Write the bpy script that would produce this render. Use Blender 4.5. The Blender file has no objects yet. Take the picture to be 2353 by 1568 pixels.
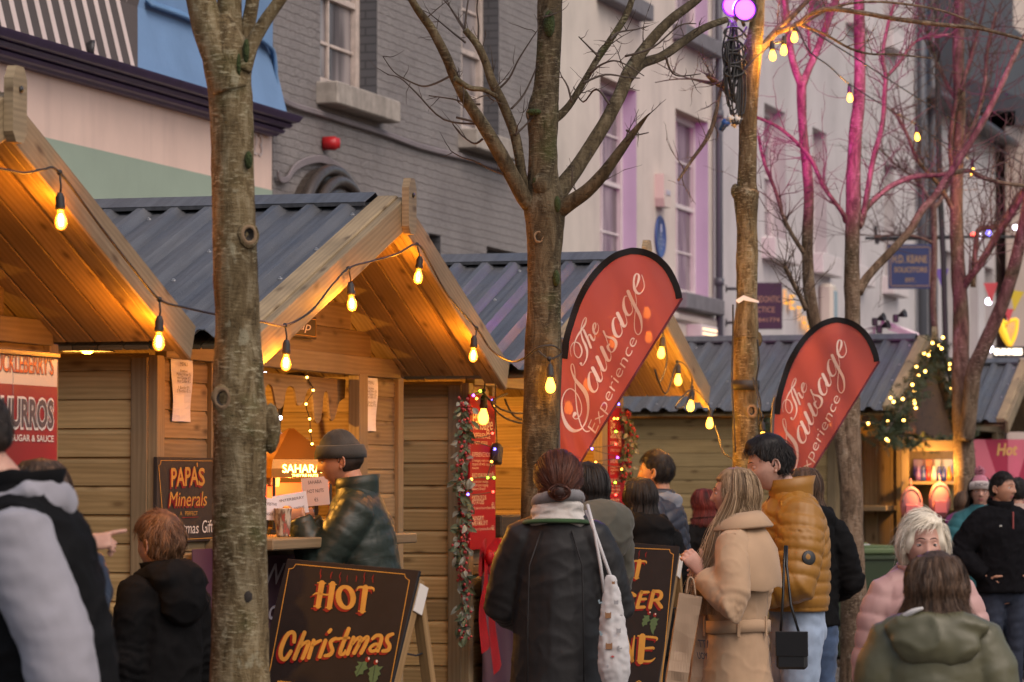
import bpy, bmesh, math, random
from mathutils import Vector, Matrix, noise, Quaternion
V = Vector
R = math.radians
rnd = random.Random(7)
scene = bpy.context.scene
col = scene.collection

# ------------------------------------------------------------------ camera
F = 8000.0                       # focal length in photo units (photo taken as 2353 x 1568)
TILT = math.atan(326.0 / F)
EYE = V((0, 0, 1.62))
cam_d = bpy.data.cameras.new("camera")
cam = bpy.data.objects.new("camera", cam_d); col.objects.link(cam)
cam.location = EYE
cam.rotation_euler = (math.pi / 2 + TILT, 0, 0)
cam_d.sensor_width = 36; cam_d.sensor_fit = 'HORIZONTAL'
cam_d.lens = 36 * F / 2353
cam_d.clip_start = 0.5; cam_d.clip_end = 600
cam_d.dof.use_dof = True; cam_d.dof.focus_distance = 16.2; cam_d.dof.aperture_fstop = 5.6
scene.camera = cam

# ------------------------------------------------------------------ world, sun, exposure
w = bpy.data.worlds.new("World"); scene.world = w; w.use_nodes = True
nt = w.node_tree
for n in list(nt.nodes): nt.nodes.remove(n)
wo = nt.nodes.new('ShaderNodeOutputWorld'); wb = nt.nodes.new('ShaderNodeBackground')
sky = nt.nodes.new('ShaderNodeTexSky'); sky.sky_type = 'NISHITA'; sky.sun_disc = False
SUN_EL, SUN_AZ = 50.0, 140.0     # azimuth measured clockwise from +Y
sky.sun_elevation = R(SUN_EL); sky.sun_rotation = R(SUN_AZ)
sky.air_density = 1.0; sky.dust_density = 4.0; sky.ozone_density = 1.0
tint = nt.nodes.new('ShaderNodeMix'); tint.data_type = 'RGBA'; tint.blend_type = 'MULTIPLY'
tint.inputs[0].default_value = 1.0; tint.inputs[7].default_value = (1.0, 0.965, 0.93, 1)
nt.links.new(sky.outputs[0], tint.inputs[6]); nt.links.new(tint.outputs[2], wb.inputs[0])
nt.links.new(wb.outputs[0], wo.inputs[0])
wb.inputs[1].default_value = 0.11
sl = bpy.data.lights.new("sun", 'SUN'); sl.energy = 1.0; sl.angle = R(70); sl.color = (1.0, 0.86, 0.80)
so = bpy.data.objects.new("sun", sl); col.objects.link(so)
sd = V((math.sin(R(SUN_AZ)) * math.cos(R(SUN_EL)), math.cos(R(SUN_AZ)) * math.cos(R(SUN_EL)), math.sin(R(SUN_EL))))
so.rotation_euler = sd.to_track_quat('Z', 'Y').to_euler(); so.location = sd * 60
scene.view_settings.view_transform = 'Standard'; scene.view_settings.look = 'None'
scene.view_settings.gamma = 1.0; scene.view_settings.exposure = 0.5
scene.cycles.max_bounces = 6; scene.cycles.diffuse_bounces = 3; scene.cycles.transparent_max_bounces = 12
scene.cycles.caustics_reflective = False; scene.cycles.caustics_refractive = False
scene.cycles.sample_clamp_indirect = 4.0
BULB_W = 13.0                     # power of one filament bulb's lamp

# ------------------------------------------------------------------ pixel -> world measuring helpers
CF = V((0, math.cos(TILT), math.sin(TILT))); CU = V((0, -math.sin(TILT), math.cos(TILT))); CR = V((1, 0, 0))
def ray(x, y): return CF + CR * ((x - 1176.5) / F) - CU * ((y - 784.0) / F)
def P(x, y, Y):
    d = ray(x, y); return EYE + d * (Y / d.y)
def plane_hit(x, y, p0, n):
    d = ray(x, y); t = (p0 - EYE).dot(n) / d.dot(n); return EYE + d * t
PHI = R(16.2)
SD = V((math.sin(PHI), math.cos(PHI), 0)); OD = V((math.cos(PHI), -math.sin(PHI), 0)); UP = V((0, 0, 1))
H0 = V((-1.5585, 15.0, 0))       # front left corner of the second hut
ROT = math.pi / 2 - PHI
def S(s, o, z=0): return H0 + SD * s + OD * o + UP * z
FAC = -4.5                       # the house fronts stand this far behind the hut fronts
def fac(x, y, off=0.0):          # pixel -> (s, z) on the house-front plane
    p = plane_hit(x, y, S(0, FAC + off), OD); q = p - H0
    return q.dot(SD), p.z
def ons(x, y, o):                # pixel -> (s, z) on a street-parallel plane at offset o
    p = plane_hit(x, y, S(0, o), OD); q = p - H0
    return q.dot(SD), p.z

# ------------------------------------------------------------------ tagging
def tag(o, label=None, cat=None, group=None, kind=None):
    if label: o["label"] = label
    if cat: o["category"] = cat
    if group: o["group"] = group
    if kind: o["kind"] = kind
    return o
def empty(name, loc, rz=0.0):
    o = bpy.data.objects.new(name, None); col.objects.link(o); o.empty_display_size = .1
    o.location = loc; o.rotation_euler = (0, 0, rz); return o
def copy_tree(o, parent=None):
    c = o.copy(); col.objects.link(c); c.parent = parent
    for ch in list(o.children): copy_tree(ch, c)
    return c

# ------------------------------------------------------------------ mesh builder
class MB:
    def __init__(s): s.v = []; s.f = []; s.uv = []; s.mi = []; s.m = 0; s.smooth = False; s.sm = []
    def _add(s, vs, fs, uvs=None):
        b = len(s.v); s.v += [tuple(x) for x in vs]
        for i, f in enumerate(fs):
            s.f.append([b + k for k in f]); s.mi.append(s.m); s.sm.append(s.smooth)
            s.uv.append(uvs[i] if uvs else [(vs[k][0], vs[k][1]) for k in f])
        return s
    def box(s, c, size, M=None, ch=0.003):
        """chamfered box; uv runs along its longest side, in metres"""
        c = V(c); hx, hy, hz = [q / 2 for q in size]
        ch = min(ch, hx * .45, hy * .45, hz * .45)
        ax = max(range(3), key=lambda k: size[k]); ou, ov = rnd.random() * 50, rnd.random() * 50
        vs = []; idx = {}
        for sx in (-1, 1):
            for sy in (-1, 1):
                for sz in (-1, 1):
                    for k in range(3):
                        p = V((sx * (hx - (0 if k == 0 else ch)), sy * (hy - (0 if k == 1 else ch)), sz * (hz - (0 if k == 2 else ch))))
                        idx[(sx, sy, sz, k)] = len(vs); vs.append(p)
        fs = []
        for k in range(3):
            a, b = [(1, 2), (2, 0), (0, 1)][k]
            for sg in (-1, 1):
                q = []
                for (pa, pb) in ((-1, -1), (1, -1), (1, 1), (-1, 1)):
                    t = [0, 0, 0]; t[k] = sg; t[a] = pa; t[b] = pb; q.append(idx[(t[0], t[1], t[2], k)])
                fs.append(q if sg > 0 else q[::-1])
        for k in range(3):                                   # edge chamfers, edge along axis k
            a, b = [(1, 2), (2, 0), (0, 1)][k]
            for sa in (-1, 1):
                for sb in (-1, 1):
                    q = []
                    for sk, kk in ((-1, a), (1, a), (1, b), (-1, b)):
                        t = [0, 0, 0]; t[k] = sk; t[a] = sa; t[b] = sb; q.append(idx[(t[0], t[1], t[2], kk)])
                    fs.append(q if sa * sb < 0 else q[::-1])
        for sx in (-1, 1):
            for sy in (-1, 1):
                for sz in (-1, 1):
                    q = [idx[(sx, sy, sz, k)] for k in range(3)]
                    fs.append(q if sx * sy * sz > 0 else q[::-1])
        uvs = []
        oth = [k for k in range(3) if k != ax]
        for f in fs:
            n = (vs[f[1]] - vs[f[0]]).cross(vs[f[2]] - vs[f[0]])
            m = max(oth, key=lambda k: abs(n[k])) if max(abs(n[k]) for k in oth) >= abs(n[ax]) else ax
            if m == ax: uvs.append([(vs[k][oth[0]] * .3 + ou, vs[k][oth[1]] + ov) for k in f])
            else:
                o2 = [k for k in oth if k != m][0]
                uvs.append([(vs[k][ax] + ou, vs[k][o2] + ov + (0 if m == oth[0] else .37)) for k in f])
        if M is not None: vs = [M @ p for p in vs]
        return s._add([p + c for p in vs], fs, uvs)
    def beam(s, a, b, w, h, up=UP, ch=.003):
        """box from a to b, w across, h along up"""
        a, b = V(a), V(b); d = b - a; L = d.length; x = d.normalized()
        y = V(up).cross(x)
        if y.length < 1e-6: y = V((0, 1, 0)).cross(x)
        y.normalize(); z = x.cross(y)
        return s.box((a + b) / 2, (L, w, h), Matrix((x, y, z)).transposed(), ch)
    def prism(s, poly, d, o=(0, 0, 0), ax=(V((1, 0, 0)), V((0, 1, 0)), V((0, 0, 1)))):
        """2-D polygon (in ax0, ax1) extruded by d along ax2"""
        o = V(o); n = len(poly)
        vs = [o + ax[0] * p[0] + ax[1] * p[1] for p in poly]; vs += [p + ax[2] * d for p in vs]
        u = rnd.random() * 20
        fs = [list(range(n))[::-1], list(range(n, 2 * n))] + [[i, (i + 1) % n, n + (i + 1) % n, n + i] for i in range(n)]
        L = [0]
        for i in range(n): L.append(L[-1] + math.hypot(poly[(i + 1) % n][0] - poly[i][0], poly[(i + 1) % n][1] - poly[i][1]))
        uvs = [[(poly[i][0] + u, poly[i][1]) for i in range(n)][::-1], [(poly[i][0] + u, poly[i][1]) for i in range(n)]]
        for i in range(n): uvs.append([(u, L[i]), (u, L[i + 1]), (u + abs(d), L[i + 1]), (u + abs(d), L[i])])
        return s._add(vs, fs, uvs)
    def quad(s, a, b, c, d):
        return s._add([V(a), V(b), V(c), V(d)], [[0, 1, 2, 3]], [[(0, 0), (1, 0), (1, 1), (0, 1)]])
    def tube(s, pts, rad, n=8, caps=True, rfun=None):
        """swept tube; rad a number or list; rfun(i, angle, p) scales the radius"""
        pts = [V(p) for p in pts]; m = len(pts)
        if not hasattr(rad, '__len__'): rad = [rad] * m
        vs = []; fs = []; uvs = []; L = 0.0
        t0 = (pts[1] - pts[0]).normalized()
        nx = t0.cross(V((0.12, 0.3, 1)) if abs(t0.z) < .9 else V((0, 1, .1))).normalized()
        Ls = []
        for i, p in enumerate(pts):
            t = (pts[min(i + 1, m - 1)] - pts[max(i - 1, 0)]).normalized()
            nx = (nx - t * nx.dot(t)).normalized(); ny = t.cross(nx)
            if i: L += (p - pts[i - 1]).length
            Ls.append(L)
            for k in range(n):
                a = 2 * math.pi * k / n; r = rad[i]
                if rfun: r *= rfun(i, a, p)
                vs.append(p + nx * (r * math.cos(a)) + ny * (r * math.sin(a)))
        for i in range(m - 1):
            for k in range(n):
                k2 = (k + 1) % n
                fs.append([i * n + k, i * n + k2, (i + 1) * n + k2, (i + 1) * n + k])
                r0 = max(rad[i], .004) * 6.28
                uvs.append([(Ls[i], k / n * r0), (Ls[i], (k + 1) / n * r0), (Ls[i + 1], (k + 1) / n * r0), (Ls[i + 1], k / n * r0)])
        if caps:
            fs.append(list(range(n))[::-1]); fs.append([(m - 1) * n + k for k in range(n)])
            uvs.append([(0, 0)] * n); uvs.append([(0, 0)] * n)
        return s._add(vs, fs, uvs)
    def loft(s, rings, n=20):
        """rings: (centre, rx, ry, xaxis, yaxis) -> closed surface"""
        vs = []; fs = []
        for (c, rx, ry, xa, ya) in rings:
            for k in range(n):
                a = 2 * math.pi * k / n
                vs.append(V(c) + V(xa) * (rx * math.cos(a)) + V(ya) * (ry * math.sin(a)))
        m = len(rings)
        for i in range(m - 1):
            for k in range(n):
                k2 = (k + 1) % n
                fs.append([i * n + k, i * n + k2, (i + 1) * n + k2, (i + 1) * n + k])
        fs.append(list(range(n))[::-1]); fs.append([(m - 1) * n + k for k in range(n)])
        return s._add(vs, fs)
    def lathe(s, prof, o=(0, 0, 0), n=16, axis=None, caps=True):
        o = V(o); Q = axis.to_track_quat('Z', 'Y').to_matrix() if axis is not None else Matrix.Identity(3)
        vs = []; fs = []
        for (r, z) in prof:
            for k in range(n):
                a = 2 * math.pi * k / n; vs.append(o + Q @ V((r * math.cos(a), r * math.sin(a), z)))
        m = len(prof)
        for i in range(m - 1):
            for k in range(n):
                k2 = (k + 1) % n; fs.append([i * n + k, i * n + k2, (i + 1) * n + k2, (i + 1) * n + k])
        if caps and prof[0][0] > 1e-5: fs.append(list(range(n))[::-1])
        if caps and prof[-1][0] > 1e-5: fs.append([(m - 1) * n + k for k in range(n)])
        return s._add(vs, fs)
    def ball(s, c, r, n=10, M=None):
        if not hasattr(r, '__len__'): r = (r, r, r)
        vs = [V((0, 0, -1))]; fs = []; mm = max(4, n // 2 + 1)
        for i in range(1, mm):
            th = math.pi * i / mm - math.pi / 2
            for k in range(n):
                a = 2 * math.pi * k / n; vs.append(V((math.cos(th) * math.cos(a), math.cos(th) * math.sin(a), math.sin(th))))
        vs.append(V((0, 0, 1))); top = len(vs) - 1
        for k in range(n): fs.append([0, 1 + (k + 1) % n, 1 + k])
        for i in range(mm - 2):
            for k in range(n):
                a = 1 + i * n; fs.append([a + k, a + (k + 1) % n, a + n + (k + 1) % n, a + n + k])
        a = 1 + (mm - 2) * n
        for k in range(n): fs.append([a + k, a + (k + 1) % n, top])
        out = []
        for p in vs:
            q = V((p.x * r[0], p.y * r[1], p.z * r[2]))
            if M is not None: q = M @ q
            out.append(q + V(c))
        return s._add(out, fs)
    def text(s, body, O, XV, YV, bold=0.0, shear=0.0, space=1.0, lift=.0015, warp=None):
        """flat lettering of the built-in font: starts at O, spans XV, capitals as high as YV"""
        cu = bpy.data.curves.new("lettering", 'FONT'); cu.body = body; cu.size = 1.0; cu.shear = shear; cu.offset = bold
        cu.space_character = space; cu.resolution_u = 3
        t = bpy.data.objects.new("lettering", cu); col.objects.link(t)
        me = bpy.data.meshes.new_from_object(t.evaluated_get(bpy.context.evaluated_depsgraph_get()))
        bpy.data.objects.remove(t); bpy.data.curves.remove(cu)
        if not me.vertices: return s
        a = min(v.co.x for v in me.vertices); b = max(v.co.x for v in me.vertices)
        if warp is not None:
            s._add([warp(O[0] + XV[0] * (v.co.x - a) / (b - a) + YV[0] * v.co.y / .728, O[1] + XV[1] * (v.co.x - a) / (b - a) + YV[1] * v.co.y / .728) for v in me.vertices], [list(p.vertices) for p in me.polygons])
            bpy.data.meshes.remove(me); return s
        n = V(XV).cross(V(YV)).normalized() * lift
        s._add([V(O) + V(XV) * ((v.co.x - a) / (b - a)) + V(YV) * (v.co.y / .728) + n for v in me.vertices], [list(p.vertices) for p in me.polygons])
        bpy.data.meshes.remove(me); return s
    def mesh(s, name, mats):
        me = bpy.data.meshes.new(name); me.from_pydata(s.v, [], s.f)
        uvl = me.uv_layers.new(name="UVMap"); flat = []
        for u in s.uv:
            for q in u: flat += [q[0], q[1]]
        uvl.data.foreach_set("uv", flat)
        me.polygons.foreach_set("material_index", s.mi); me.polygons.foreach_set("use_smooth", s.sm)
        for m in (mats if isinstance(mats, (list, tuple)) else [mats]): me.materials.append(m)
        me.update(); return me
    def build(s, name, mats, parent=None):
        o = bpy.data.objects.new(name, s.mesh(name, mats)); col.objects.link(o)
        if parent is not None: o.parent = parent
        return o

def curve(pts, n=8):
    """Catmull-Rom through points (any tuple length), n samples a span"""
    pts = [tuple(p) for p in pts]; out = []
    if len(pts) < 3:
        return [tuple(a + (b - a) * i / n for a, b in zip(pts[0], pts[-1])) for i in range(n + 1)]
    for i in range(len(pts) - 1):
        p0 = pts[max(i - 1, 0)]; p1 = pts[i]; p2 = pts[i + 1]; p3 = pts[min(i + 2, len(pts) - 1)]
        for k in range(n):
            t = k / n
            out.append(tuple(.5 * (2 * b + (c - a) * t + (2 * a - 5 * b + 4 * c - d) * t * t + (3 * b - a - 3 * c + d) * t ** 3) for a, b, c, d in zip(p0, p1, p2, p3)))
    out.append(pts[-1]); return out

# ------------------------------------------------------------------ materials
def mat(name, c=(.5, .5, .5), rough=.6, metal=0.0, spec=.5):
    m = bpy.data.materials.new(name); m.use_nodes = True
    b = m.node_tree.nodes["Principled BSDF"]
    b.inputs["Base Color"].default_value = (*c, 1); b.inputs["Roughness"].default_value = rough
    b.inputs["Metallic"].default_value = metal; b.inputs["Specular IOR Level"].default_value = spec
    return m
class N:
    """small node-graph helper around one material"""
    def __init__(s, m): s.m = m; s.t = m.node_tree; s.b = s.t.nodes["Principled BSDF"]
    def n(s, kind, **kw):
        x = s.t.nodes.new('ShaderNode' + kind)
        for k, v in kw.items():
            if k.startswith('i_'): x.inputs[k[2:].replace('_', ' ')].default_value = v
            else: setattr(x, k, v)
        return x
    def l(s, a, b): s.t.links.new(a, b)
    def coord(s, kind='Object', scale=(1, 1, 1), rot=(0, 0, 0)):
        tc = s.n('TexCoord'); mp = s.n('Mapping'); mp.inputs['Scale'].default_value = scale; mp.inputs['Rotation'].default_value = rot
        s.l(tc.outputs[kind], mp.inputs[0]); return mp.outputs[0]
    def noise(s, vec, scale=5, detail=4, rough=.55, dist=0):
        x = s.n('TexNoise'); x.inputs['Scale'].default_value = scale; x.inputs['Detail'].default_value = detail
        x.inputs['Roughness'].default_value = rough; x.inputs['Distortion'].default_value = dist
        s.l(vec, x.inputs['Vector']); return x.outputs['Fac']
    def ramp(s, fac, stops):
        x = s.n('ValToRGB'); e = x.color_ramp.elements
        while len(e) < len(stops): e.new(.5)
        for k, (p, c) in enumerate(stops):
            e[k].position = p; e[k].color = (*c, 1) if len(c) == 3 else c
        s.l(fac, x.inputs[0]); return x.outputs[0]
    def mix(s, f, a, b, mode='MIX'):
        x = s.n('Mix', data_type='RGBA', blend_type=mode)
        for i, q in ((0, f), (6, a), (7, b)):
            if isinstance(q, (int, float)): x.inputs[i].default_value = q
            elif isinstance(q, tuple): x.inputs[i].default_value = (*q, 1)
            else: s.l(q, x.inputs[i])
        return x.outputs[2]
    def math(s, op, a, b=None, clamp=False):
        x = s.n('Math', operation=op, use_clamp=clamp)
        for i, q in ((0, a), (1, b)):
            if q is None: continue
            if isinstance(q, (int, float)): x.inputs[i].default_value = q
            else: s.l(q, x.inputs[i])
        return x.outputs[0]
    def bump(s, h, strength=.3, dist=.01):
        x = s.n('Bump'); x.inputs['Strength'].default_value = strength; x.inputs['Distance'].default_value = dist
        s.l(h, x.inputs['Height']); s.l(x.outputs[0], s.b.inputs['Normal']); return x
    def col(s, c): s.l(c, s.b.inputs['Base Color'])
    def island(s): return s.n('NewGeometry').outputs['Random Per Island']

def wood(name, lo, hi, rough=.62, knots=True, grey=0.0):
    m = mat(name, hi, rough, spec=.3); g = N(m)
    uv = g.coord('UV', (1.0, 1.0, 1))
    st = g.coord('UV', (1.3, 28, 1)); n1 = g.noise(st, 2.2, 6, .6, .6)
    st2 = g.coord('UV', (.5, 7, 1)); n2 = g.noise(st2, 1.7, 3, .5, 1.2)
    wv = g.n('TexWave', wave_type='BANDS', bands_direction='Y'); wv.inputs['Scale'].default_value = 14; wv.inputs['Distortion'].default_value = 5
    wv.inputs['Detail'].default_value = 2; wv.inputs['Detail Scale'].default_value = .5
    g.l(g.coord('UV', (.22, 1, 1)), wv.inputs['Vector'])
    f = g.math('ADD', g.math('MULTIPLY', n1, .5), g.math('ADD', g.math('MULTIPLY', n2, .35), g.math('MULTIPLY', wv.outputs['Fac'], .16)))
    c = g.ramp(f, [(.25, lo), (.72, hi)])
    isl = g.island()
    c = g.mix(1.0, c, g.ramp(isl, [(0, (.62, .60, .56)), (.5, (.95, .95, .93)), (1, (1.22, 1.18, 1.08))]), 'MULTIPLY')
    if knots:
        vo = g.n('TexVoronoi', voronoi_dimensions='2D'); vo.inputs['Scale'].default_value = 1; vo.inputs['Randomness'].default_value = 1
        g.l(g.coord('UV', (2.4, 6.5, 1)), vo.inputs['Vector'])
        kf = g.ramp(vo.outputs['Distance'], [(.035, (1, 1, 1)), (.075, (.5, .5, .5)), (.14, (0, 0, 0))])
        c = g.mix(g.math('MULTIPLY', kf, .75), c, (lo[0] * .38, lo[1] * .3, lo[2] * .25))
    blot = g.noise(g.coord('Object', (1, 1, 1)), 2.3, 4)
    c = g.mix(g.math('MULTIPLY', g.ramp(blot, [(.45, (0, 0, 0)), (.75, (1, 1, 1))]), .35 + grey), c, (lo[0] * .62, lo[1] * .66, lo[2] * .66))
    g.col(c); g.bump(n1, .22, .004); return m
def cloth(name, c, rough=.85, var=.25, scale=6, weave=260, bump=.12, spec=.2, sheen=None):
    m = mat(name, c, rough, spec=spec); g = N(m)
    ob = g.coord('Object'); n1 = g.noise(ob, scale, 4)
    g.col(g.mix(1.0, c, g.ramp(n1, [(.3, (1 - var,) * 3), (.7, (1 + var * .6,) * 3)]), 'MULTIPLY'))
    n2 = g.noise(ob, weave, 2); g.bump(n2, bump, .003)
    m.node_tree.nodes["Principled BSDF"].inputs["Sheen Weight"].default_value = (.12 if max(c) > .05 else 0.0) if sheen is None else sheen
    return m
def emis(name, c, s):
    m = mat(name, (0, 0, 0)); b = m.node_tree.nodes["Principled BSDF"]
    b.inputs["Base Color"].default_value = (*c, 1)
    b.inputs["Emission Color"].default_value = (*c, 1); b.inputs["Emission Strength"].default_value = s; return m
def paint(name, c, rough=.7, var=.22, scale=1.5, bumpscale=60, bump=.15, dirt=None):
    m = mat(name, c, rough, spec=.3); g = N(m); ob = g.coord('Object')
    n1 = g.noise(ob, scale, 6, .6); cc = g.mix(1.0, c, g.ramp(n1, [(.3, (1 - var,) * 3), (.7, (1 + var * .4,) * 3)]), 'MULTIPLY')
    if dirt:
        sv = g.coord('Object', (1.6, 1.6, .16)); d = g.noise(sv, 2.2, 5, .65)
        cc = g.mix(g.math('MULTIPLY', g.ramp(d, [(.5, (0, 0, 0)), (.8, (1, 1, 1))]), .55), cc, dirt)
    g.col(cc); g.bump(g.noise(ob, bumpscale, 3), bump, .004); return m

# ------------------------------------------------------------------ lettering (curves of the built-in font, and pen strokes)
def text(body, name, m, parent, M, h=None, width=None, shear=0.0, bold=0.0, depth=.0015, align='LEFT', space=1.0, xs=1.0):
    """flat raised lettering; M maps (x right, y up, z out) to the parent's space"""
    cu = bpy.data.curves.new("lettering", 'FONT'); cu.body = body; cu.size = 1.0; cu.shear = shear; cu.offset = bold
    cu.space_character = space; cu.align_x = align; cu.resolution_u = 3; cu.space_line = 1.0
    t = bpy.data.objects.new("lettering", cu); col.objects.link(t)
    dg = bpy.context.evaluated_depsgraph_get(); me = bpy.data.meshes.new_from_object(t.evaluated_get(dg))
    bpy.data.objects.remove(t); bpy.data.curves.remove(cu)
    xsn = [v.co.x for v in me.vertices] or [0, 1]; ys = [v.co.y for v in me.vertices] or [0, 1]
    k = (h / .73) if h else 1.0
    kx = k * xs
    if width: kx = width / (max(xsn) - min(xsn)); k = k if h else kx
    x0 = min(xsn) if align == 'LEFT' else (max(xsn) + min(xsn)) / 2
    for v in me.vertices: v.co = M @ V(((v.co.x - x0) * kx, v.co.y * k, depth))
    me.materials.clear(); me.materials.append(m); me.name = name
    o = bpy.data.objects.new(name, me); col.objects.link(o); o.parent = parent
    return o
def pen(strokes, fn, mb, n=7, lift=0.0):
    """strokes: lists of (x, y, width) drawn as flat ribbons; fn maps (x, y, lift) to 3-D; width in the same units"""
    for j, st in enumerate(strokes):
        pts = curve(st, n); L = []; Rr = []
        for i, p in enumerate(pts):
            a = pts[max(i - 1, 0)]; b = pts[min(i + 1, len(pts) - 1)]
            dx, dy = b[0] - a[0], b[1] - a[1]; q = math.hypot(dx, dy) or 1
            hw = max(p[2], .1) / 2; L.append(fn(p[0] - dy / q * hw, p[1] + dx / q * hw, lift)); Rr.append(fn(p[0] + dy / q * hw, p[1] - dx / q * hw, lift))
        vs = L + Rr; m = len(L)
        mb._add(vs, [[i, i + 1, m + i + 1, m + i] for i in range(m - 1)])
        for e, pt in ((0, pts[0]), (1, pts[-1])):
            if pt[2] > 2.5:
                c = [fn(pt[0] + pt[2] / 2 * math.cos(a * .628), pt[1] + pt[2] / 2 * math.sin(a * .628), lift + .00015 * (1 + e)) for a in range(10)]
                mb._add(c, [list(range(10))])
# ------------------------------------------------------------------ ground
m_pave = mat("paving", (.16, .145, .135), .55)
g = N(m_pave); br = g.n('TexBrick'); br.inputs['Scale'].default_value = 1.0
br.inputs['Brick Width'].default_value = .6; br.inputs['Row Height'].default_value = .4; br.inputs['Mortar Size'].default_value = .008
br.inputs['Color1'].default_value = (.19, .17, .16, 1); br.inputs['Color2'].default_value = (.13, .12, .115, 1); br.inputs['Mortar'].default_value = (.05, .045, .04, 1)
g.l(g.coord('Object', (1, 1, 1), (0, 0, -PHI)), br.inputs['Vector'])
pn = g.noise(g.coord('Object'), 1.2, 6); g.col(g.mix(g.math('MULTIPLY', pn, .55), br.outputs['Color'], (.10, .085, .08)))
rr = g.ramp(g.noise(g.coord('Object'), .8, 4), [(.4, (.25, .25, .25)), (.65, (.7, .7, .7))]); g.l(rr, g.b.inputs['Roughness']); g.bump(br.outputs['Fac'], -.25, .004)
mb = MB(); mb.quad((-260, -60, 0), (260, -60, 0), (260, 460, 0), (-260, 460, 0))
tag(mb.build("street", m_pave), kind="structure")

# ------------------------------------------------------------------ building pieces
def wall_mesh(mb, x0, x1, z0, z1, holes, depth=.2, m_front=0, m_rev=0, y=0.0, back=.4):
    """front skin at y with rectangular openings and reveals, closed at the back and ends"""
    xs = sorted({x0, x1} | {h[0] for h in holes} | {h[1] for h in holes}); zs = sorted({z0, z1} | {h[2] for h in holes} | {h[3] for h in holes})
    mb.m = m_front
    for a, b in zip(xs, xs[1:]):
        for c, d in zip(zs, zs[1:]):
            cx, cz = (a + b) / 2, (c + d) / 2
            if any(h[0] < cx < h[1] and h[2] < cz < h[3] for h in holes): continue
            mb._add([V((a, y, c)), V((b, y, c)), V((b, y, d)), V((a, y, d))], [[0, 1, 2, 3]], [[(a, c), (b, c), (b, d), (a, d)]])
    for (a, b, c, d) in holes:
        for q, u, k in (([(a, c), (a, d)], 0, 0), ([(b, d), (b, c)], 0, 1), ([(a, d), (b, d)], 1, 0), ([(b, c), (a, c)], 1, 0)):
            (p1, p2) = q; mb.m = m_rev[k] if isinstance(m_rev, tuple) else m_rev
            vs = [V((p1[0], y, p1[1])), V((p2[0], y, p2[1])), V((p2[0], y + depth, p2[1])), V((p1[0], y + depth, p1[1]))]
            l = abs(p2[0] - p1[0]) + abs(p2[1] - p1[1])
            mb._add(vs, [[0, 1, 2, 3]], [[(0, p1[1]), (0, p2[1]), (depth, p2[1]), (depth, p1[1])] if not u else [(p1[0], 0), (p2[0], 0), (p2[0], depth), (p1[0], depth)]])
    mb.m = m_front
    for (xa, ya, xb, yb) in ((x0, y + back, x0, y), (x1, y, x1, y + back), (x1, y + back, x0, y + back)):
        l = abs(xb - xa) + abs(yb - ya)
        mb._add([V((xa, ya, z0)), V((xb, yb, z0)), V((xb, yb, z1)), V((xa, ya, z1))], [[0, 1, 2, 3]], [[(0, z0), (l, z0), (l, z1), (0, z1)]])
    mb._add([V((x0, y, z1)), V((x1, y, z1)), V((x1, y + back, z1)), V((x0, y + back, z1))], [[0, 1, 2, 3]])

def sash(parent, hole, y, m_fr, m_gl, bars=1, mid=True, fw=.07):
    a, b, c, d = hole
    mb = MB(); t = .06
    mb.box(((a + fw / 2), y, (c + d) / 2), (fw, t, d - c)); mb.box(((b - fw / 2), y, (c + d) / 2), (fw, t, d - c))
    mb.box(((a + b) / 2, y - .004, d - fw / 2), (b - a - 2 * fw, t, fw)); mb.box(((a + b) / 2, y - .004, c + fw * .6), (b - a - 2 * fw, t + .02, fw * 1.2))
    o = mb.build("window", m_fr, parent)
    s = MB(); w = b - a - 2 * fw
    if mid: s.box(((a + b) / 2, y + .005, (c + d) / 2), (w, .05, .055))
    for k in range(bars):
        x = a + fw + w * (k + 1) / (bars + 1)
        s.box((x, y + .012, (c + d) / 2), (.03, .03, d - c - fw * 1.8))
    if mid and bars:
        for q in (.25, .75): s.box(((a + b) / 2, y + .015, c + (d - c) * q), (w, .026, .028))
    s.build("glazing_bars", m_fr, o)
    g = MB(); g.box(((a + b) / 2, y + .03, (c + d) / 2), (w + .01, .008, d - c - fw), ch=.001); g.build("pane", m_gl, o)
    return o
def sill(parent, hole, m, h=.17, out=.14, over=.14, y0=0.0):
    a, b, c, d = hole; mb = MB(); mb.box(((a + b) / 2, y0 - out / 2 + .03, c - h / 2), (b - a + 2 * over, out + .06, h), ch=.012)
    return mb.build("window_sill", m, parent)
def cable(pts, r, n=5): return MB().tube(pts, r, n)

m_brick = mat("grey painted brick", (.29, .26, .265), .75, spec=.25)
g = N(m_brick); uv = g.coord('UV'); wob = g.n('TexNoise'); wob.inputs['Scale'].default_value = 9; g.l(uv, wob.inputs['Vector'])
wv = g.mix(.034, uv, wob.outputs['Color'], 'ADD')
br = g.n('TexBrick', offset=.5); br.inputs['Scale'].default_value = 1; br.inputs['Brick Width'].default_value = .225; br.inputs['Row Height'].default_value = .078
br.inputs['Mortar Size'].default_value = .007; br.inputs['Mortar Smooth'].default_value = .5; br.inputs['Bias'].default_value = 0
br.inputs['Color1'].default_value = (1, 1, 1, 1); br.inputs['Color2'].default_value = (.72, .72, .72, 1); br.inputs['Mortar'].default_value = (.45, .45, .45, 1)
g.l(wv, br.inputs['Vector'])
n1 = g.noise(uv, 26, 5, .7); n2 = g.noise(uv, 1.3, 5, .6)
c = g.mix(1.0, (.275, .258, .252), g.ramp(n2, [(.3, (.82, .8, .8)), (.7, (1.12, 1.1, 1.08))]), 'MULTIPLY')
c = g.mix(g.ramp(br.outputs['Fac'], [(0, (0, 0, 0)), (1, (.5, .5, .5))]), c, (.16, .135, .13))
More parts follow.
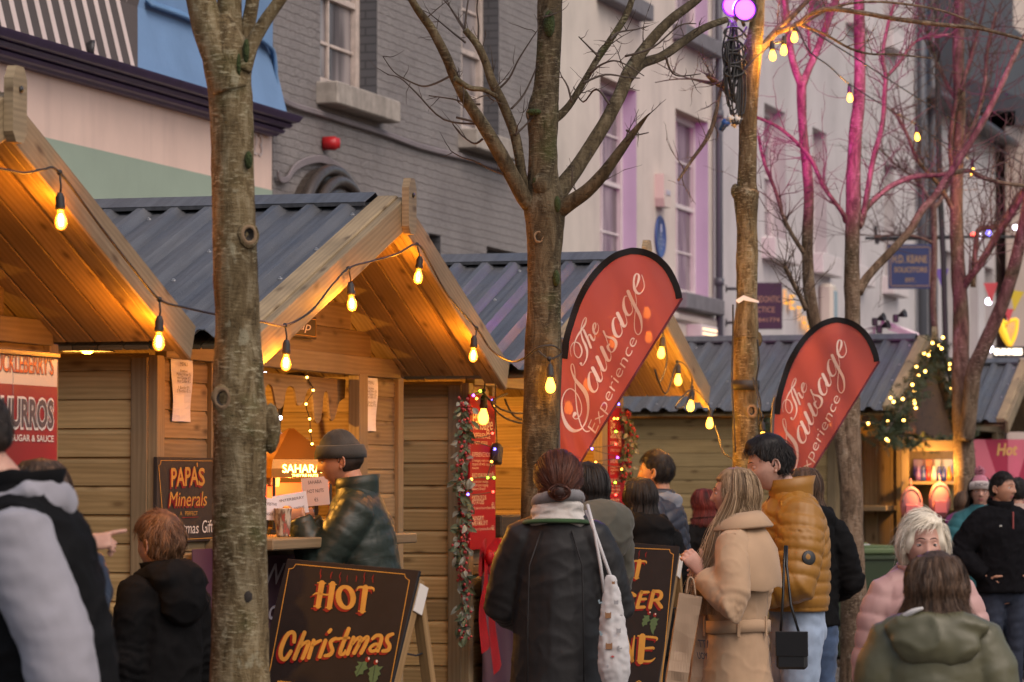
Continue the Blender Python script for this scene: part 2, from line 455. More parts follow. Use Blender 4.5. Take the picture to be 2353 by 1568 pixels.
c = g.mix(g.ramp(n1, [(.62, (0, 0, 0)), (.75, (.5, .5, .5))]), c, (.42, .38, .38)); g.col(c)
hh = g.math('ADD', g.math('MULTIPLY', br.outputs['Color'], 1.0), g.math('MULTIPLY', n1, 1.2)); g.bump(hh, 1.0, .028)
m_dark_brick = mat("charcoal painted brick", (.07, .07, .08), .7); g = N(m_dark_brick)
br = g.n('TexBrick'); br.inputs['Scale'].default_value = 1; br.inputs['Brick Width'].default_value = .225; br.inputs['Row Height'].default_value = .078; br.inputs['Mortar Size'].default_value = .008
g.l(g.coord('UV'), br.inputs['Vector']); g.bump(br.outputs['Fac'], -.5, .012); g.col(g.mix(br.outputs['Fac'], (.085, .085, .095), (.045, .045, .05)))
m_cream = paint("cream render", (.59, .525, .46), .8, .20, .9, 40, .2, dirt=(.40, .35, .32))
m_greyw = paint("pale grey render", (.52, .49, .485), .8, .20, .8, 40, .2, dirt=(.38, .35, .35))
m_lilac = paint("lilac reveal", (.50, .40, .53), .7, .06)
m_bouncerev = paint("bounce tinted reveal", (.45, .33, .25), .7, .1)  # warm bounced light in the window openings, painted in as tan
m_white = paint("white paint", (.62, .56, .55), .5, .1, 6)
m_offwhite = paint("worn cream paint", (.56, .47, .42), .6, .3, 9)
m_stone = paint("weathered stone", (.36, .32, .28), .8, .35, 7, 50, .4, dirt=(.16, .14, .12))
m_slate_sill = paint("grey sill", (.17, .165, .175), .7, .25, 5)
m_glass = mat("window glass", (.20, .18, .185), .12, spec=.6); g = N(m_glass); n1 = g.noise(g.coord('Object', (2.2, 2.2, .5)), 1.2, 2)
g.col(g.ramp(n1, [(.35, (.05, .045, .05)), (.5, (.14, .125, .13)), (.62, (.30, .27, .27))])); g.bump(g.noise(g.coord('Object'), 1.6, 1), .06, .02)
m_black = mat("black metal", (.018, .018, .02), .4); m_black_rub = mat("black rubber", (.015, .014, .014), .6)
m_pipe = mat("dark grey pipe", (.07, .075, .09), .45)
m_bluepipe = paint("blue painted cable", (.12, .23, .40), .5)
m_brickpipe = paint("grey painted cable", (.21, .18, .185), .6)

def building(name, s0, label, cat="building"):
    return tag(empty(name, S(s0, FAC), ROT), label, cat)
def loc(s0, x, y, out=0.0):
    s, z = fac(x, y, out); return s - s0, z

# ---- mural building (its right end at photo x 625)
sE = fac(625, 300)[0]; sA = sE - 12.0
B = building("shop_building", sA, "shop painted with blue, peach and green mural bands and black and white stripes")
m_peach = paint("peach mural paint", (.74, .55, .46), .75, .1, 1.2, 40, .2, dirt=(.50, .36, .31))
m_mint = paint("green mural paint", (.30, .375, .30), .75, .1, 1.2)
m_mblue = paint("blue mural paint", (.145, .25, .42), .75, .14, 2.0, 30, .5)
m_mdark = paint("dark stripe paint", (.085, .07, .066), .8, .15, 3, 40, .4); m_mwhite = paint("pale stripe paint", (.58, .48, .45), .8, .1, 3, 40, .4)
m_purple = paint("dark purple gloss paint", (.065, .042, .11), .38, .25, 8, 90, .12)
W_ = 12.0; zt = 9.0
z_corn_top = loc(sA, 560, 252)[1]; z_corn_bot = loc(sA, 560, 290)[1] - .03
z_apr = z_corn_top + .55
z_green = loc(sA, 300, 362)[1]
mb = MB(); wall_mesh(mb, 0, W_, 0, zt, [], m_front=0)
def sheet(x0, x1, za, zb, y0, y1, m):
    mb.m = m; mb._add([V((x0, y0, za)), V((x1, y0, za)), V((x1, y1, zb)), V((x0, y1, zb))], [[0, 1, 2, 3]])
sheet(0, W_, 0, z_green, -.004, -.004, 1)
xd_top = loc(sA, 318, 0)[0]; xd_bot = loc(sA, 276, 165)[0]
dz = loc(sA, 318, 0)[1] - loc(sA, 276, 165)[1]
def xd(z): return xd_bot + (xd_top - xd_bot) * (z - z_corn_top) / dz
zb0 = z_corn_top - .06
prof = [(-.16, zb0), (-.005, z_apr), (-.005, zt)]
for (ya, za), (yb, zb) in zip(prof, prof[1:]):
    mb.m = 2; mb._add([V((xd(za), ya, za)), V((W_, ya, za)), V((W_, yb, zb)), V((xd(zb), yb, zb))], [[0, 1, 2, 3]])
    mb.m = 3; mb._add([V((0, ya, za)), V((xd(za), ya, za)), V((xd(zb), yb, zb)), V((0, yb, zb))], [[0, 1, 2, 3]])
    pitch = .232; k = 0
    while True:
        xa = xd_bot - .12 - k * pitch; k += 1
        if xa < .2: break
        wd = .085; sh = .0 if zb > z_apr + .1 else .05
        a0, a1 = min(xa - sh * 0, xd(za) - .01), min(xa + wd, xd(za) - .01)
        b0, b1 = min(xa, xd(zb) - .01), min(xa + wd, xd(zb) - .01)
        mb.m = 4; mb._add([V((a0, ya - .004, za)), V((a1, ya - .004, za)), V((b1, yb - .004, zb)), V((b0, yb - .004, zb))], [[0, 1, 2, 3]])
for k in range(5):                                    # stripes that run out along the slanting edge of the blue
    xa = xd_bot + .1 + k * pitch; z0 = z_corn_top + dz * (xa + .09 - xd_bot) / (xd_top - xd_bot)
    mb.m = 4; mb._add([V((xa, -.009, max(z0, z_apr))), V((xa + .085, -.009, max(z0, z_apr) + .25)), V((xa + .085, -.009, zt)), V((xa, -.009, zt))], [[0, 1, 2, 3]])
mb.m = 0; mb.box((W_ / 2, 3.4, 4.5), (W_ - .01, 5.9, 8.9))
mb.build("wall", [m_peach, m_mint, m_mblue, m_mdark, m_mwhite], B)
h = z_corn_top - z_corn_bot
pr = [(0, z_corn_bot), (-.07, z_corn_bot), (-.09, z_corn_bot + .10 * h), (-.13, z_corn_bot + .14 * h), (-.15, z_corn_bot + .28 * h), (-.12, z_corn_bot + .34 * h), (-.19, z_corn_bot + .40 * h),
      (-.22, z_corn_bot + .54 * h), (-.2, z_corn_bot + .60 * h), (-.27, z_corn_bot + .66 * h), (-.30, z_corn_bot + .86 * h), (-.31, z_corn_bot + .95 * h), (-.16, z_corn_top), (0, z_corn_top)]
mb = MB(); mb.prism(pr, W_ - .12, (0.05, 0, 0), (V((0, 1, 0)), V((0, 0, 1)), V((1, 0, 0)))); mb.build("cornice", m_purple, B)
mb = MB()
for k in range(4):
    pts = [(xd_top + .1 + .05 * k, -.03, zt - 1.9 - .03 * k)]
    q = [loc(sA, 330, 3 + 3 * k), loc(sA, 400, 27 + 3 * k), loc(sA, 440, 42 + 3 * k), loc(sA, 560, 72 + 3 * k), loc(sA, 600, 92 + 4 * k), loc(sA, 618 - k, 125), loc(sA, 624 - k * 1.5, 180), loc(sA, 623 - k, 215)]
    mb.smooth = True; mb.tube(curve([(p[0], -.03 - .01 * k, p[1]) for p in q], 5), .017, 6)
mb.build("cable_bundle", m_bluepipe, B)
x_, z_ = loc(sA, 578, 322); text("23", "painted_date", m_mwhite, B, Matrix.Translation((x_, -.012, z_ - .12)) @ Matrix(((1, 0, 0), (0, 0, -1), (0, 1, 0))).to_4x4(), h=.2, bold=-.01)
mb = MB(); x_, z_ = loc(sA, 163, 110); mb.smooth = True; mb.lathe([(0, 0), (.05, 0), (.055, .12), (.075, .14), (.075, .17), (0, .17)], (x_, -.0, z_), 14, V((.45, -1, -.1)))
tag(mb.build("vent_outlet", [m_black]), "small black round outlet on the striped wall above the purple cornice", "vent").parent = None
bpy.data.objects["vent_outlet"].matrix_world = Matrix.Translation(S(sA, FAC)) @ Matrix.Rotation(ROT, 4, 'Z')

# ---- grey brick building
sB0 = sE + .02; sB1 = fac(1237, 400)[0]
B = building("brick_building", sB0, "grey painted brick house with two sash windows and a dark arched doorway hood")
def hole(s0, xl, xr, yt, yb): # pixel extents -> hole in local x, z
    a = loc(s0, xl, yb); b = loc(s0, xr, yb); t = loc(s0, xl, yt); return (a[0], b[0], a[1], t[1])
h1 = hole(sB0, 736, 866, -20, 190); h1 = (h1[0], h1[1], h1[2], h1[2] + 1.75)
h2 = hole(sB0, 1060, 1146, 0, 288); h2 = (h2[0], h2[1], h1[2], h1[2] + 1.75)
h3 = hole(sB0, 1118, 1212, 566, 700); h3 = (h3[0], h3[1], 1.0, h3[3])
h4 = hole(sB0, 985, 1012, 536, 700); h4 = (h4[0], h4[1], 1.0, h4[3])
mb = MB(); wall_mesh(mb, 0, sB1 - sB0, 0, 9.5, [h1, h2, h3, h4], .26, 0, (0, 1)); mb.m = 0; mb.box(((sB1 - sB0) / 2, 3.6, 4.6), (sB1 - sB0 - .02, 5.9, 9.2)); mb.build("wall", [m_brick, m_dark_brick], B)
m_glass2 = mat("dim window glass", (.24, .2, .18), .15, spec=.5)
for h_ in (h1, h2):
    sash(B, h_, .2, m_offwhite, m_glass, 1, True, .09); sill(B, h_, m_stone, .2, .2, .1)
for h_ in (h3, h4): sash(B, h_, .2, m_black, m_glass2, 1, False, .06)
# arched hood of the doorway
cx, _ = loc(sB0, 738, 455); zc = loc(sB0, 738, 372)[1] - 1.08
m_dkgloss = mat("dark bronze gloss", (.05, .038, .03), .28); g = N(m_dkgloss); g.bump(g.noise(g.coord('Object'), 14, 4), .4, .02)
mb = MB(); mb.smooth = True
for rr_, tr, yy in ((1.0, .055, -.12), (.9, .05, -.2), (.8, .06, -.15), (.7, .045, -.24), (.62, .03, -.18)):
    mb.tube([(cx + rr_ * math.cos(a), yy, zc + rr_ * math.sin(a)) for a in [math.pi * k / 28 for k in range(29)]], tr, 8)
mb.smooth = False; mb.prism([(1.02 * math.cos(math.pi * k / 24), 1.02 * math.sin(math.pi * k / 24)) for k in range(25)], .1, (cx, -.1, zc), (V((1, 0, 0)), V((0, 0, 1)), V((0, 1, 0))))
for k in range(34):
    a = math.pi * (k + .5) / 34; mb.beam((cx + .2 * math.cos(a), -.14, zc + .2 * math.sin(a)), (cx + .58 * math.cos(a), -.16, zc + .58 * math.sin(a)), .025, .03, up=V((0, 1, 0)))
mb.build("door_hood", m_dkgloss, B)
mb = MB(); mb.smooth = True
for k in range(4):
    o = .035 * k
    q = [loc(sB0, 629, 395 + 3 * k), loc(sB0, 634, 410 + 2.4 * k), loc(sB0, 650, 407 + 3 * k), loc(sB0, 668, 380 + 4 * k), loc(sB0, 700, 364 + 4 * k), loc(sB0, 735, 362 + 4 * k), loc(sB0, 775, 386 + 4 * k), loc(sB0, 815, 440 + 4 * k)]
    mb.tube(curve([(p[0], -.04, p[1]) for p in q], 6), .014, 5)
for k in range(2):
    q = [loc(sB0, 628, 190), loc(sB0, 632, 214 + 5 * k), loc(sB0, 660, 238 + 5 * k), loc(sB0, 760, 268 + 5 * k), loc(sB0, 880, 306 + 5 * k), loc(sB0, 960, 335 + 5 * k), loc(sB0, 1060, 360 + 5 * k), loc(sB0, 1180, 392 + 5 * k), loc(sB0, 1236, 400 + 5 * k)]
    mb.tube(curve([(p[0], -.03, p[1]) for p in q], 6), .021, 6)
mb.build("wall_cable", m_brickpipe, B)
x_, z_ = loc(sB0, 742, 330); mb = MB(); mb.smooth = True
mb.lathe([(0, 0), (.062, 0), (.062, .11), (.05, .13), (.046, .13), (.046, .15), (0, .155)], (0, 0, 0), 18, V((.25, -1, 0)))
m_redpl = mat("red plastic", (.42, .012, .016), .35)
al = tag(mb.build("alarm_bell", m_redpl), "round red alarm bell on the grey brick wall above the arched doorway", "alarm")
al.matrix_world = Matrix.Translation(S(sB0, FAC)) @ Matrix.Rotation(ROT, 4, 'Z') @ Matrix.Translation((x_, 0, z_))

# ---- cream rendered building
sC0 = sB1 + .02; sC1 = fac(1640, 500)[0]
B = building("rendered_house", sC0, "cream rendered house with tall sash windows and lilac window reveals")
ha = hole(sC0, 1379, 1463, 190, 690); zb_ = fac(1567, 676)[1]; zt_ = fac(1555, 250)[1]
ha = (ha[0], ha[1], zb_, zt_); hb = hole(sC0, 1553, 1628, 250, 680); hb = (hb[0], hb[1], zb_, zt_)
zu = loc(sC0, 1545, 54)[1]
hc = (ha[0], ha[1], zu, zu + 2.2); hd = (hb[0], hb[1], zu, zu + 2.2)
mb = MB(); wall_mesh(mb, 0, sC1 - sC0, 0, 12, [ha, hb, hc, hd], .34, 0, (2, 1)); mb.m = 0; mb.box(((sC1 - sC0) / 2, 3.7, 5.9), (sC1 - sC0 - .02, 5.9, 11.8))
mb.m = 0
for zz in (loc(sC0, 1590, 735)[1],): mb.box(((sC1 - sC0) / 2, -.03, zz), (sC1 - sC0, .07, .09), ch=.02)
mb.build("wall", [m_cream, m_lilac, m_bouncerev], B)
for h_ in (ha, hb, hc, hd):
    sash(B, h_, .2, m_white, m_glass, 1, True, .08); sill(B, h_, m_slate_sill, .2, .18, .16)
    mb = MB(); mb.m = 0; mb._add([V((h_[1] - .003, 0.004, h_[2])), V((h_[1] - .003, .33, h_[2])), V((h_[1] - .003, .33, h_[3])), V((h_[1] - .003, .004, h_[3]))], [[0, 1, 2, 3]])
mb = MB(); mb.smooth = True; x_, _ = loc(sC0, 1637, 500); mb.tube([(x_, -.09, 0), (x_, -.09, 12)], .05, 8)
for zz in (4.2, 6.4, 8.6): mb.tube([(x_, -.09, zz), (x_, -.09, zz + .1)], .065, 8)
mb.build("drainpipe", m_pipe, B)
Mf = lambda s0, x, z, y=-.01: Matrix.Translation(S(s0, FAC)) @ Matrix.Rotation(ROT, 4, 'Z') @ Matrix.Translation((x, y, z)) @ Matrix(((1, 0, 0), (0, 0, -1), (0, 1, 0))).to_4x4()
m_plaque = mat("blue enamel", (.035, .07, .22), .35); m_pltext = mat("white enamel lettering", (.45, .48, .6), .5)
x_, z_ = loc(sC0, 1515, 545); pl = tag(empty("wall_plaque", S(sC0 + x_, FAC, z_), ROT), "round blue enamel plaque with white lettering on the cream wall between two windows", "plaque")
mb = MB(); mb.smooth = True; mb.lathe([(0, 0), (.25, 0), (.265, .012), (.25, .03), (.24, .02), (0, .022)], (0, 0, 0), 40, V((0, -1, 0))); mb.smooth = False; mb.m = 1
for k, (t_, ww) in enumerate((("MARY", .14), ("LIVED IN", .26), ("THIS HOUSE", .32), ("1837", .12))):
    mb.text(t_, (-ww / 2, -.023, .01 - .055 * k), (ww, 0, 0), (0, 0, .032))
mb.build("disc", [m_plaque, m_pltext], pl)
mb = MB(); mb.box((0, -.026, .11), (.06, .006, .1)); mb.build("crest", m_pltext, pl)
x_, z_ = loc(sC0, 1513, 440); ab = tag(empty("alarm_box", S(sC0 + x_, FAC, z_), ROT), "cream plastic alarm box fixed to the cream wall above the blue plaque", "alarm")
mb = MB(); mb.prism([(-.16, -.2), (.16, -.2), (.2, -.1), (.2, .2), (-.2, .2), (-.2, -.1)], .12, (0, -.12, 0), (V((1, 0, 0)), V((0, 0, 1)), V((0, 1, 0)))); mb.build("cover", mat("cream plastic", (.6, .5, .43), .4), ab)
mb = MB(); mb.box((0, -.125, -.02), (.2, .012, .06)); mb.build("lens", mat("grey lens", (.42, .4, .46), .3), ab)

# ---- pale grey building with drainpipes
sD0 = sC1 + .02; sD1 = fac(2114, 600)[0]
B = building("rendered_house", sD0, "long pale grey rendered house with small recessed windows and tall twin drainpipes")
hs = []
zb_ = loc(sD0, 1760, 548)[1]; zt_ = loc(sD0, 1757, 236)[1]
for (xa, xb) in ((1757, 1806), (1868, 1900), (1950, 1978), (2032, 2056)):
    a = loc(sD0, xa, 550)[0]; b = loc(sD0, xb, 550)[0]
    hs.append((a, b, zb_, zt_)); hs.append((a, b, zb_ + 4.1, zt_ + 3.8))
mb = MB(); wall_mesh(mb, 0, sD1 - sD0, 0, 13, hs, .3); mb.box(((sD1 - sD0) / 2, 3.7, 5.0), (sD1 - sD0 - .02, 5.9, 9.8)); mb.build("wall", [m_greyw], B)
for h_ in hs: sash(B, h_, .22, m_white, m_glass, 1, True, .09); sill(B, h_, m_white, .3, .2, .2)
for xx in (2104, 2128):
    mb = MB(); mb.smooth = True; x_, _ = loc(sD0, xx, 600); mb.tube([(x_, -.12, 0), (x_, -.12, 13)], .085, 8); mb.build("drainpipe", m_pipe, B)
# ---- dark gable wall and the far warm white building beyond
m_dkgrey = paint("dark grey cladding", (.075, .08, .09), .6, .15, .8)
pa = plane_hit(2078, 300, S(0, FAC - 6), OD); pb = plane_hit(2330, 300, S(0, FAC - 6), OD); wt = (pb - pa).dot(SD)
B = tag(empty("tall_building", pa.xy.to_3d(), ROT), "tall dark grey clad building rising behind the pale houses", "building")
mb = MB(); mb.box((wt / 2, 3.0, 11), (wt, 6, 22)); mb.build("wall", m_dkgrey, B)
mb = MB(); mb.box((wt / 2, 3.0, 22.1), (wt + .2, 6.3, .25)); mb.build("parapet", m_pipe, B)
m_warmw = paint("warm white render", (.62, .52, .45), .8, .12, .7, dirt=(.45, .36, .3))
sG0 = sD1 + .02; sG1 = fac(2288, 700)[0]; zE = fac(2119, 228)[1]
B = building("rendered_house", sG0, "lower pale house beyond the drainpipes with slate eaves below the dark cladding")
hs = []
for xx in (2165, 2226, 2262): a = loc(sG0, xx, 560)[0]; hs += [(a, a + 1.2, 3.9, 5.9)]
mb = MB(); wall_mesh(mb, 0, sG1 - sG0, 0, zE, hs, .3); mb.box(((sG1 - sG0) / 2, 3.0, zE / 2 - .1), (sG1 - sG0 - .02, 5.0, zE - .25)); mb.build("wall", [m_greyw], B)
for h_ in hs: sash(B, h_, .22, m_white, m_glass, 1, True, .09); sill(B, h_, m_white, .3, .2, .2)
mb = MB(); mb.prism([(-.35, zE), (-.35, zE + .12), (2.6, zE + 1.5), (5.4, zE + .1), (5.4, zE)], sG1 - sG0, (0, 0, 0), (V((0, 1, 0)), V((0, 0, 1)), V((1, 0, 0)))); mb.build("roof", paint("slate roof", (.10, .10, .11), .6), B)
mb = MB(); mb.smooth = True; mb.tube([(0, -.42, zE + .02), (sG1 - sG0, -.42, zE + .02)], .07, 8); mb.build("gutter", m_pipe, B)
sF0 = sG1 + .05
B = tag(empty("corner_building", S(sF0, FAC + .6), ROT - R(5)), "warm white building at the far right with hanging bunting and a lit pub sign", "building")
hs = [(1.2 + 3.0 * k, 2.3 + 3.0 * k, z, z + 2.1) for k in range(7) for z in (4.6,)]
mb = MB(); wall_mesh(mb, 0, 24, 0, 8.8, hs, .3); mb.box((12, 3.7, 4.3), (23.98, 5.9, 8.5)); mb.build("wall", m_warmw, B)
for h_ in hs: sash(B, h_, .22, m_white, m_glass, 1, True, .09); sill(B, h_, m_white, .3, .2, .2)
mb = MB(); mb.box((12, -.2, 8.95), (24.4, .7, .3)); mb.prism([(-.6, 9.1), (4, 11.0), (8.4, 9.1)], 24.4, (-.2, 0, 0), (V((0, 1, 0)), V((0, 0, 1)), V((1, 0, 0)))); mb.build("roof", paint("slate roof", (.09, .09, .1), .6), B)
# dark building that closes the view, and the other side of the street (seen only in reflections and bounced light)
B = tag(empty("brick_terrace", S(70, FAC - 3), ROT), "dark far terrace beyond the end of the street", "building")
mb = MB(); wall_mesh(mb, 0, 60, 0, 14, [(2 + 4 * k, 3.4 + 4 * k, 5, 7) for k in range(14)], .3); mb.build("wall", m_dkgrey, B)
pa = plane_hit(2322, 300, S(0, FAC - 9), OD); B = tag(empty("tall_building", pa.xy.to_3d(), ROT), "tall pale building cut off by the frame's top right corner", "building")
mb = MB(); wall_mesh(mb, 0, 14, 0, 24, [(1.0 + 2.4 * k, 2.2 + 2.4 * k, z, z + 1.8) for k in range(5) for z in (8.5, 11.5, 14.5, 17.5)], .3); mb.build("wall", m_warmw, B)
for k in range(5):
    for z in (8.5, 11.5, 14.5, 17.5): sash(B, (1.0 + 2.4 * k, 2.2 + 2.4 * k, z, z + 1.8), .22, m_white, m_glass, 1, True, .09)
# ------------------------------------------------------------------ market huts
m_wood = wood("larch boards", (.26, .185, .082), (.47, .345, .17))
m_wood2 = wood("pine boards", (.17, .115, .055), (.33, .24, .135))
m_post = wood("planed timber", (.17, .125, .07), (.29, .22, .135), knots=False, grey=.2)
m_barge = wood("weathered bargeboard", (.19, .14, .085), (.36, .275, .17), grey=.25)
m_roof = mat("slate grey steel", (.045, .05, .062), .42, .0, .6); g = N(m_roof)
ob = g.coord('Object'); vo = g.n('TexVoronoi', feature='F1'); vo.inputs['Scale'].default_value = 95; g.l(ob, vo.inputs['Vector'])
drop = g.ramp(vo.outputs['Distance'], [(.0, (1, 1, 1)), (.28, (.8, .8, .8)), (.34, (0, 0, 0))]); n1 = g.noise(ob, 3, 4); nn = g.noise(ob, 22, 3)
dm = g.math('MULTIPLY', drop, g.ramp(nn, [(.42, (0, 0, 0)), (.58, (1, 1, 1))])); g.bump(dm, .5, .004)
st = g.noise(g.coord('Object', (.8, 26, .8)), 1.4, 5, .65); g.col(g.mix(1.0, g.mix(n1, (.055, .058, .066), (.105, .109, .118)), g.ramp(st, [(.3, (.62, .6, .58)), (.6, (1.1, 1.1, 1.1)), (.8, (1.35, 1.32, 1.28))]), 'MULTIPLY')); g.l(g.ramp(n1, [(.3, (.28, .28, .28)), (.7, (.55, .55, .55))]), g.b.inputs['Roughness'])
m_roof_u = mat("pale sheet underside", (.5, .5, .5), .5)
m_screw = mat("zinc screw", (.6, .6, .6), .35, .8)

def shiplap(mb, L, z0, z1, o, ux, un, bh=.124, x_ends=None):
    """overlapping boards: run along ux from o, faces towards un; x_ends(z) gives (start, end)"""
    o = V(o); ux = V(ux); un = V(un); z = z0
    while z < z1 - .012:
        h = min(bh, z1 - z); xa, xb = x_ends(z + h * .5) if x_ends else (0, L)
        if xb - xa > .03:
            j = rnd.uniform(-.0015, .0015)
            pr = [(0, .001), (.024 + j, .001), (.0245 + j, h * .80), (.0165 + j, h * .93), (.014, h - .001), (0, h - .001)]
            n = len(pr); u = rnd.random() * 40; v = rnd.random() * 40
            vs = []; uvs = []
            for xx in (xa, xb):
                for (a, b) in pr: vs.append(o + ux * xx + un * a + UP * (z + b))
            fs = []
            for i in range(n):
                k = (i + 1) % n
                fs.append([i, n + i, n + k, k]); uvs.append([(xa + u, pr[i][1] + v), (xb + u, pr[i][1] + v), (xb + u, pr[k][1] + v), (xa + u, pr[k][1] + v)])
            fs.append(list(range(n))); fs.append(list(range(n, 2 * n))[::-1]); uvs.append([(v, p[1]) for p in pr]); uvs.append([(v, p[1]) for p in pr][::-1])
            mb._add(vs, fs, uvs)
        z += h
X_, Y_, Z_ = V((1, 0, 0)), V((0, 1, 0)), V((0, 0, 1))
W, DP = 3.37, 2.5
XA, X0, X1 = 1.68, -.27, 3.42        # ridge and the two eaves along the front
ZA, Z0, Z1 = 2.97, 2.26, 2.25        # their heights (top of the bargeboards)
OV = .61                             # canopy in front of the wall
def roof_z(x): return Z0 + (ZA - Z0) * (x - X0) / (XA - X0) if x < XA else ZA + (Z1 - ZA) * (x - XA) / (X1 - XA)

def make_hut(label, front='open', group="market huts along the street", opening=(.64, 2.63), counter=1.37, op_top=2.16):
    h = tag(empty("market_hut", (0, 0, 0)), label, "market stall", group)
    zb = .12
    wl = 2.12                                    # wall top
    # side walls
    for sx, x in ((-1, 0), (1, W)):
        mb = MB(); shiplap(mb, DP, zb, wl + .06, (x, 0, 0), Y_, X_ * sx)
        mb.build("side_wall", m_wood, h)
        for yy, y2 in ((.035, -.022), (DP - .035, DP + .022)):
            mb = MB(); mb.box((x + sx * .03, yy, (zb + wl) / 2), (.03, .075, wl - zb + .08))
            mb.box((x - sx * .015, y2, (zb + wl) / 2), (.085, .045, wl - zb + .1)); mb.build("corner_post", m_post, h)
    # front wall with the opening
    a, b = opening
    mb = MB()
    shiplap(mb, 0, counter - .05 if front == 'open' else zb, op_top, (0, 0, 0), X_, -Y_, x_ends=lambda z: (.05, a))
    shiplap(mb, 0, counter - .05 if front == 'open' else zb, op_top, (0, 0, 0), X_, -Y_, x_ends=lambda z: (b + .14, W - .05))
    shiplap(mb, 0, zb, counter - .05, (0, 0, 0), X_, -Y_, x_ends=lambda z: (.05, W - .05))
    def tri(z):
        t = .05
        xa = X0 + (XA - X0) * (z + t - Z0) / (ZA - Z0) + .3; xb = X1 - (X1 - XA) * (z + t - Z1) / (ZA - Z1) - .2
        return max(.05, xa), min(W - .05, xb)
    shiplap(mb, 0, op_top + .1, ZA - .16, (0, 0, 0), X_, -Y_, x_ends=tri, bh=.13)
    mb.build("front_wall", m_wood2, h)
    mb = MB(); mb.box((b + .07, -.03, (counter + op_top) / 2), (.13, .06, op_top - counter + .02)); mb.build("hatch_post", m_post, h)
    mb = MB(); mb.box((a + .0, -.02, (counter + op_top) / 2), (.05, .05, op_top - counter)); mb.build("hatch_post", m_post, h)
    mb = MB(); mb.box((W / 2, -.028, op_top + .05), (W - .1, .055, .098)); mb.build("hatch_lintel", m_post, h)
    mb = MB(); mb.box(((a + b) / 2, -.1, counter - .025), (b - a + .1, .5, .05), ch=.006); mb.build("counter", m_post, h)
    # inside
    mb = MB(); shiplap(mb, W - .1, .1, wl + .4, (.05, DP - .02, 0), X_, -Y_, bh=.135)
    shiplap(mb, DP - .1, .1, wl, (.03, .05, 0), Y_, X_, bh=.135); shiplap(mb, DP - .1, .1, wl, (W - .03, .05, 0), Y_, -X_, bh=.135)
    shiplap(mb, W - .1, wl + .4, ZA - .1, (.05, DP - .02, 0), X_, -Y_, bh=.135, x_ends=lambda z: (XA - (ZA - z) * 2.2, XA + (ZA - z) * 2.2))
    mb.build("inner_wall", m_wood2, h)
    mb = MB(); mb.box((W / 2, DP / 2, .06), (W - .02, DP - .02, .1)); mb.build("floor", m_post, h)
    # roof: soffit boards running down each slope, bargeboards, steel sheets, ridge cap
    y0, y1 = -OV, DP + .12
    for (xe, ze, nm) in ((X0, Z0, 0), (X1, Z1, 1)):
        d = V((xe - XA, 0, ze - ZA)); L = d.length; d.normalize(); nrm = V((-d.z, 0, d.x)) if d.x > 0 else V((d.z, 0, -d.x))
        if nrm.z < 0: nrm = -nrm
        Mx = Matrix((d, V((0, 1, 0)), d.cross(V((0, 1, 0))))).transposed()
        mb = MB(); y = y0 + .05; k = 0
        while y < y1:
            bw = .118; c = V((XA, y + bw / 2, ZA)) + d * (L / 2) - nrm * (.075)
            mb.box(c, (L - .02, bw - .002, .022), Mx, ch=.008); y += bw
        for yy in (y0 + .26, y0 + .54): pass
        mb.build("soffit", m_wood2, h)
        # bargeboard, at the very front
        mb = MB(); c = V((XA, y0 + .022, ZA)) + d * (L / 2 + .01) - nrm * .075
        mb.box(c, (L + .04, .042, .15), Mx, ch=.006)
        c = V((XA, y0 + .09, ZA)) + d * (L / 2) - nrm * .012; mb.box(c, (L, .1, .05), Mx, ch=.006)
        c = V((XA, y0 + .075, ZA)) + d * (L / 2) - nrm * .115; mb.box(c, (L - .06, .06, .05), Mx, ch=.006)
        mb.build("bargeboard", m_barge, h)
        # corrugated sheet
        mb = MB(); per = .172; pr = []
        y = y0 + .13
        while y < y1:
            pr += [(y, .0), (y + .068, .0), (y + .104, .034), (y + .138, .034), (y + .168, .0)]; y += per
        p0 = V((XA, 0, ZA)) + d * .02 - nrm * .012; p1 = V((XA, 0, ZA)) + d * (L + .05) - nrm * .012
        vs = [p0 + Y_ * q[0] + nrm * q[1] for q in pr] + [p1 + Y_ * q[0] + nrm * q[1] for q in pr]; n = len(pr)
        mb._add(vs, [[i, i + 1, n + i + 1, n + i] for i in range(n - 1)])
        vs2 = [p - nrm * .003 for p in vs]; mb.m = 1; mb._add(vs2, [[i, n + i, n + i + 1, i + 1] for i in range(n - 1)])
        mb.m = 2
        yy = y0 + .18
        while yy < y1:
            for t in (.12, .4, .62, .93): mb.lathe([(.011, 0), (.011, .004), (.006, .005), (.006, .01), (0, .011)], V((XA, yy + rnd.uniform(-.01, .01), ZA)) + d * (L * t) - nrm * .012, 6, nrm)
            yy += per * 3
        mb.build("roof_sheet", [m_roof, m_roof_u, m_screw], h)
        mb = MB(); c = V((XA, (y0 + y1) / 2 + .07, ZA)) + d * .075 + nrm * .026; mb.box(c, (.17, y1 - y0 - .16, .004), Mx, ch=.001)
        c = V((XA, (y0 + y1) / 2 + .07, ZA)) + d * .158 + nrm * .018; mb.box(c, (.004, y1 - y0 - .16, .02), Mx, ch=.001)
        mb.build("ridge_cap", m_roof, h)
    # finial board
    mb = MB(); f = [(-.058, -.14), (-.03, -.175), (.03, -.175), (.058, -.14), (.058, .045), (.03, .09), (-.03, .09), (-.058, .045)]
    mb.prism(f, .035, (XA, y0 - .036, ZA), (X_, Z_, Y_)); mb.m = 1
    mb.smooth = True; mb.lathe([(.012, 0), (.012, .006), (0, .01)], (XA, y0 - .037, ZA + .01), 8, V((0, -1, 0))); mb.build("finial", [m_barge, m_black], h)
    return h

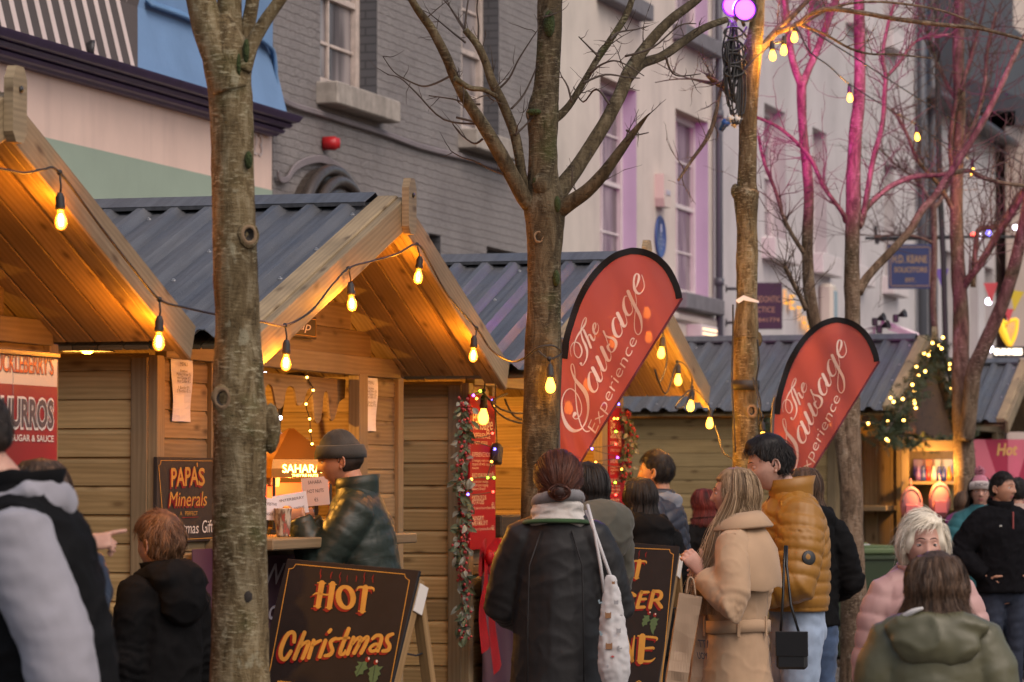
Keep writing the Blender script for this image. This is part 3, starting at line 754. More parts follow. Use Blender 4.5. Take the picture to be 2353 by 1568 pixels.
def place(h, disp, dz=0): h.location = H0 + V((disp[0], disp[1], dz)); h.rotation_euler = (0, 0, ROT)
hut2 = make_hut("timber market hut with grey ribbed roof, a drink menu paper either side of its hatch"); place(hut2, (0, 0))
hut1 = make_hut("timber market hut at the left edge, gable cut by the frame, behind the churros banner"); place(hut1, (-1.231, -4.44))
hut3 = make_hut("timber market hut partly hidden by the red flag, with red menu boards and berry garlands", opening=(.45, 2.8), counter=1.22); place(hut3, (1.287, 4.2))
A4 = P(2143, 770, 33.0); hut4 = make_hut("distant timber market hut whose gable is edged with a lit green garland"); 
a2 = H0 + SD * XA + OD * OV; place(hut4, (A4.x - a2.x, A4.y - a2.y), .04)
hut5 = make_hut("farthest timber market hut at the right edge with a pink and red wall banner"); place(hut5, (A4.x - a2.x + SD.x * 7.0, A4.y - a2.y + SD.y * 7.0), .05)
def hloc(h, x, y, off=0.0):
    """photo point on hut h's front plane moved out by off -> local coordinates"""
    p = plane_hit(x, y, h.location + OD * off, OD); q = p - h.location
    return V((q.dot(SD), -off, q.z))
FRONT = Matrix(((1, 0, 0), (0, 0, -1), (0, 1, 0))).to_4x4()          # lettering on a hut front: x right, y up, z out
def hw(h): return Matrix.Translation(h.location) @ Matrix.Rotation(ROT, 4, 'Z')
# ------------------------------------------------------------------ bare street trees
def bark(name, a, b, c, moss=.0):
    m = mat(name, a, .9, spec=.2); g = N(m); ob = g.coord('Object')
    n1 = g.noise(g.coord('Object', (11, 11, 3.2)), 2.0, 6, .68, .6); n2 = g.noise(ob, 4.0, 5, .6); n3 = g.noise(g.coord('Object', (16, 16, 58)), 1.7, 4, .65)
    cc = g.ramp(n1, [(.36, a), (.5, b), (.64, c)]); big = g.noise(ob, 1.7, 3, .5); lich = g.noise(g.coord('Object', (9, 9, 6)), 1.3, 5, .65)
    cc = g.mix(1.0, cc, g.ramp(big, [(.35, (.62, .60, .55)), (.65, (1.25, 1.22, 1.1))]), 'MULTIPLY')
    cc = g.mix(g.math('MULTIPLY', g.ramp(n3, [(.54, (0, 0, 0)), (.64, (1, 1, 1))]), g.ramp(n2, [(.42, (0, 0, 0)), (.6, (.85, .85, .85))])), cc, (c[0] * 1.6, c[1] * 1.7, c[2] * 1.7))
    cc = g.mix(g.ramp(lich, [(.60, (0, 0, 0)), (.66, (.6, .6, .6))]), cc, (c[0] * 1.25, c[1] * 1.4, c[2] * 1.45))
    cc = g.mix(g.ramp(n3, [(.30, (.8, .8, .8)), (.40, (0, 0, 0))]), cc, (a[0] * .4, a[1] * .4, a[2] * .4))
    if moss: cc = g.mix(g.ramp(n2, [(.55, (0, 0, 0)), (.72, (moss,) * 3)]), cc, (.035, .05, .01))
    g.col(cc); g.bump(g.math('ADD', g.math('MULTIPLY', n1, .9), g.math('MULTIPLY', n3, .6)), .9, .012); return m
m_bark = bark("olive brown bark", (.065, .045, .022), (.145, .108, .06), (.23, .19, .125), .5)
m_bark2 = bark("dark wet bark", (.035, .026, .016), (.075, .058, .036), (.13, .105, .07), .6)
m_bark3 = bark("brown bark", (.06, .042, .03), (.13, .09, .066), (.2, .15, .115), .2)
m_twig = mat("dark twig", (.05, .034, .025), .8)
m_twig2 = mat("brown twig", (.085, .055, .04), .8)
m_moss = mat("dark green moss", (.03, .045, .008), .95); g = N(m_moss); g.bump(g.noise(g.coord('Object'), 90, 3), 1, .02)
m_heart = mat("cut wood", (.20, .13, .07), .8); m_hollow = mat("dark knot hole", (.018, .013, .01), .9)
def LB(mb, pts, Y0, Y1=None, n=9, rough=.10, sub=6, seed=0):
    """limb through photo points (x, y, width) at depth Y0..Y1"""
    Y1 = Y0 if Y1 is None else Y1; q = curve(pts, sub); out = []; rad = []
    for i, p in enumerate(q):
        Y = Y0 + (Y1 - Y0) * i / (len(q) - 1); out.append(P(p[0], p[1], Y)); rad.append(max(p[2], .5) / 2 * Y / F)
    def rf(i, a, p): return 1 + rough * noise.noise(V((math.cos(a) * 1.3 + seed, math.sin(a) * 1.3, p.z * 5.0 + p.x * 2))) + rough * .5 * noise.noise(V((math.cos(a) * 3, math.sin(a) * 3 + seed, p.z * 17)))
    mb.smooth = True; mb.tube(out, rad, n, True, rf); return out, rad
def twigs(mb, pts, rad, count, L, r, rg, depth=1, spread=1.0, up=.4):
    """random side shoots on a limb"""
    for _ in range(count):
        i = rg.randrange(max(1, len(pts) // 6), len(pts)); p = pts[i]
        t = (pts[min(i + 1, len(pts) - 1)] - pts[max(i - 1, 0)]).normalized()
        d = (t * rg.uniform(.2, .9) + V((rg.gauss(0, 1), rg.gauss(0, 1), rg.gauss(up, .8))) * spread * .6).normalized()
        l = L * rg.uniform(.45, 1.25); q = [p]; rr = [r]
        m = 6
        for k in range(m):
            d = (d + V((rg.gauss(0, .16), rg.gauss(0, .16), rg.gauss(.05, .16)))).normalized()
            q.append(q[-1] + d * (l / m)); rr.append(r * (1 - .72 * (k + 1) / m))
        mb.smooth = True; mb.tube(q, rr, 4)
        if depth: twigs(mb, q, rr, rg.randint(2, 4), l * .5, r * .55, rg, depth - 1, spread, up)

def knot(mb, c, d, r):
    """healed branch scar: a lumpy ring almost flush with the bark, with a dark hollow"""
    d = V(d).normalized(); a1 = d.cross(UP).normalized(); a2 = a1.cross(d); n = 18; mb.smooth = True; rows = []
    for q, h in ((1.75, -.03), (1.45, .0), (1.15, .004), (.92, .006), (.76, .003), (.58, -.006), (.3, -.012)):
        rows.append([V(c) + (a1 * math.cos(t) + a2 * math.sin(t) * 1.18) * (r * q * (1 + .16 * noise.noise(V((math.cos(t) * 1.7 + r * 90, math.sin(t) * 1.7, q))))) + d * (h + .006 * noise.noise(V((math.cos(t) * 3, math.sin(t) * 3, q * 2)))) for t in [2 * math.pi * k / n for k in range(n)]])
    for a, m_ in ((0, 0), (1, 0), (2, 1), (3, 1), (4, 2), (5, 2)):
        mb.m = m_; mb._add(rows[a] + rows[a + 1], [[k, (k + 1) % n, n + (k + 1) % n, n + k] for k in range(n)])
    mb.m = 2; mb._add(rows[-1], [list(range(n))]); mb.m = 0

# tree 1, nearest
Y = 12.2
T1 = tag(empty("tree", P(552, 784, Y).xy.to_3d()), "nearest bare tree, thick olive trunk with healed knots before the drinks hut", "tree", "bare street trees")
def new_tree(label, x, Y): return tag(empty("tree", P(x, 784, Y).xy.to_3d()), label, "tree", "bare street trees")
def local(o, T):             # builders work in world space; parts sit under the tree's empty
    o.parent = T; o.matrix_parent_inverse = Matrix.Translation(-T.location); return o
def crown(a, b, ma, mb_, T):
    n = len(a.v); a.v += b.v; a.f += [[n + i for i in f] for f in b.f]; a.uv += b.uv; a.mi += [1] * len(b.f); a.sm += b.sm; local(a.build("branches", [ma, mb_]), T)
gy = lambda Y: 784 + F * math.tan(TILT) + 1.66 * F / Y
mb = MB()
LB(mb, [(548, gy(Y), 190), (549, 1900, 150), (551, 1568, 138), (551, 1400, 132), (550, 1200, 124), (552, 1040, 122), (556, 985, 132), (548, 900, 120), (546, 770, 104), (540, 620, 102), (537, 460, 98), (533, 320, 98), (529, 210, 102), (522, 140, 112), (512, 90, 96), (500, 40, 60)], Y, n=22, rough=.07, seed=1)
LB(mb, [(530, 210, 84), (505, 130, 80), (480, 70, 74), (462, 0, 70), (445, -80, 62)], Y - .03, n=14, rough=.07, seed=2)
for c, d, r in ((P(572, 540, Y - .070), (.35, -1, 0), .025), (P(511, 916, Y - .080), (-.3, -1, 0), .028)): knot(mb, c, d, r)
c = P(622, 985, Y); mb.smooth = True; mb.ball(c, (.035, .05, .09), 10); mb.m = 2; mb.ball(P(566, 1372, Y - .088), (.022, .012, .03), 8); mb.m = 0
local(mb.build("trunk", [m_bark, m_heart, m_hollow]), T1)
mb = MB()
LB(mb, [(535, 190, 60), (530, 110, 60), (528, 40, 58), (526, -60, 54)], Y + .04, n=12, rough=.06, seed=3)
LB(mb, [(556, 150, 44), (566, 80, 36), (578, 20, 32), (588, -60, 30)], Y + .05, n=10, seed=4)
LB(mb, [(556, 160, 46), (580, 100, 34), (612, 45, 30), (650, -10, 27), (690, -70, 25)], Y - .04, n=10, seed=5)
local(mb.build("branches", m_bark), T1)
for x, y, a, b in ((571, 368, .016, .036), (566, 118, .014, .05), (548, 150, .012, .05)): mb = MB(); mb.smooth = True; mb.ball(P(x, y, Y - .062), (a * .9, .02, b * .9), 10); local(mb.build("moss_patch", m_moss), T1)

# tree 2
Y = 16.2; rg = random.Random(3)
T2 = new_tree("dark bare tree with forked limbs and a broken branch, beside the first red flag", 1245, Y)
mb = MB(); mb2 = MB(); mbt = MB()
LB(mb, [(1236, gy(Y), 120), (1237, 1500, 96), (1239, 1180, 88), (1241, 1040, 86), (1246, 860, 86), (1250, 700, 80), (1252, 600, 78), (1253, 520, 86), (1250, 470, 92), (1247, 410, 72), (1248, 330, 66), (1248, 262, 74), (1256, 200, 58), (1262, 100, 58), (1265, 0, 58), (1268, -90, 54)], Y, n=18, rough=.08, seed=7)
mb.m = 0; knot(mb, P(1221, 262, Y - .03), (-.6, -1, .1), .02); knot(mb, P(1238, 545, Y - .075), (-.1, -1, 0), .02); mb.smooth = True; mb.ball(P(1245, 425, Y - .05), (.05, .05, .06), 10)
local(mb.build("trunk", [m_bark2, m_heart, m_hollow]), T2)
limbs = []
def L2(pts, Ya=Y, Yb=None, n=8, seed=0, rough=.1): limbs.append(LB(mb2, pts, Ya, Yb, n, rough, 6, seed)); return limbs[-1]
L2([(1225, 480, 40), (1201, 448, 38), (1152, 358, 34), (1109, 287, 30), (1069, 227, 26), (1043, 175, 24), (1026, 132, 23), (993, 69, 21), (960, 23, 18), (935, -20, 16)], Y, Y - .5, seed=1)
L2([(1228, 470, 30), (1203, 425, 27), (1193, 360, 24), (1181, 303, 23), (1155, 237, 22), (1132, 191, 21), (1115, 142, 19), (1098, 105, 18), (1069, 69, 16)], Y, Y - .2, seed=2)
L2([(1045, 180, 15), (1080, 202, 13), (1110, 206, 12), (1142, 222, 11)], Y - .35, Y - .25, 6)
L2([(1262, 470, 52), (1300, 420, 40), (1334, 373, 36), (1386, 290, 33), (1423, 221, 32), (1445, 168, 32), (1479, 115, 27), (1538, 49, 24), (1601, 0, 20), (1640, -40, 18)], Y, Y + .8, 10, seed=3)
L2([(1440, 180, 30), (1472, 148, 25), (1522, 129, 22), (1575, 92, 20), (1621, 63, 18), (1668, 46, 16)], Y + .4, Y + 1.2, 8, seed=4)
L2([(1262, 280, 26), (1290, 262, 20), (1314, 234, 17), (1340, 191, 16), (1367, 145, 16), (1403, 92, 16), (1436, 40, 17), (1452, 0, 15), (1460, -40, 14)], Y, Y + .3, 8, seed=5)
L2([(1270, 490, 50), (1304, 470, 38), (1347, 440, 32), (1387, 399, 28), (1433, 336, 21), (1462, 297, 14), (1480, 275, 8), (1493, 260, 1.5)], Y, Y - .3, 8, seed=6)
tw = [(1043, 170, [(1000, 192), (970, 198), (935, 184), (905, 165), (880, 130)]), (1069, 98, [(1040, 75), (1010, 50), (985, 30)]), (1048, 270, [(1100, 284), (1020, 275), (955, 212), (920, 180), (890, 172)]), (1103, 240, [(1075, 238), (1040, 228), (985, 220)]),
      (1109, 320, [(1090, 330), (1060, 310), (1040, 285)]), (1156, 400, [(1130, 390), (1090, 370), (1062, 362), (1040, 350)]), (1140, 210, [(1170, 180), (1190, 140), (1215, 100), (1235, 70)]), (1175, 250, [(1205, 215), (1235, 150), (1248, 110)]), (1068, 68, [(1072, 30), (1076, 0), (1078, -20)]), (1098, 110, [(1100, 60), (1096, 20), (1100, -10)]),
      (1069, 69, [(1050, 40), (1030, 12), (1010, -10)]), (1184, 310, [(1205, 290), (1230, 265), (1245, 255)]), (1340, 191, [(1390, 172), (1440, 178), (1470, 180)]), (1355, 170, [(1380, 150), (1410, 140), (1440, 150), (1480, 175)]), (1403, 92, [(1420, 75), (1460, 68), (1490, 60)]),
      (1375, 130, [(1355, 110), (1330, 85)]), (1400, 240, [(1370, 205), (1340, 235), (1318, 200)]), (1440, 300, [(1460, 310), (1490, 305)]), (1436, 130, [(1500, 110), (1560, 60), (1600, 55)]), (1530, 130, [(1540, 160), (1560, 175), (1610, 170)]), (1314, 236, [(1305, 200), (1290, 175)]), (1250, 40, [(1280, 30)])]
for (x, y, q) in tw:
    q = [(x, y)] + q; w0 = 6.0
    pts, rad = LB(mbt, [(p[0], p[1], w0 * (1 - .75 * i / len(q))) for i, p in enumerate(q)], Y - .1, Y + rg.uniform(-.2, .2), 5, .05, 4)
    twigs(mbt, pts, rad, 3, .12, .0024, rg, 0)
for pts, rad in limbs: twigs(mbt, pts, rad, 5, .2, .0035, rg, 1)
crown(mb2, mbt, m_bark2, m_twig, T2)
for x, y, a, b in ((1278, 640, .02, .05), (1242, 420, .045, .05), (1262, 55, .03, .08), (1228, 258, .04, .02), (1280, 470, .02, .05)): mb = MB(); mb.smooth = True; mb.ball(P(x, y, Y - .062), (a * .9, .03, b * .8), 10); local(mb.build("moss_patch", m_moss), T2)

# tree 3, carrying the floodlights
Y = 21.6; rg = random.Random(5)
T3 = new_tree("slim bare tree holding the purple floodlights and coils of black cable", 1714, Y)
mb = MB(); mb2 = MB(); mbt = MB(); limbs = []
LB(mb, [(1708, gy(Y), 90), (1710, 1300, 64), (1712, 1060, 56), (1712, 900, 55), (1713, 790, 58), (1713, 770, 62), (1716, 690, 48), (1717, 600, 52), (1716, 520, 48), (1715, 445, 60), (1717, 420, 46), (1719, 300, 42), (1722, 200, 44), (1730, 120, 42), (1738, 60, 34), (1744, -30, 28), (1748, -80, 26)], Y, n=14, rough=.08, seed=11)
knot(mb, P(1727, 945, Y - .07), (.3, -1, 0), .028); mb.m = 0; mb.smooth = True; mb.ball(P(1690, 440, Y), (.03, .03, .05), 8); mb.ball(P(1741, 780, Y), (.03, .03, .05), 8)
local(mb.build("trunk", [m_bark, m_heart, m_hollow]), T3)
L2([(1730, 130, 26), (1755, 105, 20), (1789, 66, 16), (1822, 36, 13), (1862, -5, 11)], Y, Y + .5, 7, seed=1)
L2([(1785, 75, 14), (1832, 56, 12), (1862, 33, 11), (1908, 21, 12), (1987, 31, 11), (2053, 43, 11), (2152, 56, 10), (2250, 66, 9), (2353, 92, 7), (2400, 110, 6)], Y + .2, Y + .2, 7, seed=2)
L2([(1836, 56, 7), (1895, 79, 6), (1954, 112, 6), (2004, 125, 5), (2053, 125, 5), (2142, 135, 3)], Y + .2, Y + .6, 5, seed=3)
L2([(1840, 60, 6), (1908, 20, 6), (1990, 5, 6), (2080, 10, 6), (2180, 30, 5), (2300, 80, 4)], Y + .4, Y + .8, 5, seed=4)
L2([(1690, 60, 8), (1680, 140, 8), (1657, 204, 8), (1640, 280, 9), (1624, 320, 9), (1591, 366, 8), (1558, 415, 6)], Y - .1, Y - .3, 6, seed=5)
L2([(1700, 230, 12), (1660, 200, 12), (1640, 186, 12), (1625, 172, 10)], Y, Y - .1, 6, seed=6)
for pts, rad in limbs: twigs(mbt, pts, rad, 9, .26, .004, rg, 1)
pts, rad = LB(mbt, [(1640, 190, 5), (1590, 182, 4), (1545, 183, 3), (1505, 190, 2)], Y, Y, 5); twigs(mbt, pts, rad, 4, .2, .003, rg, 1)
pts, rad = LB(mbt, [(1640, 195, 5), (1600, 185, 4), (1560, 172, 3), (1500, 140, 2)], Y, Y, 5); twigs(mbt, pts, rad, 4, .2, .003, rg, 1)
crown(mb2, mbt, m_bark3, m_twig2, T3)

# tree 4: two stems washed in magenta light
Y = 27.0; rg = random.Random(8)
T4 = new_tree("twin stemmed bare tree washed in magenta light behind the second flag", 1955, Y)
mb = MB(); mb2 = MB(); mbt = MB(); limbs = []
LB(mb, [(1964, gy(Y), 76), (1962, 1400, 62), (1958, 1240, 54), (1955, 1060, 50), (1954, 922, 44), (1959, 724, 36), (1958, 658, 38), (1958, 559, 34), (1961, 460, 36), (1961, 396, 33), (1967, 297, 31), (1974, 231, 28), (1976, 132, 27), (1974, 0, 25), (1974, -70, 24)], Y, n=14, rough=.08, seed=20)
LB(mb, [(1958, 1235, 40), (1940, 1060, 34), (1922, 960, 30), (1895, 830, 29), (1865, 707, 29), (1855, 575, 26), (1859, 460, 24), (1855, 396, 23), (1845, 297, 21), (1842, 231, 22), (1842, 185, 24)], Y, Y - .25, n=12, rough=.08, seed=21)
local(mb.build("trunk", m_bark3), T4)
L2([(1843, 200, 20), (1822, 142, 17), (1812, 82, 15), (1806, 33, 14), (1801, -20, 13)], Y - .25, Y - .3)
L2([(1844, 195, 20), (1858, 160, 17), (1872, 129, 18), (1888, 89, 16), (1905, 43, 16), (1921, 0, 15), (1935, -40, 14)], Y - .25, Y - .1)
L2([(1862, 130, 7), (1858, 60, 7), (1864, 0, 6), (1870, -40, 6)], Y - .2, Y - .1, 5)
L2([(1852, 711, 14), (1838, 680, 12), (1826, 658, 12), (1803, 612, 11)], Y - .2, Y - .4, 6)
L2([(1846, 580, 11), (1822, 542, 10), (1799, 496, 9), (1783, 442, 9), (1756, 373, 8), (1743, 313, 7)], Y - .25, Y - .5, 6)
L2([(1944, 508, 16), (1935, 488, 12), (1895, 432, 11), (1865, 369, 11), (1836, 333, 10), (1789, 293, 9), (1740, 270, 7)], Y, Y - .4, 6)
L2([(1972, 520, 22), (1984, 495, 15), (2004, 379, 13), (2027, 290, 12), (2033, 214, 11), (2035, 175, 11), (2028, 130, 9), (2040, 60, 8), (2055, 10, 7)], Y, Y + .2, 7)
L2([(2035, 178, 9), (2066, 145, 8), (2090, 110, 7), (2120, 88, 6), (2185, 79, 4)], Y + .2, Y + .5, 5)
L2([(1975, 505, 20), (1991, 478, 15), (2020, 449, 13), (2053, 425, 13), (2103, 406, 12), (2162, 402, 11), (2225, 393, 11), (2251, 406, 11), (2300, 420, 10), (2360, 428, 9)], Y, Y + .8, 6)
L2([(1972, 672, 26), (1997, 632, 20), (2037, 589, 19), (2086, 536, 18), (2119, 483, 18), (2145, 455, 18), (2185, 396, 17), (2225, 336, 16), (2264, 270, 15), (2294, 211, 14), (2324, 145, 13), (2345, 100, 12), (2375, 50, 11)], Y, Y + .6, 8)
for pts, rad in limbs: twigs(mbt, pts, rad, 24, .5, .0046, rg, 1)
crown(mb2, mbt, m_bark3, m_twig2, T4)

# tree 5: right of the garlanded hut
Y = 32.0; rg = random.Random(9)
T5 = new_tree("bare tree with two heavy leaning stems right of the garlanded hut", 2212, Y)
mb = MB(); mb2 = MB(); mbt = MB(); limbs = []
LB(mb, [(2222, gy(Y), 80), (2220, 1240, 56), (2216, 1060, 50), (2208, 900, 42), (2208, 724, 36), (2202, 625, 34), (2198, 526, 32), (2198, 430, 30), (2202, 330, 29), (2205, 231, 28), (2202, 132, 28), (2205, 0, 26), (2206, -70, 24)], Y, n=14, rough=.08, seed=30)
LB(mb, [(2219, 1010, 40), (2228, 938, 36), (2238, 856, 36), (2264, 790, 34), (2297, 714, 32), (2327, 625, 30), (2347, 542, 28), (2357, 493, 26), (2372, 400, 24), (2390, 250, 22)], Y - .1, Y - .5, n=12, rough=.08, seed=31)
local(mb.build("trunk", m_bark3), T5)
L2([(2208, 668, 22), (2228, 638, 19), (2251, 608, 18), (2294, 536, 18), (2337, 470, 17), (2358, 430, 16)], Y, Y - .3, 7)
L2([(2236, 660, 12), (2240, 592, 13), (2245, 542, 12), (2253, 525, 12), (2284, 523, 12), (2307, 503, 11), (2345, 440, 10)], Y + .2, Y + .3, 6)
L2([(2195, 420, 14), (2185, 370, 12), (2185, 313, 12), (2195, 247, 11), (2212, 191, 10), (2231, 132, 9), (2250, 60, 8)], Y, Y - .3, 6)
L2([(2198, 500, 14), (2160, 430, 11), (2110, 370, 9), (2080, 300, 8), (2050, 250, 7)], Y, Y - .4, 6)
L2([(2203, 340, 14), (2240, 280, 11), (2262, 200, 10), (2270, 110, 9), (2290, 30, 8)], Y, Y + .3, 6)
L2([(2203, 240, 12), (2170, 180, 9), (2140, 110, 8), (2120, 30, 7)], Y, Y + .3, 6)
for pts, rad in limbs: twigs(mbt, pts, rad, 30, .75, .0055, rg, 1)
crown(mb2, mbt, m_bark3, m_twig2, T5)
# tree 6: thin stem behind the garlanded gable
Y = 37.0; rg = random.Random(12)
T6 = new_tree("thin bare tree rising behind the garlanded gable beside the blue hanging sign", 2147, Y)
mb = MB(); mb2 = MB(); mbt = MB(); limbs = []
LB(mb, [(2155, gy(Y), 40), (2152, 1000, 24), (2149, 783, 17), (2144, 691, 15), (2147, 592, 14), (2146, 486, 14), (2142, 470, 14)], Y, n=10, seed=40)
local(mb.build("trunk", m_bark3), T6)
L2([(2145, 480, 12), (2165, 455, 9), (2180, 420, 8), (2195, 380, 7), (2215, 320, 6)], Y, Y + .2, 6)
L2([(2143, 480, 10), (2125, 440, 8), (2095, 405, 7), (2060, 380, 6), (2020, 340, 5)], Y, Y - .2, 6)
L2([(2146, 560, 8), (2110, 545, 6), (2060, 540, 5), (2010, 545, 4)], Y, Y - .3, 5)
for pts, rad in limbs: twigs(mbt, pts, rad, 26, .8, .0055, rg, 1)
crown(mb2, mbt, m_bark3, m_twig2, T6)

# ------------------------------------------------------------------ floodlights and cable coil on tree 3
m_purple_led = emis("purple led lens", (.36, .04, 1.0), 7)
m_mag_led = emis("magenta led lens", (1.0, .05, .55), 40)
def flood(c, d, m, label, q=1.0):
    d = V(d).normalized(); o = tag(empty("floodlight", c), label, "lamp", "floodlights in the tree")
    mb = MB(); mb.smooth = True; mb.lathe([(0, -.10), (.05, -.10), (.06, -.08), (.075, 0), (.078, .03), (.068, .03), (.066, .01)], (0, 0, 0), 18, d); mb.build("housing", m_black, o).scale = (q, q, q)
    mb = MB(); mb.smooth = True; mb.lathe([(.067, .008), (.05, .016), (0, .02)], (0, 0, 0), 18, d); mb.build("lens", m, o).scale = (q, q, q)
    mb = MB(); mb.tube([(0, .0, 0), V((.0, .02, -.06)) - d * .08, V((.02, .05, -.1)) - d * .1], .012, 6); mb.build("bracket", m_black, o)
    return o
Y = 21.6
fl = flood(P(1686, 12, Y - .05), (-.05, -1, -.22), m_purple_led, "glowing purple floodlight clamped near the top of the slim tree")
fl2 = flood(P(1724, -26, Y + .1), (.42, 1, .02), m_mag_led, "magenta floodlight on the slim tree, pointed at the twin stemmed tree")
def spot(parent, name, e, c, d, size, blend=.6, r=.06):
    l = bpy.data.lights.new(name, 'SPOT'); l.energy = e; l.color = c; l.spot_size = R(size); l.spot_blend = blend; l.shadow_soft_size = r
    o = bpy.data.objects.new(name, l); col.objects.link(o); o.parent = parent; o.location = V(d).normalized() * .05
    o.rotation_euler = (-V(d).normalized()).to_track_quat('Z', 'Y').to_euler(); return o
l_ = bpy.data.lights.new("purple_spill", 'POINT'); l_.energy = 16; l_.color = (.45, .05, 1.0); l_.shadow_soft_size = .05; lo = bpy.data.objects.new("purple_spill", l_); col.objects.link(lo); lo.parent = fl; lo.location = (0, -.12, -.03)
fl3 = flood(P(1711, 22, Y - .16), (.15, -1, -.2), m_purple_led, "second purple floodlight clamped just right of and below the first")
spot(fl, "purple_beam", 90, (.45, .05, 1.0), (-.05, -1, -.02), 70)
spot(fl2, "magenta_beam", 2300, (1.0, .0, .66), P(1915, 150, 27) - P(1724, -26, 21.7), 30, .7)
mb = MB(); mb.smooth = True; rg = random.Random(4)
for k in range(16):
    x = 1688 + rg.uniform(-14, 16); y0 = rg.uniform(40, 110); y1 = rg.uniform(150, 290); w_ = rg.uniform(6, 20)
    q = [P(x, y0, Y - .2), P(x - w_, (y0 + y1) / 2, Y - .22 + rg.uniform(-.04, .04)), P(x - w_ * .4, y1 - 8, Y - .22), P(x + 2, y1, Y - .23), P(x + w_ * .5, y1 - 12, Y - .22), P(x + w_ * .7, (y0 + y1) / 2 + 10, Y - .2), P(x + 3, y0 + 4, Y - .2)]
    mb.tube([V(a) for a in curve([tuple(a) for a in q], 5)], .006, 5)
for k in range(4):
    y = 62 + 30 * k; mb.tube([V(a) for a in curve([tuple(P(1690 + 26 * math.cos(t), y + 18 * math.sin(t) + t * 4, Y - .19 - .06 * abs(math.sin(t / 2)))) for t in (0, 1, 2, 3, 4, 5, 6.2)], 4)], .007, 5)
tag(mb.build("cable_coil", m_black_rub), "tangled coil of black cable hanging on the slim tree under the purple floodlight", "cable")
m_plug_w = mat("white plug plastic", (.6, .58, .55), .4); m_plug_b = mat("blue plug plastic", (.02, .07, .25), .4)
for (x, y, m_, l_) in ((1676, 276, m_plug_w, "white cable connector hanging left among the coils on the slim tree"), (1692, 279, m_plug_w, "white cable connector hanging right, against the slim tree's trunk"), (1664, 288, m_plug_b, "blue cable connector under the white ones on the slim tree")):
    mb = MB(); mb.smooth = True; mb.lathe([(0, -.04), (.016, -.04), (.019, 0), (.025, .008), (.025, .034), (.018, .034), (.016, .016), (0, .016)], P(x, y, Y - .2), 12, V((.5, -.3, .8)))
    tag(mb.build("cable_connector", m_), l_, "connector")
mb = MB(); mb.smooth = True
mb.tube([V(q) for q in curve([tuple(P(x, y, Y - .09)) for x, y in ((1684, 700), (1684, 780), (1682, 870), (1686, 960), (1690, 1040))], 5)], .006, 5)
mb.tube([V(q) for q in curve([tuple(P(x, y, Y - .08)) for x, y in ((1740, 780), (1744, 830), (1738, 880), (1748, 930), (1742, 980))], 5)], .006, 5)
tag(mb.build("trunk_cable", m_black_rub), "thin black cable running down the slim tree's trunk", "cable")
mb = MB(); mb.smooth = True
mb.lathe([(.0, -.03), (.087, -.03), (.088, .03), (.0, .03)], P(1713, 886, Y), 20)
tag(mb.build("tape_band", m_black_rub), "black band of tape around the slim tree's trunk", "tape")
mb = MB(); mb.prism([(-.07, 0), (-.02, .03), (.075, -.005), (.075, -.018), (-.02, .0), (-.05, -.02)], .01, P(1716, 690, Y - .1), (V((1, 0, 0)), V((0, 0, 1)), V((0, 1, 0))))
tag(mb.build("paper_scrap", mat("white paper", (.7, .66, .66), .7)), "scrap of white paper stuck to the slim tree's trunk", "paper")
# ------------------------------------------------------------------ festoon bulbs on cables
m_fil = emis("glowing filament", (1.0, .56, .11), 40)
m_bulb = bpy.data.materials.new("amber bulb glass"); m_bulb.use_nodes = True; t = m_bulb.node_tree
for n_ in list(t.nodes): t.nodes.remove(n_)
o_ = t.nodes.new('ShaderNodeOutputMaterial'); tr = t.nodes.new('ShaderNodeBsdfTransparent'); tr.inputs[0].default_value = (1, .72, .32, 1)
gl = t.nodes.new('ShaderNodeBsdfGlossy'); gl.inputs[1].default_value = .05; em = t.nodes.new('ShaderNodeEmission'); em.inputs[0].default_value = (1, .33, .02, 1); em.inputs[1].default_value = .75
lw = t.nodes.new('ShaderNodeLayerWeight'); lw.inputs[0].default_value = .25
m1 = t.nodes.new('ShaderNodeMixShader'); t.links.new(lw.outputs['Facing'], m1.inputs[0]); t.links.new(tr.outputs[0], m1.inputs[1]); t.links.new(gl.outputs[0], m1.inputs[2])
ad = t.nodes.new('ShaderNodeAddShader'); t.links.new(m1.outputs[0], ad.inputs[0]); t.links.new(em.outputs[0], ad.inputs[1]); t.links.new(ad.outputs[0], o_.inputs[0])
m_glow = emis("overbright bulb", (1.0, .46, .05), 5)
LAMP = (1.0, .385, .03)
def lamp(parent, p, e, c=LAMP, r=.028):
    l = bpy.data.lights.new("bulb_light", 'POINT'); l.energy = e; l.color = c; l.shadow_soft_size = r
    o = bpy.data.objects.new("bulb_light", l); col.objects.link(o); o.parent = parent; o.location = p; return o
bulb_me = {}
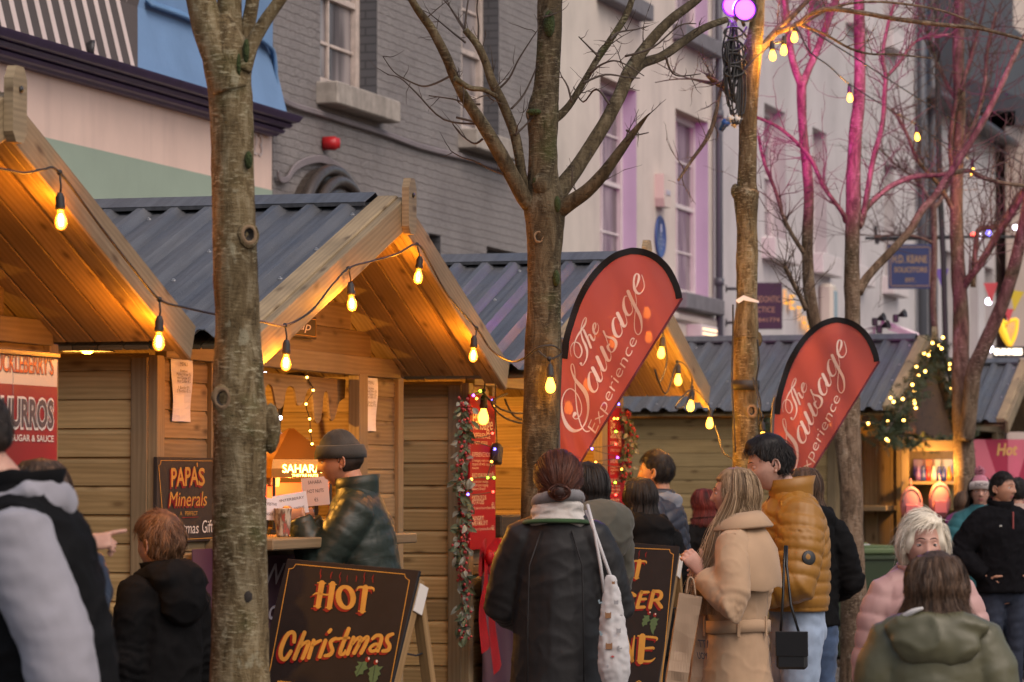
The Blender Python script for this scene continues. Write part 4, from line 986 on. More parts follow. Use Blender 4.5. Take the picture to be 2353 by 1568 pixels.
def bulb(parent, p, scale=1.0, e=None, far=False, tilt=(0, 0, -1), solid=False):
    """socket hanging at p; the glass hangs below it"""
    if 's' not in bulb_me:
        mb = MB(); mb.smooth = True; mb.lathe([(.006, .03), (.009, .028), (.013, .02), (.0165, .012), (.0165, -.012), (.0185, -.016), (.0185, -.028), (.015, -.034), (0, -.034)], (0, 0, 0), 14); bulb_me['s'] = mb.mesh("socket", m_black_rub)
        mb = MB(); mb.smooth = True; mb.lathe([(.012, -.034), (.0135, -.042), (.019, -.056), (.0235, -.072), (.0235, -.082), (.019, -.095), (.010, -.103), (0, -.105)], (0, 0, 0), 16); bulb_me['g'] = mb.mesh("glass", m_bulb); bulb_me['G'] = mb.mesh("glass", m_glow)
        mb = MB(); mb.smooth = True
        for a in range(4): mb.tube([(.004 * math.cos(a * 1.57), .004 * math.sin(a * 1.57), -.045), (.008 * math.cos(a * 1.57), .008 * math.sin(a * 1.57), -.062), (.007 * math.cos(a * 1.57), .007 * math.sin(a * 1.57), -.085), (.003 * math.cos(a * 1.57), .003 * math.sin(a * 1.57), -.09)], .0024, 6)
        bulb_me['f'] = mb.mesh("filament", m_fil)
    s = bpy.data.objects.new("bulb", bulb_me['s']); col.objects.link(s); s.parent = parent; s.location = p; s.scale = (scale,) * 3
    s.rotation_euler = (rnd.uniform(-.08, .08), rnd.uniform(-.12, .12), rnd.uniform(0, 6))
    g = bpy.data.objects.new("glass", bulb_me['G' if solid else 'g']); col.objects.link(g); g.parent = s
    if not solid: f = bpy.data.objects.new("filament", bulb_me['f']); col.objects.link(f); f.parent = s
    if e != 0: lamp(s, (0, 0, -.07), BULB_W if e is None else e)
    return s
def string(label, cable_pts, drops, r=.005, group="festoon light strings", drop_len=.07, scale=1.0, e=None, solid=False):
    """cable through world points; bulbs hang at the given world points of their sockets"""
    c0 = V(cable_pts[0]); mb = MB(); mb.smooth = True
    mb.tube([V(q) for q in curve([tuple(V(p) - c0) for p in cable_pts], 6)], r, 6)
    for p, s in drops:
        p = V(p) - c0; s = V(s) - c0; mb.tube([p, (p + s) / 2 + V((.004, 0, 0)), s + V((0, 0, .02))], r * .8, 5); mb.ball(p, r * 2.2, 6)
    o = tag(mb.build("festoon_lights", m_black_rub), label, "string lights", group); o.location = c0
    for p, s in drops: bulb(o, V(s) - c0, scale, e, solid=solid)
    return o
def onh(h, x, y, off): return hw(h) @ hloc(h, x, y, off)
o1 = OV + .035
def near(h, pts, off=o1): return [onh(h, x, y, off) for x, y in pts]
# string across the two nearest huts to the dark tree
cab = near(hut1, [(-60, 380), (0, 388), (55, 398), (100, 390), (137, 397), (230, 520), (300, 610), (366, 688)]) + [P(430, 708, 13.4), P(520, 727, 13.75), P(600, 739, 14.1)] + near(hut2, [(655, 748), (715, 715), (760, 660), (801, 617), (850, 602), (910, 585), (958, 562), (985, 600), (1030, 680), (1095, 755)]) + [P(1130, 805, 17.6), P(1175, 831, 17.0), P(1208, 822, 16.3)]
d1 = [(137, 397, 138, 462), (366, 688, 366, 744)]; d2 = [(655, 748, 658, 797), (801, 617, 806, 663), (958, 562, 964, 603), (1095, 755, 1089, 785)]
string("black cable of amber filament bulbs along the gables of the two nearest huts", cab,
       [(onh(hut1, a, b, o1), onh(hut1, c, d, o1)) for a, b, c, d in d1] + [(onh(hut2, a, b, o1), onh(hut2, c, d, o1)) for a, b, c, d in d2])
# bulb on the dark tree, then the loops on the sausage hut's gable
Yt = 16.2
string("short cable loop with one amber bulb wrapped round the dark tree", [P(1208, 822, Yt - .09), P(1235, 800, Yt - .13), P(1270, 795, Yt - .12), P(1290, 812, Yt - .06), P(1262, 825, Yt - .12), P(1236, 806, Yt - .13)], [(P(1262, 825, Yt - .13), P(1264, 852, Yt - .135))], solid=True)
def h3(pts): return near(hut3, pts, o1)
cab = h3([(1300, 880), (1345, 830), (1405, 740), (1450, 690), (1482, 680), (1500, 735), (1522, 760), (1532, 830), (1516, 878), (1505, 850), (1530, 905), (1558, 832), (1590, 870), (1575, 930), (1552, 935), (1590, 895), (1622, 925), (1635, 960)]) + [P(1650, 1000, 22.2), P(1662, 1040, 22.0), P(1690, 1058, 21.7)]
dr = [(1303, 885, 1304, 908), (1349, 835, 1350, 857), (1406, 742, 1409, 758), (1482, 680, 1485, 692), (1492, 735, 1491, 748), (1520, 765, 1522, 785), (1556, 832, 1558, 848), (1590, 890, 1590, 908), (1626, 930, 1632, 948)]
string("looped cable of bright amber bulbs round the gable behind the first red flag", cab, [(onh(hut3, a, b, o1), onh(hut3, c, d, o1)) for a, b, c, d in dr], solid=True, e=BULB_W * 3)
p_ = onh(hut3, 1112, 922, .1); string("single bright bulb hanging in front of the red menu board", [p_ + V((0, 0, .3)), p_ + V((.01, 0, .15)), p_ + V((0, 0, .06))], [(p_ + V((0, 0, .06)), p_)], solid=True, scale=1.25, e=BULB_W * 2.5)
p_ = P(1752, 980, 21.2); string("single amber bulb behind the second flag's lower edge", [p_ + V((-.05, .1, .3)), p_ + V((-.02, .05, .15)), p_ + V((0, 0, .06))], [(p_ + V((0, 0, .06)), p_)], solid=True, e=BULB_W)
# long string over the far trees
cab = [P(1690, 200, 21.4), P(1720, 150, 21.4), P(1770, 105, 21.5), P(1800, 92, 21.7), P(1826, 60, 21.8), P(1860, 118, 23), P(1905, 152, 24.5), P(1950, 192, 26), P(2025, 240, 27.2), P(2103, 285, 28.5), P(2165, 325, 30), P(2232, 366, 31.5), P(2300, 410, 33), P(2380, 455, 35)]
dr = [(1775, 96, 1774, 104, 21.5), (1803, 86, 1802, 92, 21.7), (1827, 54, 1827, 62, 21.8), (1951, 195, 1952, 205, 26), (2104, 286, 2106, 297, 28.5), (2233, 367, 2235, 378, 31.5)]
string("long cable of round glowing bulbs stretching from the slim tree over the far trees", cab, [(P(a, b, Y_), P(c, d, Y_)) for a, b, c, d, Y_ in dr], solid=True, scale=.95, e=BULB_W * 2)
string("second thin cable stretched over the far trees without bulbs", [P(1830, 50, 21.8), P(1960, 130, 25), P(2100, 220, 28), P(2230, 300, 31), P(2353, 380, 34), P(2420, 420, 36)], [])

# ------------------------------------------------------------------ small fairy lights
FC = {'w': emis("warm fairy bulb", (1, .52, .10), 8), 'b': emis("blue fairy bulb", (.14, .11, 1.0), 9), 'g': emis("green fairy bulb", (.30, 1.0, .05), 5), 'o': emis("orange fairy bulb", (1, .38, .04), 8), 'r': emis("red fairy bulb", (1, .05, .03), 8), 'p': emis("purple fairy bulb", (.4, .07, 1), 9), 'c': emis("cool white bulb", (.85, .82, 1), 6)}
def fairy(label, pts, cols, parent_pts=None, r=.0075, group="fairy lights", wire=True, rw=.0025, mw=None):
    c0 = V(pts[0]); mb = MB(); mb.smooth = True
    q = [tuple(V(p) - c0) for p in (parent_pts or pts)]
    if wire and len(q) > 1: mb.tube([V(a) for a in curve(q, 5)], rw, 4)
    o = tag(mb.build("fairy_lights", mw or m_black_rub) if wire else empty("fairy_lights", c0), label, "fairy lights", group); o.location = c0
    me = {}
    for p, c in zip(pts, cols):
        if c not in me:
            k = MB(); k.smooth = True; k.ball((0, 0, 0), r, 8); me[c] = k.mesh("bulb", FC[c])
        b = bpy.data.objects.new("bulb", me[c]); col.objects.link(b); b.parent = o; b.location = V(p) - c0
    return o
# ------------------------------------------------------------------ flags
m_flag = bpy.data.materials.new("red flag cloth"); m_flag.use_nodes = True; t = m_flag.node_tree
for n_ in list(t.nodes): t.nodes.remove(n_)
o_ = t.nodes.new('ShaderNodeOutputMaterial'); df = t.nodes.new('ShaderNodeBsdfDiffuse'); tl = t.nodes.new('ShaderNodeBsdfTranslucent'); tr = t.nodes.new('ShaderNodeBsdfTransparent')
df.inputs[0].default_value = (.43, .10, .108, 1); tl.inputs[0].default_value = (.60, .165, .125, 1); tr.inputs[0].default_value = (1, .55, .45, 1)
a_ = t.nodes.new('ShaderNodeMixShader'); a_.inputs[0].default_value = .6; t.links.new(df.outputs[0], a_.inputs[1]); t.links.new(tl.outputs[0], a_.inputs[2])
b_ = t.nodes.new('ShaderNodeMixShader'); b_.inputs[0].default_value = .07; t.links.new(a_.outputs[0], b_.inputs[1]); t.links.new(tr.outputs[0], b_.inputs[2]); t.links.new(b_.outputs[0], o_.inputs[0])
m_ink = mat("pale flag print", (.62, .47, .40), .8); m_blackcloth = cloth("black webbing", (.012, .011, .012)); m_maroon = mat("maroon edging", (.10, .012, .022), .7)
YF = 18.0
def fw(x, y): return .022 * math.sin(x * .035 + y * .012) + .012 * math.sin(x * .06 - y * .03) + (.02 * math.sin(x * .13 - y * .05) * max(0, (y - 930) / 140) if y > 930 else 0)
def FP(x, y, lift=0.0): return P(x, y, YF + fw(x, y) - lift)
Z7 = lambda p: (1149 + .3298 * p[0], 459.6 + .3298 * p[1])
outer = curve([Z7(p) for p in ((400, 1900), (404, 1568), (410, 1250), (432, 1050), (442, 960), (480, 830), (530, 690), (600, 560), (690, 450), (790, 372), (880, 340), (940, 333), (1030, 350), (1110, 393), (1180, 462), (1230, 550), (1260, 630), (1270, 685))], 6)
def inset(pts, d):
    out = []
    for i, p in enumerate(pts):
        a = pts[max(i - 1, 0)]; b = pts[min(i + 1, len(pts) - 1)]; dx, dy = b[0] - a[0], b[1] - a[1]; q = math.hypot(dx, dy) or 1
        out.append((p[0] - dy / q * d, p[1] + dx / q * d))
    return out
fbase = P(1296, 1110, YF).xy.to_3d(); fbase.z = 0
def make_flag(label):
    o = tag(empty("feather_flag", fbase), label, "flag", "red feather flags")
    pole_foot = (1296, 1110)
    tip = outer[-1]
    mb = MB(); n = len(outer); m = 14; inner = inset(outer, 3)
    rows = []
    for i in range(n):
        k = i / (n - 1); r = (pole_foot[0] + 14 + (tip[0] - pole_foot[0] - 14) * k ** 1.0, 1100 + (tip[1] - 1100) * k)
        rows.append([(inner[i][0] + (r[0] - inner[i][0]) * j / m, inner[i][1] + (r[1] - inner[i][1]) * j / m) for j in range(m + 1)])
    vs = [FP(x, y) - fbase for row in rows for (x, y) in row]; w_ = m + 1
    mb.smooth = True; mb._add(vs, [[i * w_ + j, i * w_ + j + 1, (i + 1) * w_ + j + 1, (i + 1) * w_ + j] for i in range(n - 1) for j in range(m)])
    fl = mb.build("cloth", [m_flag, m_ink], o)
    # pen lettering on the cloth
    ink = MB(); Dm = lambda x, y, l=0: FP(1275.4 + .14656 * x, 614.7 + .14656 * y, .004 + l) - fbase
    B_ = lambda st: [(p[0], p[1] + 1293.6, p[2]) for p in st]
    st = [[(255, 1395, 7), (240, 1300, 8), (260, 1220, 11), (310, 1172, 13), (380, 1200, 19), (420, 1300, 25), (400, 1390, 19), (360, 1416, 12), (310, 1360, 12), (297, 1260, 12), (312, 1170, 15), (350, 1080, 23), (412, 985, 27), (470, 890, 27), (490, 820, 18), (480, 787, 11), (450, 820, 12), (420, 900, 13), (406, 1000, 15), (430, 1120, 28), (480, 1230, 38), (505, 1330, 31), (490, 1440, 19), (440, 1530, 13), (405, 1530, 16)], [(402, 1505, 34), (408, 1508, 34)],
          [(450, 985, 32), (510, 1125, 36), (563, 1258, 34)], [(520, 1125, 7), (520, 1072, 11), (545, 1056, 26), (575, 1110, 36), (608, 1148, 22), (628, 1090, 9), (610, 1030, 8)],
          [(600, 1010, 9), (630, 950, 13), (638, 890, 22), (622, 872, 16), (600, 905, 24), (598, 960, 32), (612, 1020, 36), (640, 1045, 24), (674, 1000, 12), (682, 930, 9), (663, 875, 7)],
          B_([(312, 1000, 58), (295, 1030, 40), (285, 1052, 18), (320, 1085, 13), (370, 1062, 13), (410, 985, 15), (414, 870, 13), (370, 740, 15), (300, 640, 15), (232, 610, 13), (160, 660, 15), (112, 780, 18), (106, 920, 28), (130, 1060, 44), (190, 1190, 64), (270, 1262, 60), (350, 1266, 36), (420, 1230, 17), (480, 1130, 22), (514, 1000, 30), (518, 850, 40), (488, 700, 62), (420, 590, 64), (332, 488, 46), (280, 390, 27), (252, 300, 17), (255, 232, 13), (282, 228, 11), (305, 300, 13), (314, 420, 13), (318, 600, 15), (330, 800, 17), (355, 1000, 18), (400, 1160, 18), (440, 1240, 19), (490, 1280, 19), (545, 1270, 15)]),
          B_([(585, 348, 9), (545, 355, 16), (528, 430, 34), (538, 560, 52), (580, 640, 46), (625, 655, 28), (664, 610, 15), (672, 540, 11), (640, 450, 9)]), B_([(590, 285, 54), (640, 385, 56), (688, 478, 50), (720, 488, 26), (740, 430, 11), (712, 305, 9)]),
          B_([(660, 115, 54), (710, 228, 54), (753, 313, 46), (790, 318, 24), (808, 260, 11), (788, 150, 9)]), [(730, 1258, 54), (780, 1370, 56), (823, 1453, 46), (860, 1458, 25), (878, 1400, 11), (868, 1325, 9)],
          [(760, 1000, 26), (778, 1045, 26), (802, 1110, 15), (826, 1192, 11)], [(775, 1055, 14), (830, 1092, 28), (900, 1112, 38), (950, 1162, 46), (955, 1232, 36), (920, 1308, 22), (880, 1330, 15), (842, 1290, 36), (826, 1240, 40), (852, 1205, 22)],
          [(962, 788, 9), (930, 792, 16), (908, 860, 34), (914, 960, 48), (948, 1058, 52), (1000, 1088, 28), (1040, 1050, 15), (1050, 980, 11), (1020, 885, 9)], [(980, 722, 54), (1030, 828, 56), (1073, 918, 48), (1110, 908, 23), (1126, 850, 11), (1098, 735, 9)],
          [(1132, 453, 9), (1095, 456, 15), (1075, 530, 30), (1082, 640, 48), (1122, 728, 46), (1165, 748, 28), (1204, 710, 15), (1216, 650, 11), (1190, 560, 9)], [(1146, 380, 54), (1200, 508, 56), (1270, 640, 52), (1335, 770, 46), (1358, 900, 28), (1350, 1000, 18), (1305, 1055, 13), (1260, 1010, 13), (1243, 900, 13), (1256, 700, 11), (1277, 560, 9), (1256, 400, 9)],
          [(1275, 310, 14), (1308, 205, 36), (1315, 132, 32), (1286, 100, 15), (1252, 130, 28), (1234, 230, 30), (1252, 350, 46), (1300, 408, 36), (1350, 398, 17), (1390, 340, 13), (1398, 270, 12), (1380, 180, 11), (1358, 118, 9)]]
    pen(st, Dm, ink, 5)
    ink.smooth = False; ink.text("Experience", (636, 2612), (656, -1462), (-136, -118), bold=-.012, warp=lambda x, y: Dm(x, y, .001))
    ink.build("lettering", m_ink, fl)
    mb = MB(); ib = inset(outer, 15)[0:]; ob = outer; k0 = 16
    L = [FP(*p, .003) - fbase for p in ob[k0:]]; Q = [FP(*p, .003) - fbase for p in ib[k0:]]; nn = len(L)
    vs = L + Q + [p + V((0, .012, 0)) for p in L] + [p + V((0, .012, 0)) for p in Q]
    fs = []
    for i in range(nn - 1): fs += [[i, i + 1, nn + i + 1, nn + i], [2 * nn + i, 3 * nn + i, 3 * nn + i + 1, 2 * nn + i + 1], [i, 2 * nn + i, 2 * nn + i + 1, i + 1], [nn + i, nn + i + 1, 3 * nn + i + 1, 3 * nn + i]]
    mb._add(vs, fs); mb.build("pole_sleeve", m_blackcloth, o)
    mb = MB(); e0 = FP(1312, 1098, .002) - fbase; e1 = FP(tip[0], tip[1], .002) - fbase
    mb.tube([e0 + (e1 - e0) * k / 14 + (FP(1312 + (tip[0] - 1312) * k / 14, 1098 + (tip[1] - 1098) * k / 14, .002) - fbase - e0 - (e1 - e0) * k / 14) for k in range(15)], .0065, 6); mb.build("hem", m_maroon, o)
    return o
flag1 = make_flag("red flag with white script lettering beside the dark tree, amber bulbs glowing through it")
d2 = P(2020, 830, 20.7) - P(1567, 685, YF)
flag2 = copy_tree(flag1); flag2.location = fbase + V((d2.x, d2.y, d2.z)); flag2["label"] = "red flag with white script lettering right of the slim tree, above the orange jacket"
m_poleg = mat("grey pole", (.12, .12, .13), .35, .6)
for fl in (flag1, flag2):
    mb = MB(); mb.smooth = True; z0 = -fl.location.z
    q = [V((-.03, 0, z0 + .05)), V((-.032, 0.01, 1.0)), FP(*outer[12], -.008) - fbase, FP(*outer[24], -.008) - fbase]
    mb.tube([V(a) for a in curve([tuple(p) for p in q], 5)], .011, 8); mb.smooth = False
    mb.box((-.03, 0, z0 + .03), (.42, .06, .05)); mb.box((-.03, 0, z0 + .03), (.06, .42, .052)); mb.build("pole", m_poleg, fl)

# ------------------------------------------------------------------ painted A-boards
m_chalk = paint("black sign paint", (.010, .008, .0085), .62, .3, 12, 60, .08); m_yel = paint("ochre sign paint", (.50, .255, .045), .55, .15, 20); m_red = paint("red sign paint", (.20, .006, .008), .5, .15, 20)
m_leaf = paint("holly green paint", (.075, .13, .055), .6, .12, 20); m_whitep = mat("white sign paint", (.6, .55, .5), .6); m_aframe = wood("orange stained timber", (.22, .13, .055), (.38, .23, .10), knots=False)
HOTS = [[(697, 245, 76), (645, 555, 68)], [(640, 240, 16), (745, 247, 16)], [(590, 553, 16), (682, 562, 16)], [(840, 258, 78), (795, 570, 68)], [(793, 256, 16), (890, 265, 16)], [(748, 571, 16), (830, 578, 16)], [(575, 405, 10), (630, 380, 24), (740, 400, 24), (795, 395, 22)],
        [(1015 + 98 * math.cos(a) - 12 * math.sin(a), 435 - 140 * math.sin(a), 44 + 30 * abs(math.cos(a))) for a in [math.pi * 2 * k / 16 + .3 for k in range(17)]],
        [(1278, 305, 76), (1237, 620, 68)], [(1185, 618, 16), (1278, 626, 16)], [(1160, 350, 8), (1190, 302, 30), (1290, 305, 36), (1378, 316, 34), (1390, 358, 8)]]
CHR = [[(325, 1030, 50), (330, 935, 52), (300, 900, 52), (240, 930, 56), (180, 1040, 60), (145, 1160, 60), (160, 1245, 56), (215, 1255, 54), (282, 1155, 50)],
       [(465, 905, 54), (328, 1255, 56)], [(375, 1140, 30), (440, 1060, 42), (518, 1028, 50), (500, 1100, 54), (438, 1248, 54)], [(588, 1010, 50), (520, 1240, 54)], [(560, 1100, 30), (610, 1045, 42), (680, 1012, 40)], [(745, 1012, 52), (668, 1228, 54)], [(815, 868, 44), (792, 898, 46)],
       [(922, 992, 40), (870, 988, 46), (815, 1028, 52), (822, 1090, 52), (838, 1145, 52), (805, 1200, 52), (738, 1215, 44)], [(1055, 855, 54), (950, 1130, 54), (945, 1188, 54), (985, 1190, 40), (1010, 1142, 24)], [(890, 988, 34), (1060, 976, 34)],
       [(1120, 972, 52), (1038, 1190, 54)], [(1085, 1090, 30), (1150, 1002, 42), (1215, 972, 46), (1190, 1060, 52), (1125, 1180, 52)], [(1180, 1080, 30), (1250, 992, 42), (1310, 966, 48), (1290, 1040, 52), (1220, 1178, 52)],
       [(1372, 988, 40), (1420, 948, 46), (1480, 948, 50), (1490, 1000, 52), (1440, 1152, 50)], [(1460, 1066, 40), (1400, 1062, 40), (1340, 1112, 44), (1352, 1152, 44), (1412, 1142, 40), (1450, 1090, 34)], [(1642, 925, 46), (1580, 952, 50), (1565, 1012, 52), (1600, 1080, 52), (1580, 1140, 52), (1510, 1152, 46)]]
LEAF1 = [(1275, 1285), (1225, 1300), (1167, 1290), (1190, 1335), (1140, 1362), (1160, 1400), (1130, 1428), (1155, 1495), (1195, 1462), (1245, 1460), (1250, 1415), (1310, 1385), (1290, 1340), (1300, 1300)]
LEAF2 = [(1408, 1335), (1370, 1360), (1318, 1385), (1335, 1420), (1305, 1455), (1330, 1490), (1322, 1520), (1345, 1590), (1390, 1650), (1400, 1580), (1445, 1520), (1438, 1490), (1482, 1462), (1460, 1415), (1518, 1356), (1455, 1360), (1430, 1335)]
STEAM = [[(685, 60, 8), (672, 110, 14), (680, 150, 14), (672, 190, 5)], [(832, 95, 8), (815, 140, 15), (812, 185, 8)], [(955, 95, 3), (930, 150, 12), (940, 200, 10), (920, 280, 4)], [(1040, 135, 3), (1030, 180, 8), (1032, 235, 3)], [(1160, 150, 10), (1155, 190, 12), (1150, 225, 6)], [(1275, 95, 4), (1258, 150, 13), (1262, 200, 10), (1248, 260, 4)], [(1388, 135, 6), (1370, 180, 16), (1378, 240, 8)]]
def poly(mb, pts, fn, lift): mb._add([fn(x, y, lift) for x, y in pts], [list(range(len(pts)))])
def aboard(label, TL, TR, BL, art, notch):
    """leaning painted board with a rear frame; art(mb, fn) paints it"""
    TL, TR, BL = V(TL), V(TR), V(BL); ex = (TR - TL); wd = ex.length; ex.normalize(); ey = (BL - TL); ey -= ex * ey.dot(ex); ht = ey.length; ey.normalize()
    nrm = ex.cross(ey); nrm = -nrm if nrm.dot(EYE - TL) < 0 else nrm
    base = (TL + TR) / 2; base.z = 0
    o = tag(empty("a_board", base), label, "sign board", "painted pavement boards")
    mb = MB(); Mx = Matrix((ex, ey, ex.cross(ey))).transposed()
    c = TL + ex * wd / 2 + ey * ht / 2 - nrm * .009 - base; mb.box(c, (wd, ht, .016), Mx, .002)
    fn = lambda p, l=0: p + nrm * (.0004 + l) - base
    art(mb, lambda x, y, l: fn(plane_hit(x, y, TL, nrm), l)); mb.build("board", [m_chalk, m_yel, m_red, m_leaf, m_whitep], o)
    hz = V((nrm.x, nrm.y, 0)).normalized()
    for k in (0, 1):
        mb = MB(); e = TL + ex * (wd - .022 if k else .022) - nrm * .037; mb.beam(e + ey * .03 - base, e + ey * ht - base, .045, .04, up=nrm); mb.build("front_leg", m_aframe, o)
        mb = MB(); a = TL + ex * (wd - .022 if k else .022) - nrm * .075 + ey * .1; b = V((a.x, a.y, 0)) - hz * .28; b.z = .02
        mb.beam(a - base, b - base, .045, .035, up=nrm); mb.build("rear_leg", m_aframe, o)
    mb = MB(); a = TL + ex * (wd + .004) - nrm * .05 + ey * .10; mb.box(a - base, (.006, .11, .06), Mx, .001); mb.build("hinge", m_whitep, o)
    mb = MB(); a = TL + ex * (wd - .01) - nrm * .03 + ey * .32; mb.tube([a - base, a - hz * .1 - V((0, 0, .015)) - base, a - hz * .2 - base], .004, 5); mb.build("stay", m_black, o)
    return o
C3 = lambda x, y: (620.5 + .17218 * x, 1298.4 + .17218 * y)
TL = P(659.7, 1283.8, 13.6); TR = P(963.6, 1310.8, 13.27)
ex_ = (TR - TL).normalized(); hz_ = V((ex_.y, -ex_.x, 0)).normalized(); hz_ = hz_ if hz_.y < 0 else -hz_
dn = hz_ * .46 + V((0, 0, -TL.z + .02)); BL = TL + dn
def art1(mb, fn):
    f = lambda x, y, l: fn(*C3(x, y), l); k = 1
    mb.m = 1; pen([[(-200, 2260, 11), (0, 1400, 11), (255, 52, 11)], [(255, 52, 11), (310, 42, 9), (345, -8, 9)], [(345, -8, 11), (1800, 125, 11)], [(1800, 125, 9), (1812, 170, 9), (1862, 208, 9)], [(1862, 208, 11), (1610, 1568, 11), (1480, 2260, 11)]], f, mb, 5, .0006)
    sh = lambda S_: [[(p[0] - 34, p[1] + 30, p[2]) for p in s] for s in S_]
    mb.m = 2; pen(sh(HOTS) + sh(CHR) + STEAM, f, mb, 5, .0009)
    mb.m = 1; pen(HOTS, f, mb, 5, .0018); pen(CHR, f, mb, 5, .0018)
    pen([[(110, 1560, 24), (280, 1575, 24)], [(150, 1580, 70), (100, 1860, 70)], [(330, 1600, 60), (400, 1700, 60), (180, 1740, 50)]], f, mb, 4, .0018)
    mb.m = 3; poly(mb, LEAF1, f, .0012); poly(mb, LEAF2, f, .0014)
    mb.m = 2; poly(mb, [(1305 + 32 * math.cos(a) - 8 * math.sin(a), 1265 + 36 * math.sin(a)) for a in [k * .52 for k in range(12)]], f, .002); poly(mb, [(1416 + 30 * math.cos(a) - 6 * math.sin(a), 1300 + 38 * math.sin(a)) for a in [k * .52 for k in range(12)]], f, .002)
    mb.m = 4; poly(mb, [(1324 + 12 * math.cos(a), 1252 + 18 * math.sin(a)) for a in [k * .7 for k in range(9)]], f, .0028); poly(mb, [(1430 + 13 * math.cos(a), 1290 + 20 * math.sin(a)) for a in [k * .7 for k in range(9)]], f, .0028)
    mb.m = 0; pen([[(1240, 1310, 5), (1160, 1470, 4)], [(1405, 1350, 6), (1375, 1560, 5)]], f, mb, 4, .003)
aboard("black board with gold HOT Christmas lettering and holly, standing nearest beside the thick tree", TL, TR, BL, art1, 0)
C4 = lambda x, y: (1424.8 + .2089 * x, 1240.9 + .2089 * y)
TR2 = P(1561.6, 1256, 18.4); TL2 = TR2 - V((.565, -.2, -.045)); 
ex_ = (TR2 - TL2).normalized(); hz_ = V((ex_.y, -ex_.x, 0)).normalized(); hz_ = hz_ if hz_.y < 0 else -hz_
BL2 = TL2 + hz_ * .40 + V((0, 0, -TL2.z + .02))
def art2(mb, fn):
    f = lambda x, y, l: fn(*C4(x, y), l)
    mb.m = 1; pen([[(-420, 55, 8), (60, 85, 8), (545, 107, 8)], [(545, 107, 7), (556, 142, 7), (588, 160, 7)], [(588, 160, 8), (460, 1568, 8), (440, 1800, 8)]], f, mb, 5, .0006)
    mp = lambda S_, dx=0, dy=0: [[(140 + (p[0] - 1160) * .66 - (p[1] - 305) * .03 + dx, 235 + (p[1] - 305) * .58 - (p[0] - 1275) * .02 + dy, p[2] * .62) for p in s] for s in S_]
    GER = [[(165, 612, 38), (120, 592, 40), (82, 650, 42), (95, 725, 40), (140, 728, 36), (148, 690, 30), (112, 685, 26)], [(238, 575, 38), (188, 745, 38)], [(240, 578, 34), (315, 575, 28)], [(215, 655, 28), (285, 652, 28)], [(188, 745, 34), (268, 740, 34)], [(370, 565, 40), (330, 745, 40)], [(370, 568, 34), (440, 572, 38), (455, 620, 40), (420, 660, 36), (360, 665, 30)], [(400, 662, 36), (455, 740, 40)],
           [(20, 590, 38), (-20, 745, 38)], [(20, 590, 34), (10, 740, 34)], [(-40, 590, 38), (-80, 745, 38)]]
    WIN = [[(160, 1058, 14), (142, 1200, 26), (135, 1330, 26)], [(60, 1060, 50), (135, 1330, 40)], [(248, 1065, 70), (226, 1335, 70)], [(200, 1058, 18), (395, 1078, 26), (400, 1110, 8)], [(270, 1195, 24), (365, 1190, 30), (368, 1208, 8)], [(190, 1330, 16), (330, 1336, 26), (388, 1300, 8)], [(60, 1060, 50), (40, 1330, 50)]]
    sh = lambda S_: [[(p[0] - 24, p[1] + 22, p[2]) for p in s] for s in S_]
    mb.m = 2; pen(mp(HOTS, -22, 18) + sh(GER) + sh(WIN) + mp(STEAM), f, mb, 5, .0009)
    mb.m = 1; pen(mp(HOTS) + GER + WIN, f, mb, 5, .0018)
    pen([[(175, 1575, 14), (210, 1552, 12), (232, 1570, 12)]], f, mb, 4, .0018)
    hl = lambda L_, ox, oy: [(ox + (p[0] - 1167) * .55 * .92, oy + (p[1] - 1290) * .62) for p in L_]
    mb.m = 3; poly(mb, hl(LEAF1, 258, 830), f, .0012); poly(mb, hl(LEAF2, 255, 825), f, .0014)
    mb.m = 2; poly(mb, [(320 + 20 * math.cos(a), 806 + 22 * math.sin(a)) for a in [k * .6 for k in range(10)]], f, .002); poly(mb, [(384 + 19 * math.cos(a), 828 + 24 * math.sin(a)) for a in [k * .6 for k in range(10)]], f, .002)
    mb.m = 4; poly(mb, [(331 + 8 * math.cos(a), 799 + 9 * math.sin(a)) for a in [k * .8 for k in range(8)]], f, .0028); poly(mb, [(391 + 8 * math.cos(a), 818 + 10 * math.sin(a)) for a in [k * .8 for k in range(8)]], f, .0028)
aboard("black board with gold ginger wine lettering, half hidden behind the olive parka", TL2, TR2, BL2, art2, 0)

# ------------------------------------------------------------------ things fixed to hut 2
def flat(h, x0, y0, x1, y1, off): # photo box on a hut front -> local (xa, xb, za, zb)
    a = hloc(h, x0, y1, off); b = hloc(h, x1, y1, off); t = hloc(h, x0, y0, off); return a.x, b.x, a.z, t.z
def hung(name, h, label, cat, group=None):
    o = tag(empty(name, h.location), label, cat, group); o.rotation_euler = (0, 0, ROT); return o
Zf = lambda h, off: (lambda x, y, l=0: hloc(h, x, y, off) + V((0, -l, 0)))
m_sign = paint("brown black board", (.030, .022, .018), .5, .3, 10)
fn = Zf(hut2, .05); C5 = lambda x, y: (344.7 + .13187 * x, 1045.6 + .13187 * y)
f5 = lambda x, y, l=0: fn(*C5(x, y), l)
o = hung("menu_board", hut2, "brown black board with gold PAPA'S Minerals lettering behind the boy", "sign board")
mb = MB(); a, b, c, d = flat(hut2, 361, 1050, 496, 1249, .05); mb.box(((a + b) / 2, -.04, (c + d) / 2), (b - a, .018, d - c), ch=.002)
mb.m = 1; pen([[(210, 960, 10), (148, 185, 10)], [(148, 185, 8), (180, 160, 8), (188, 98, 8)], [(188, 98, 10), (1085, 106, 10)], [(1085, 106, 8), (1105, 160, 8)], [(620, 1470, 12), (1085, 1446, 12)]], f5, mb, 4, .001)
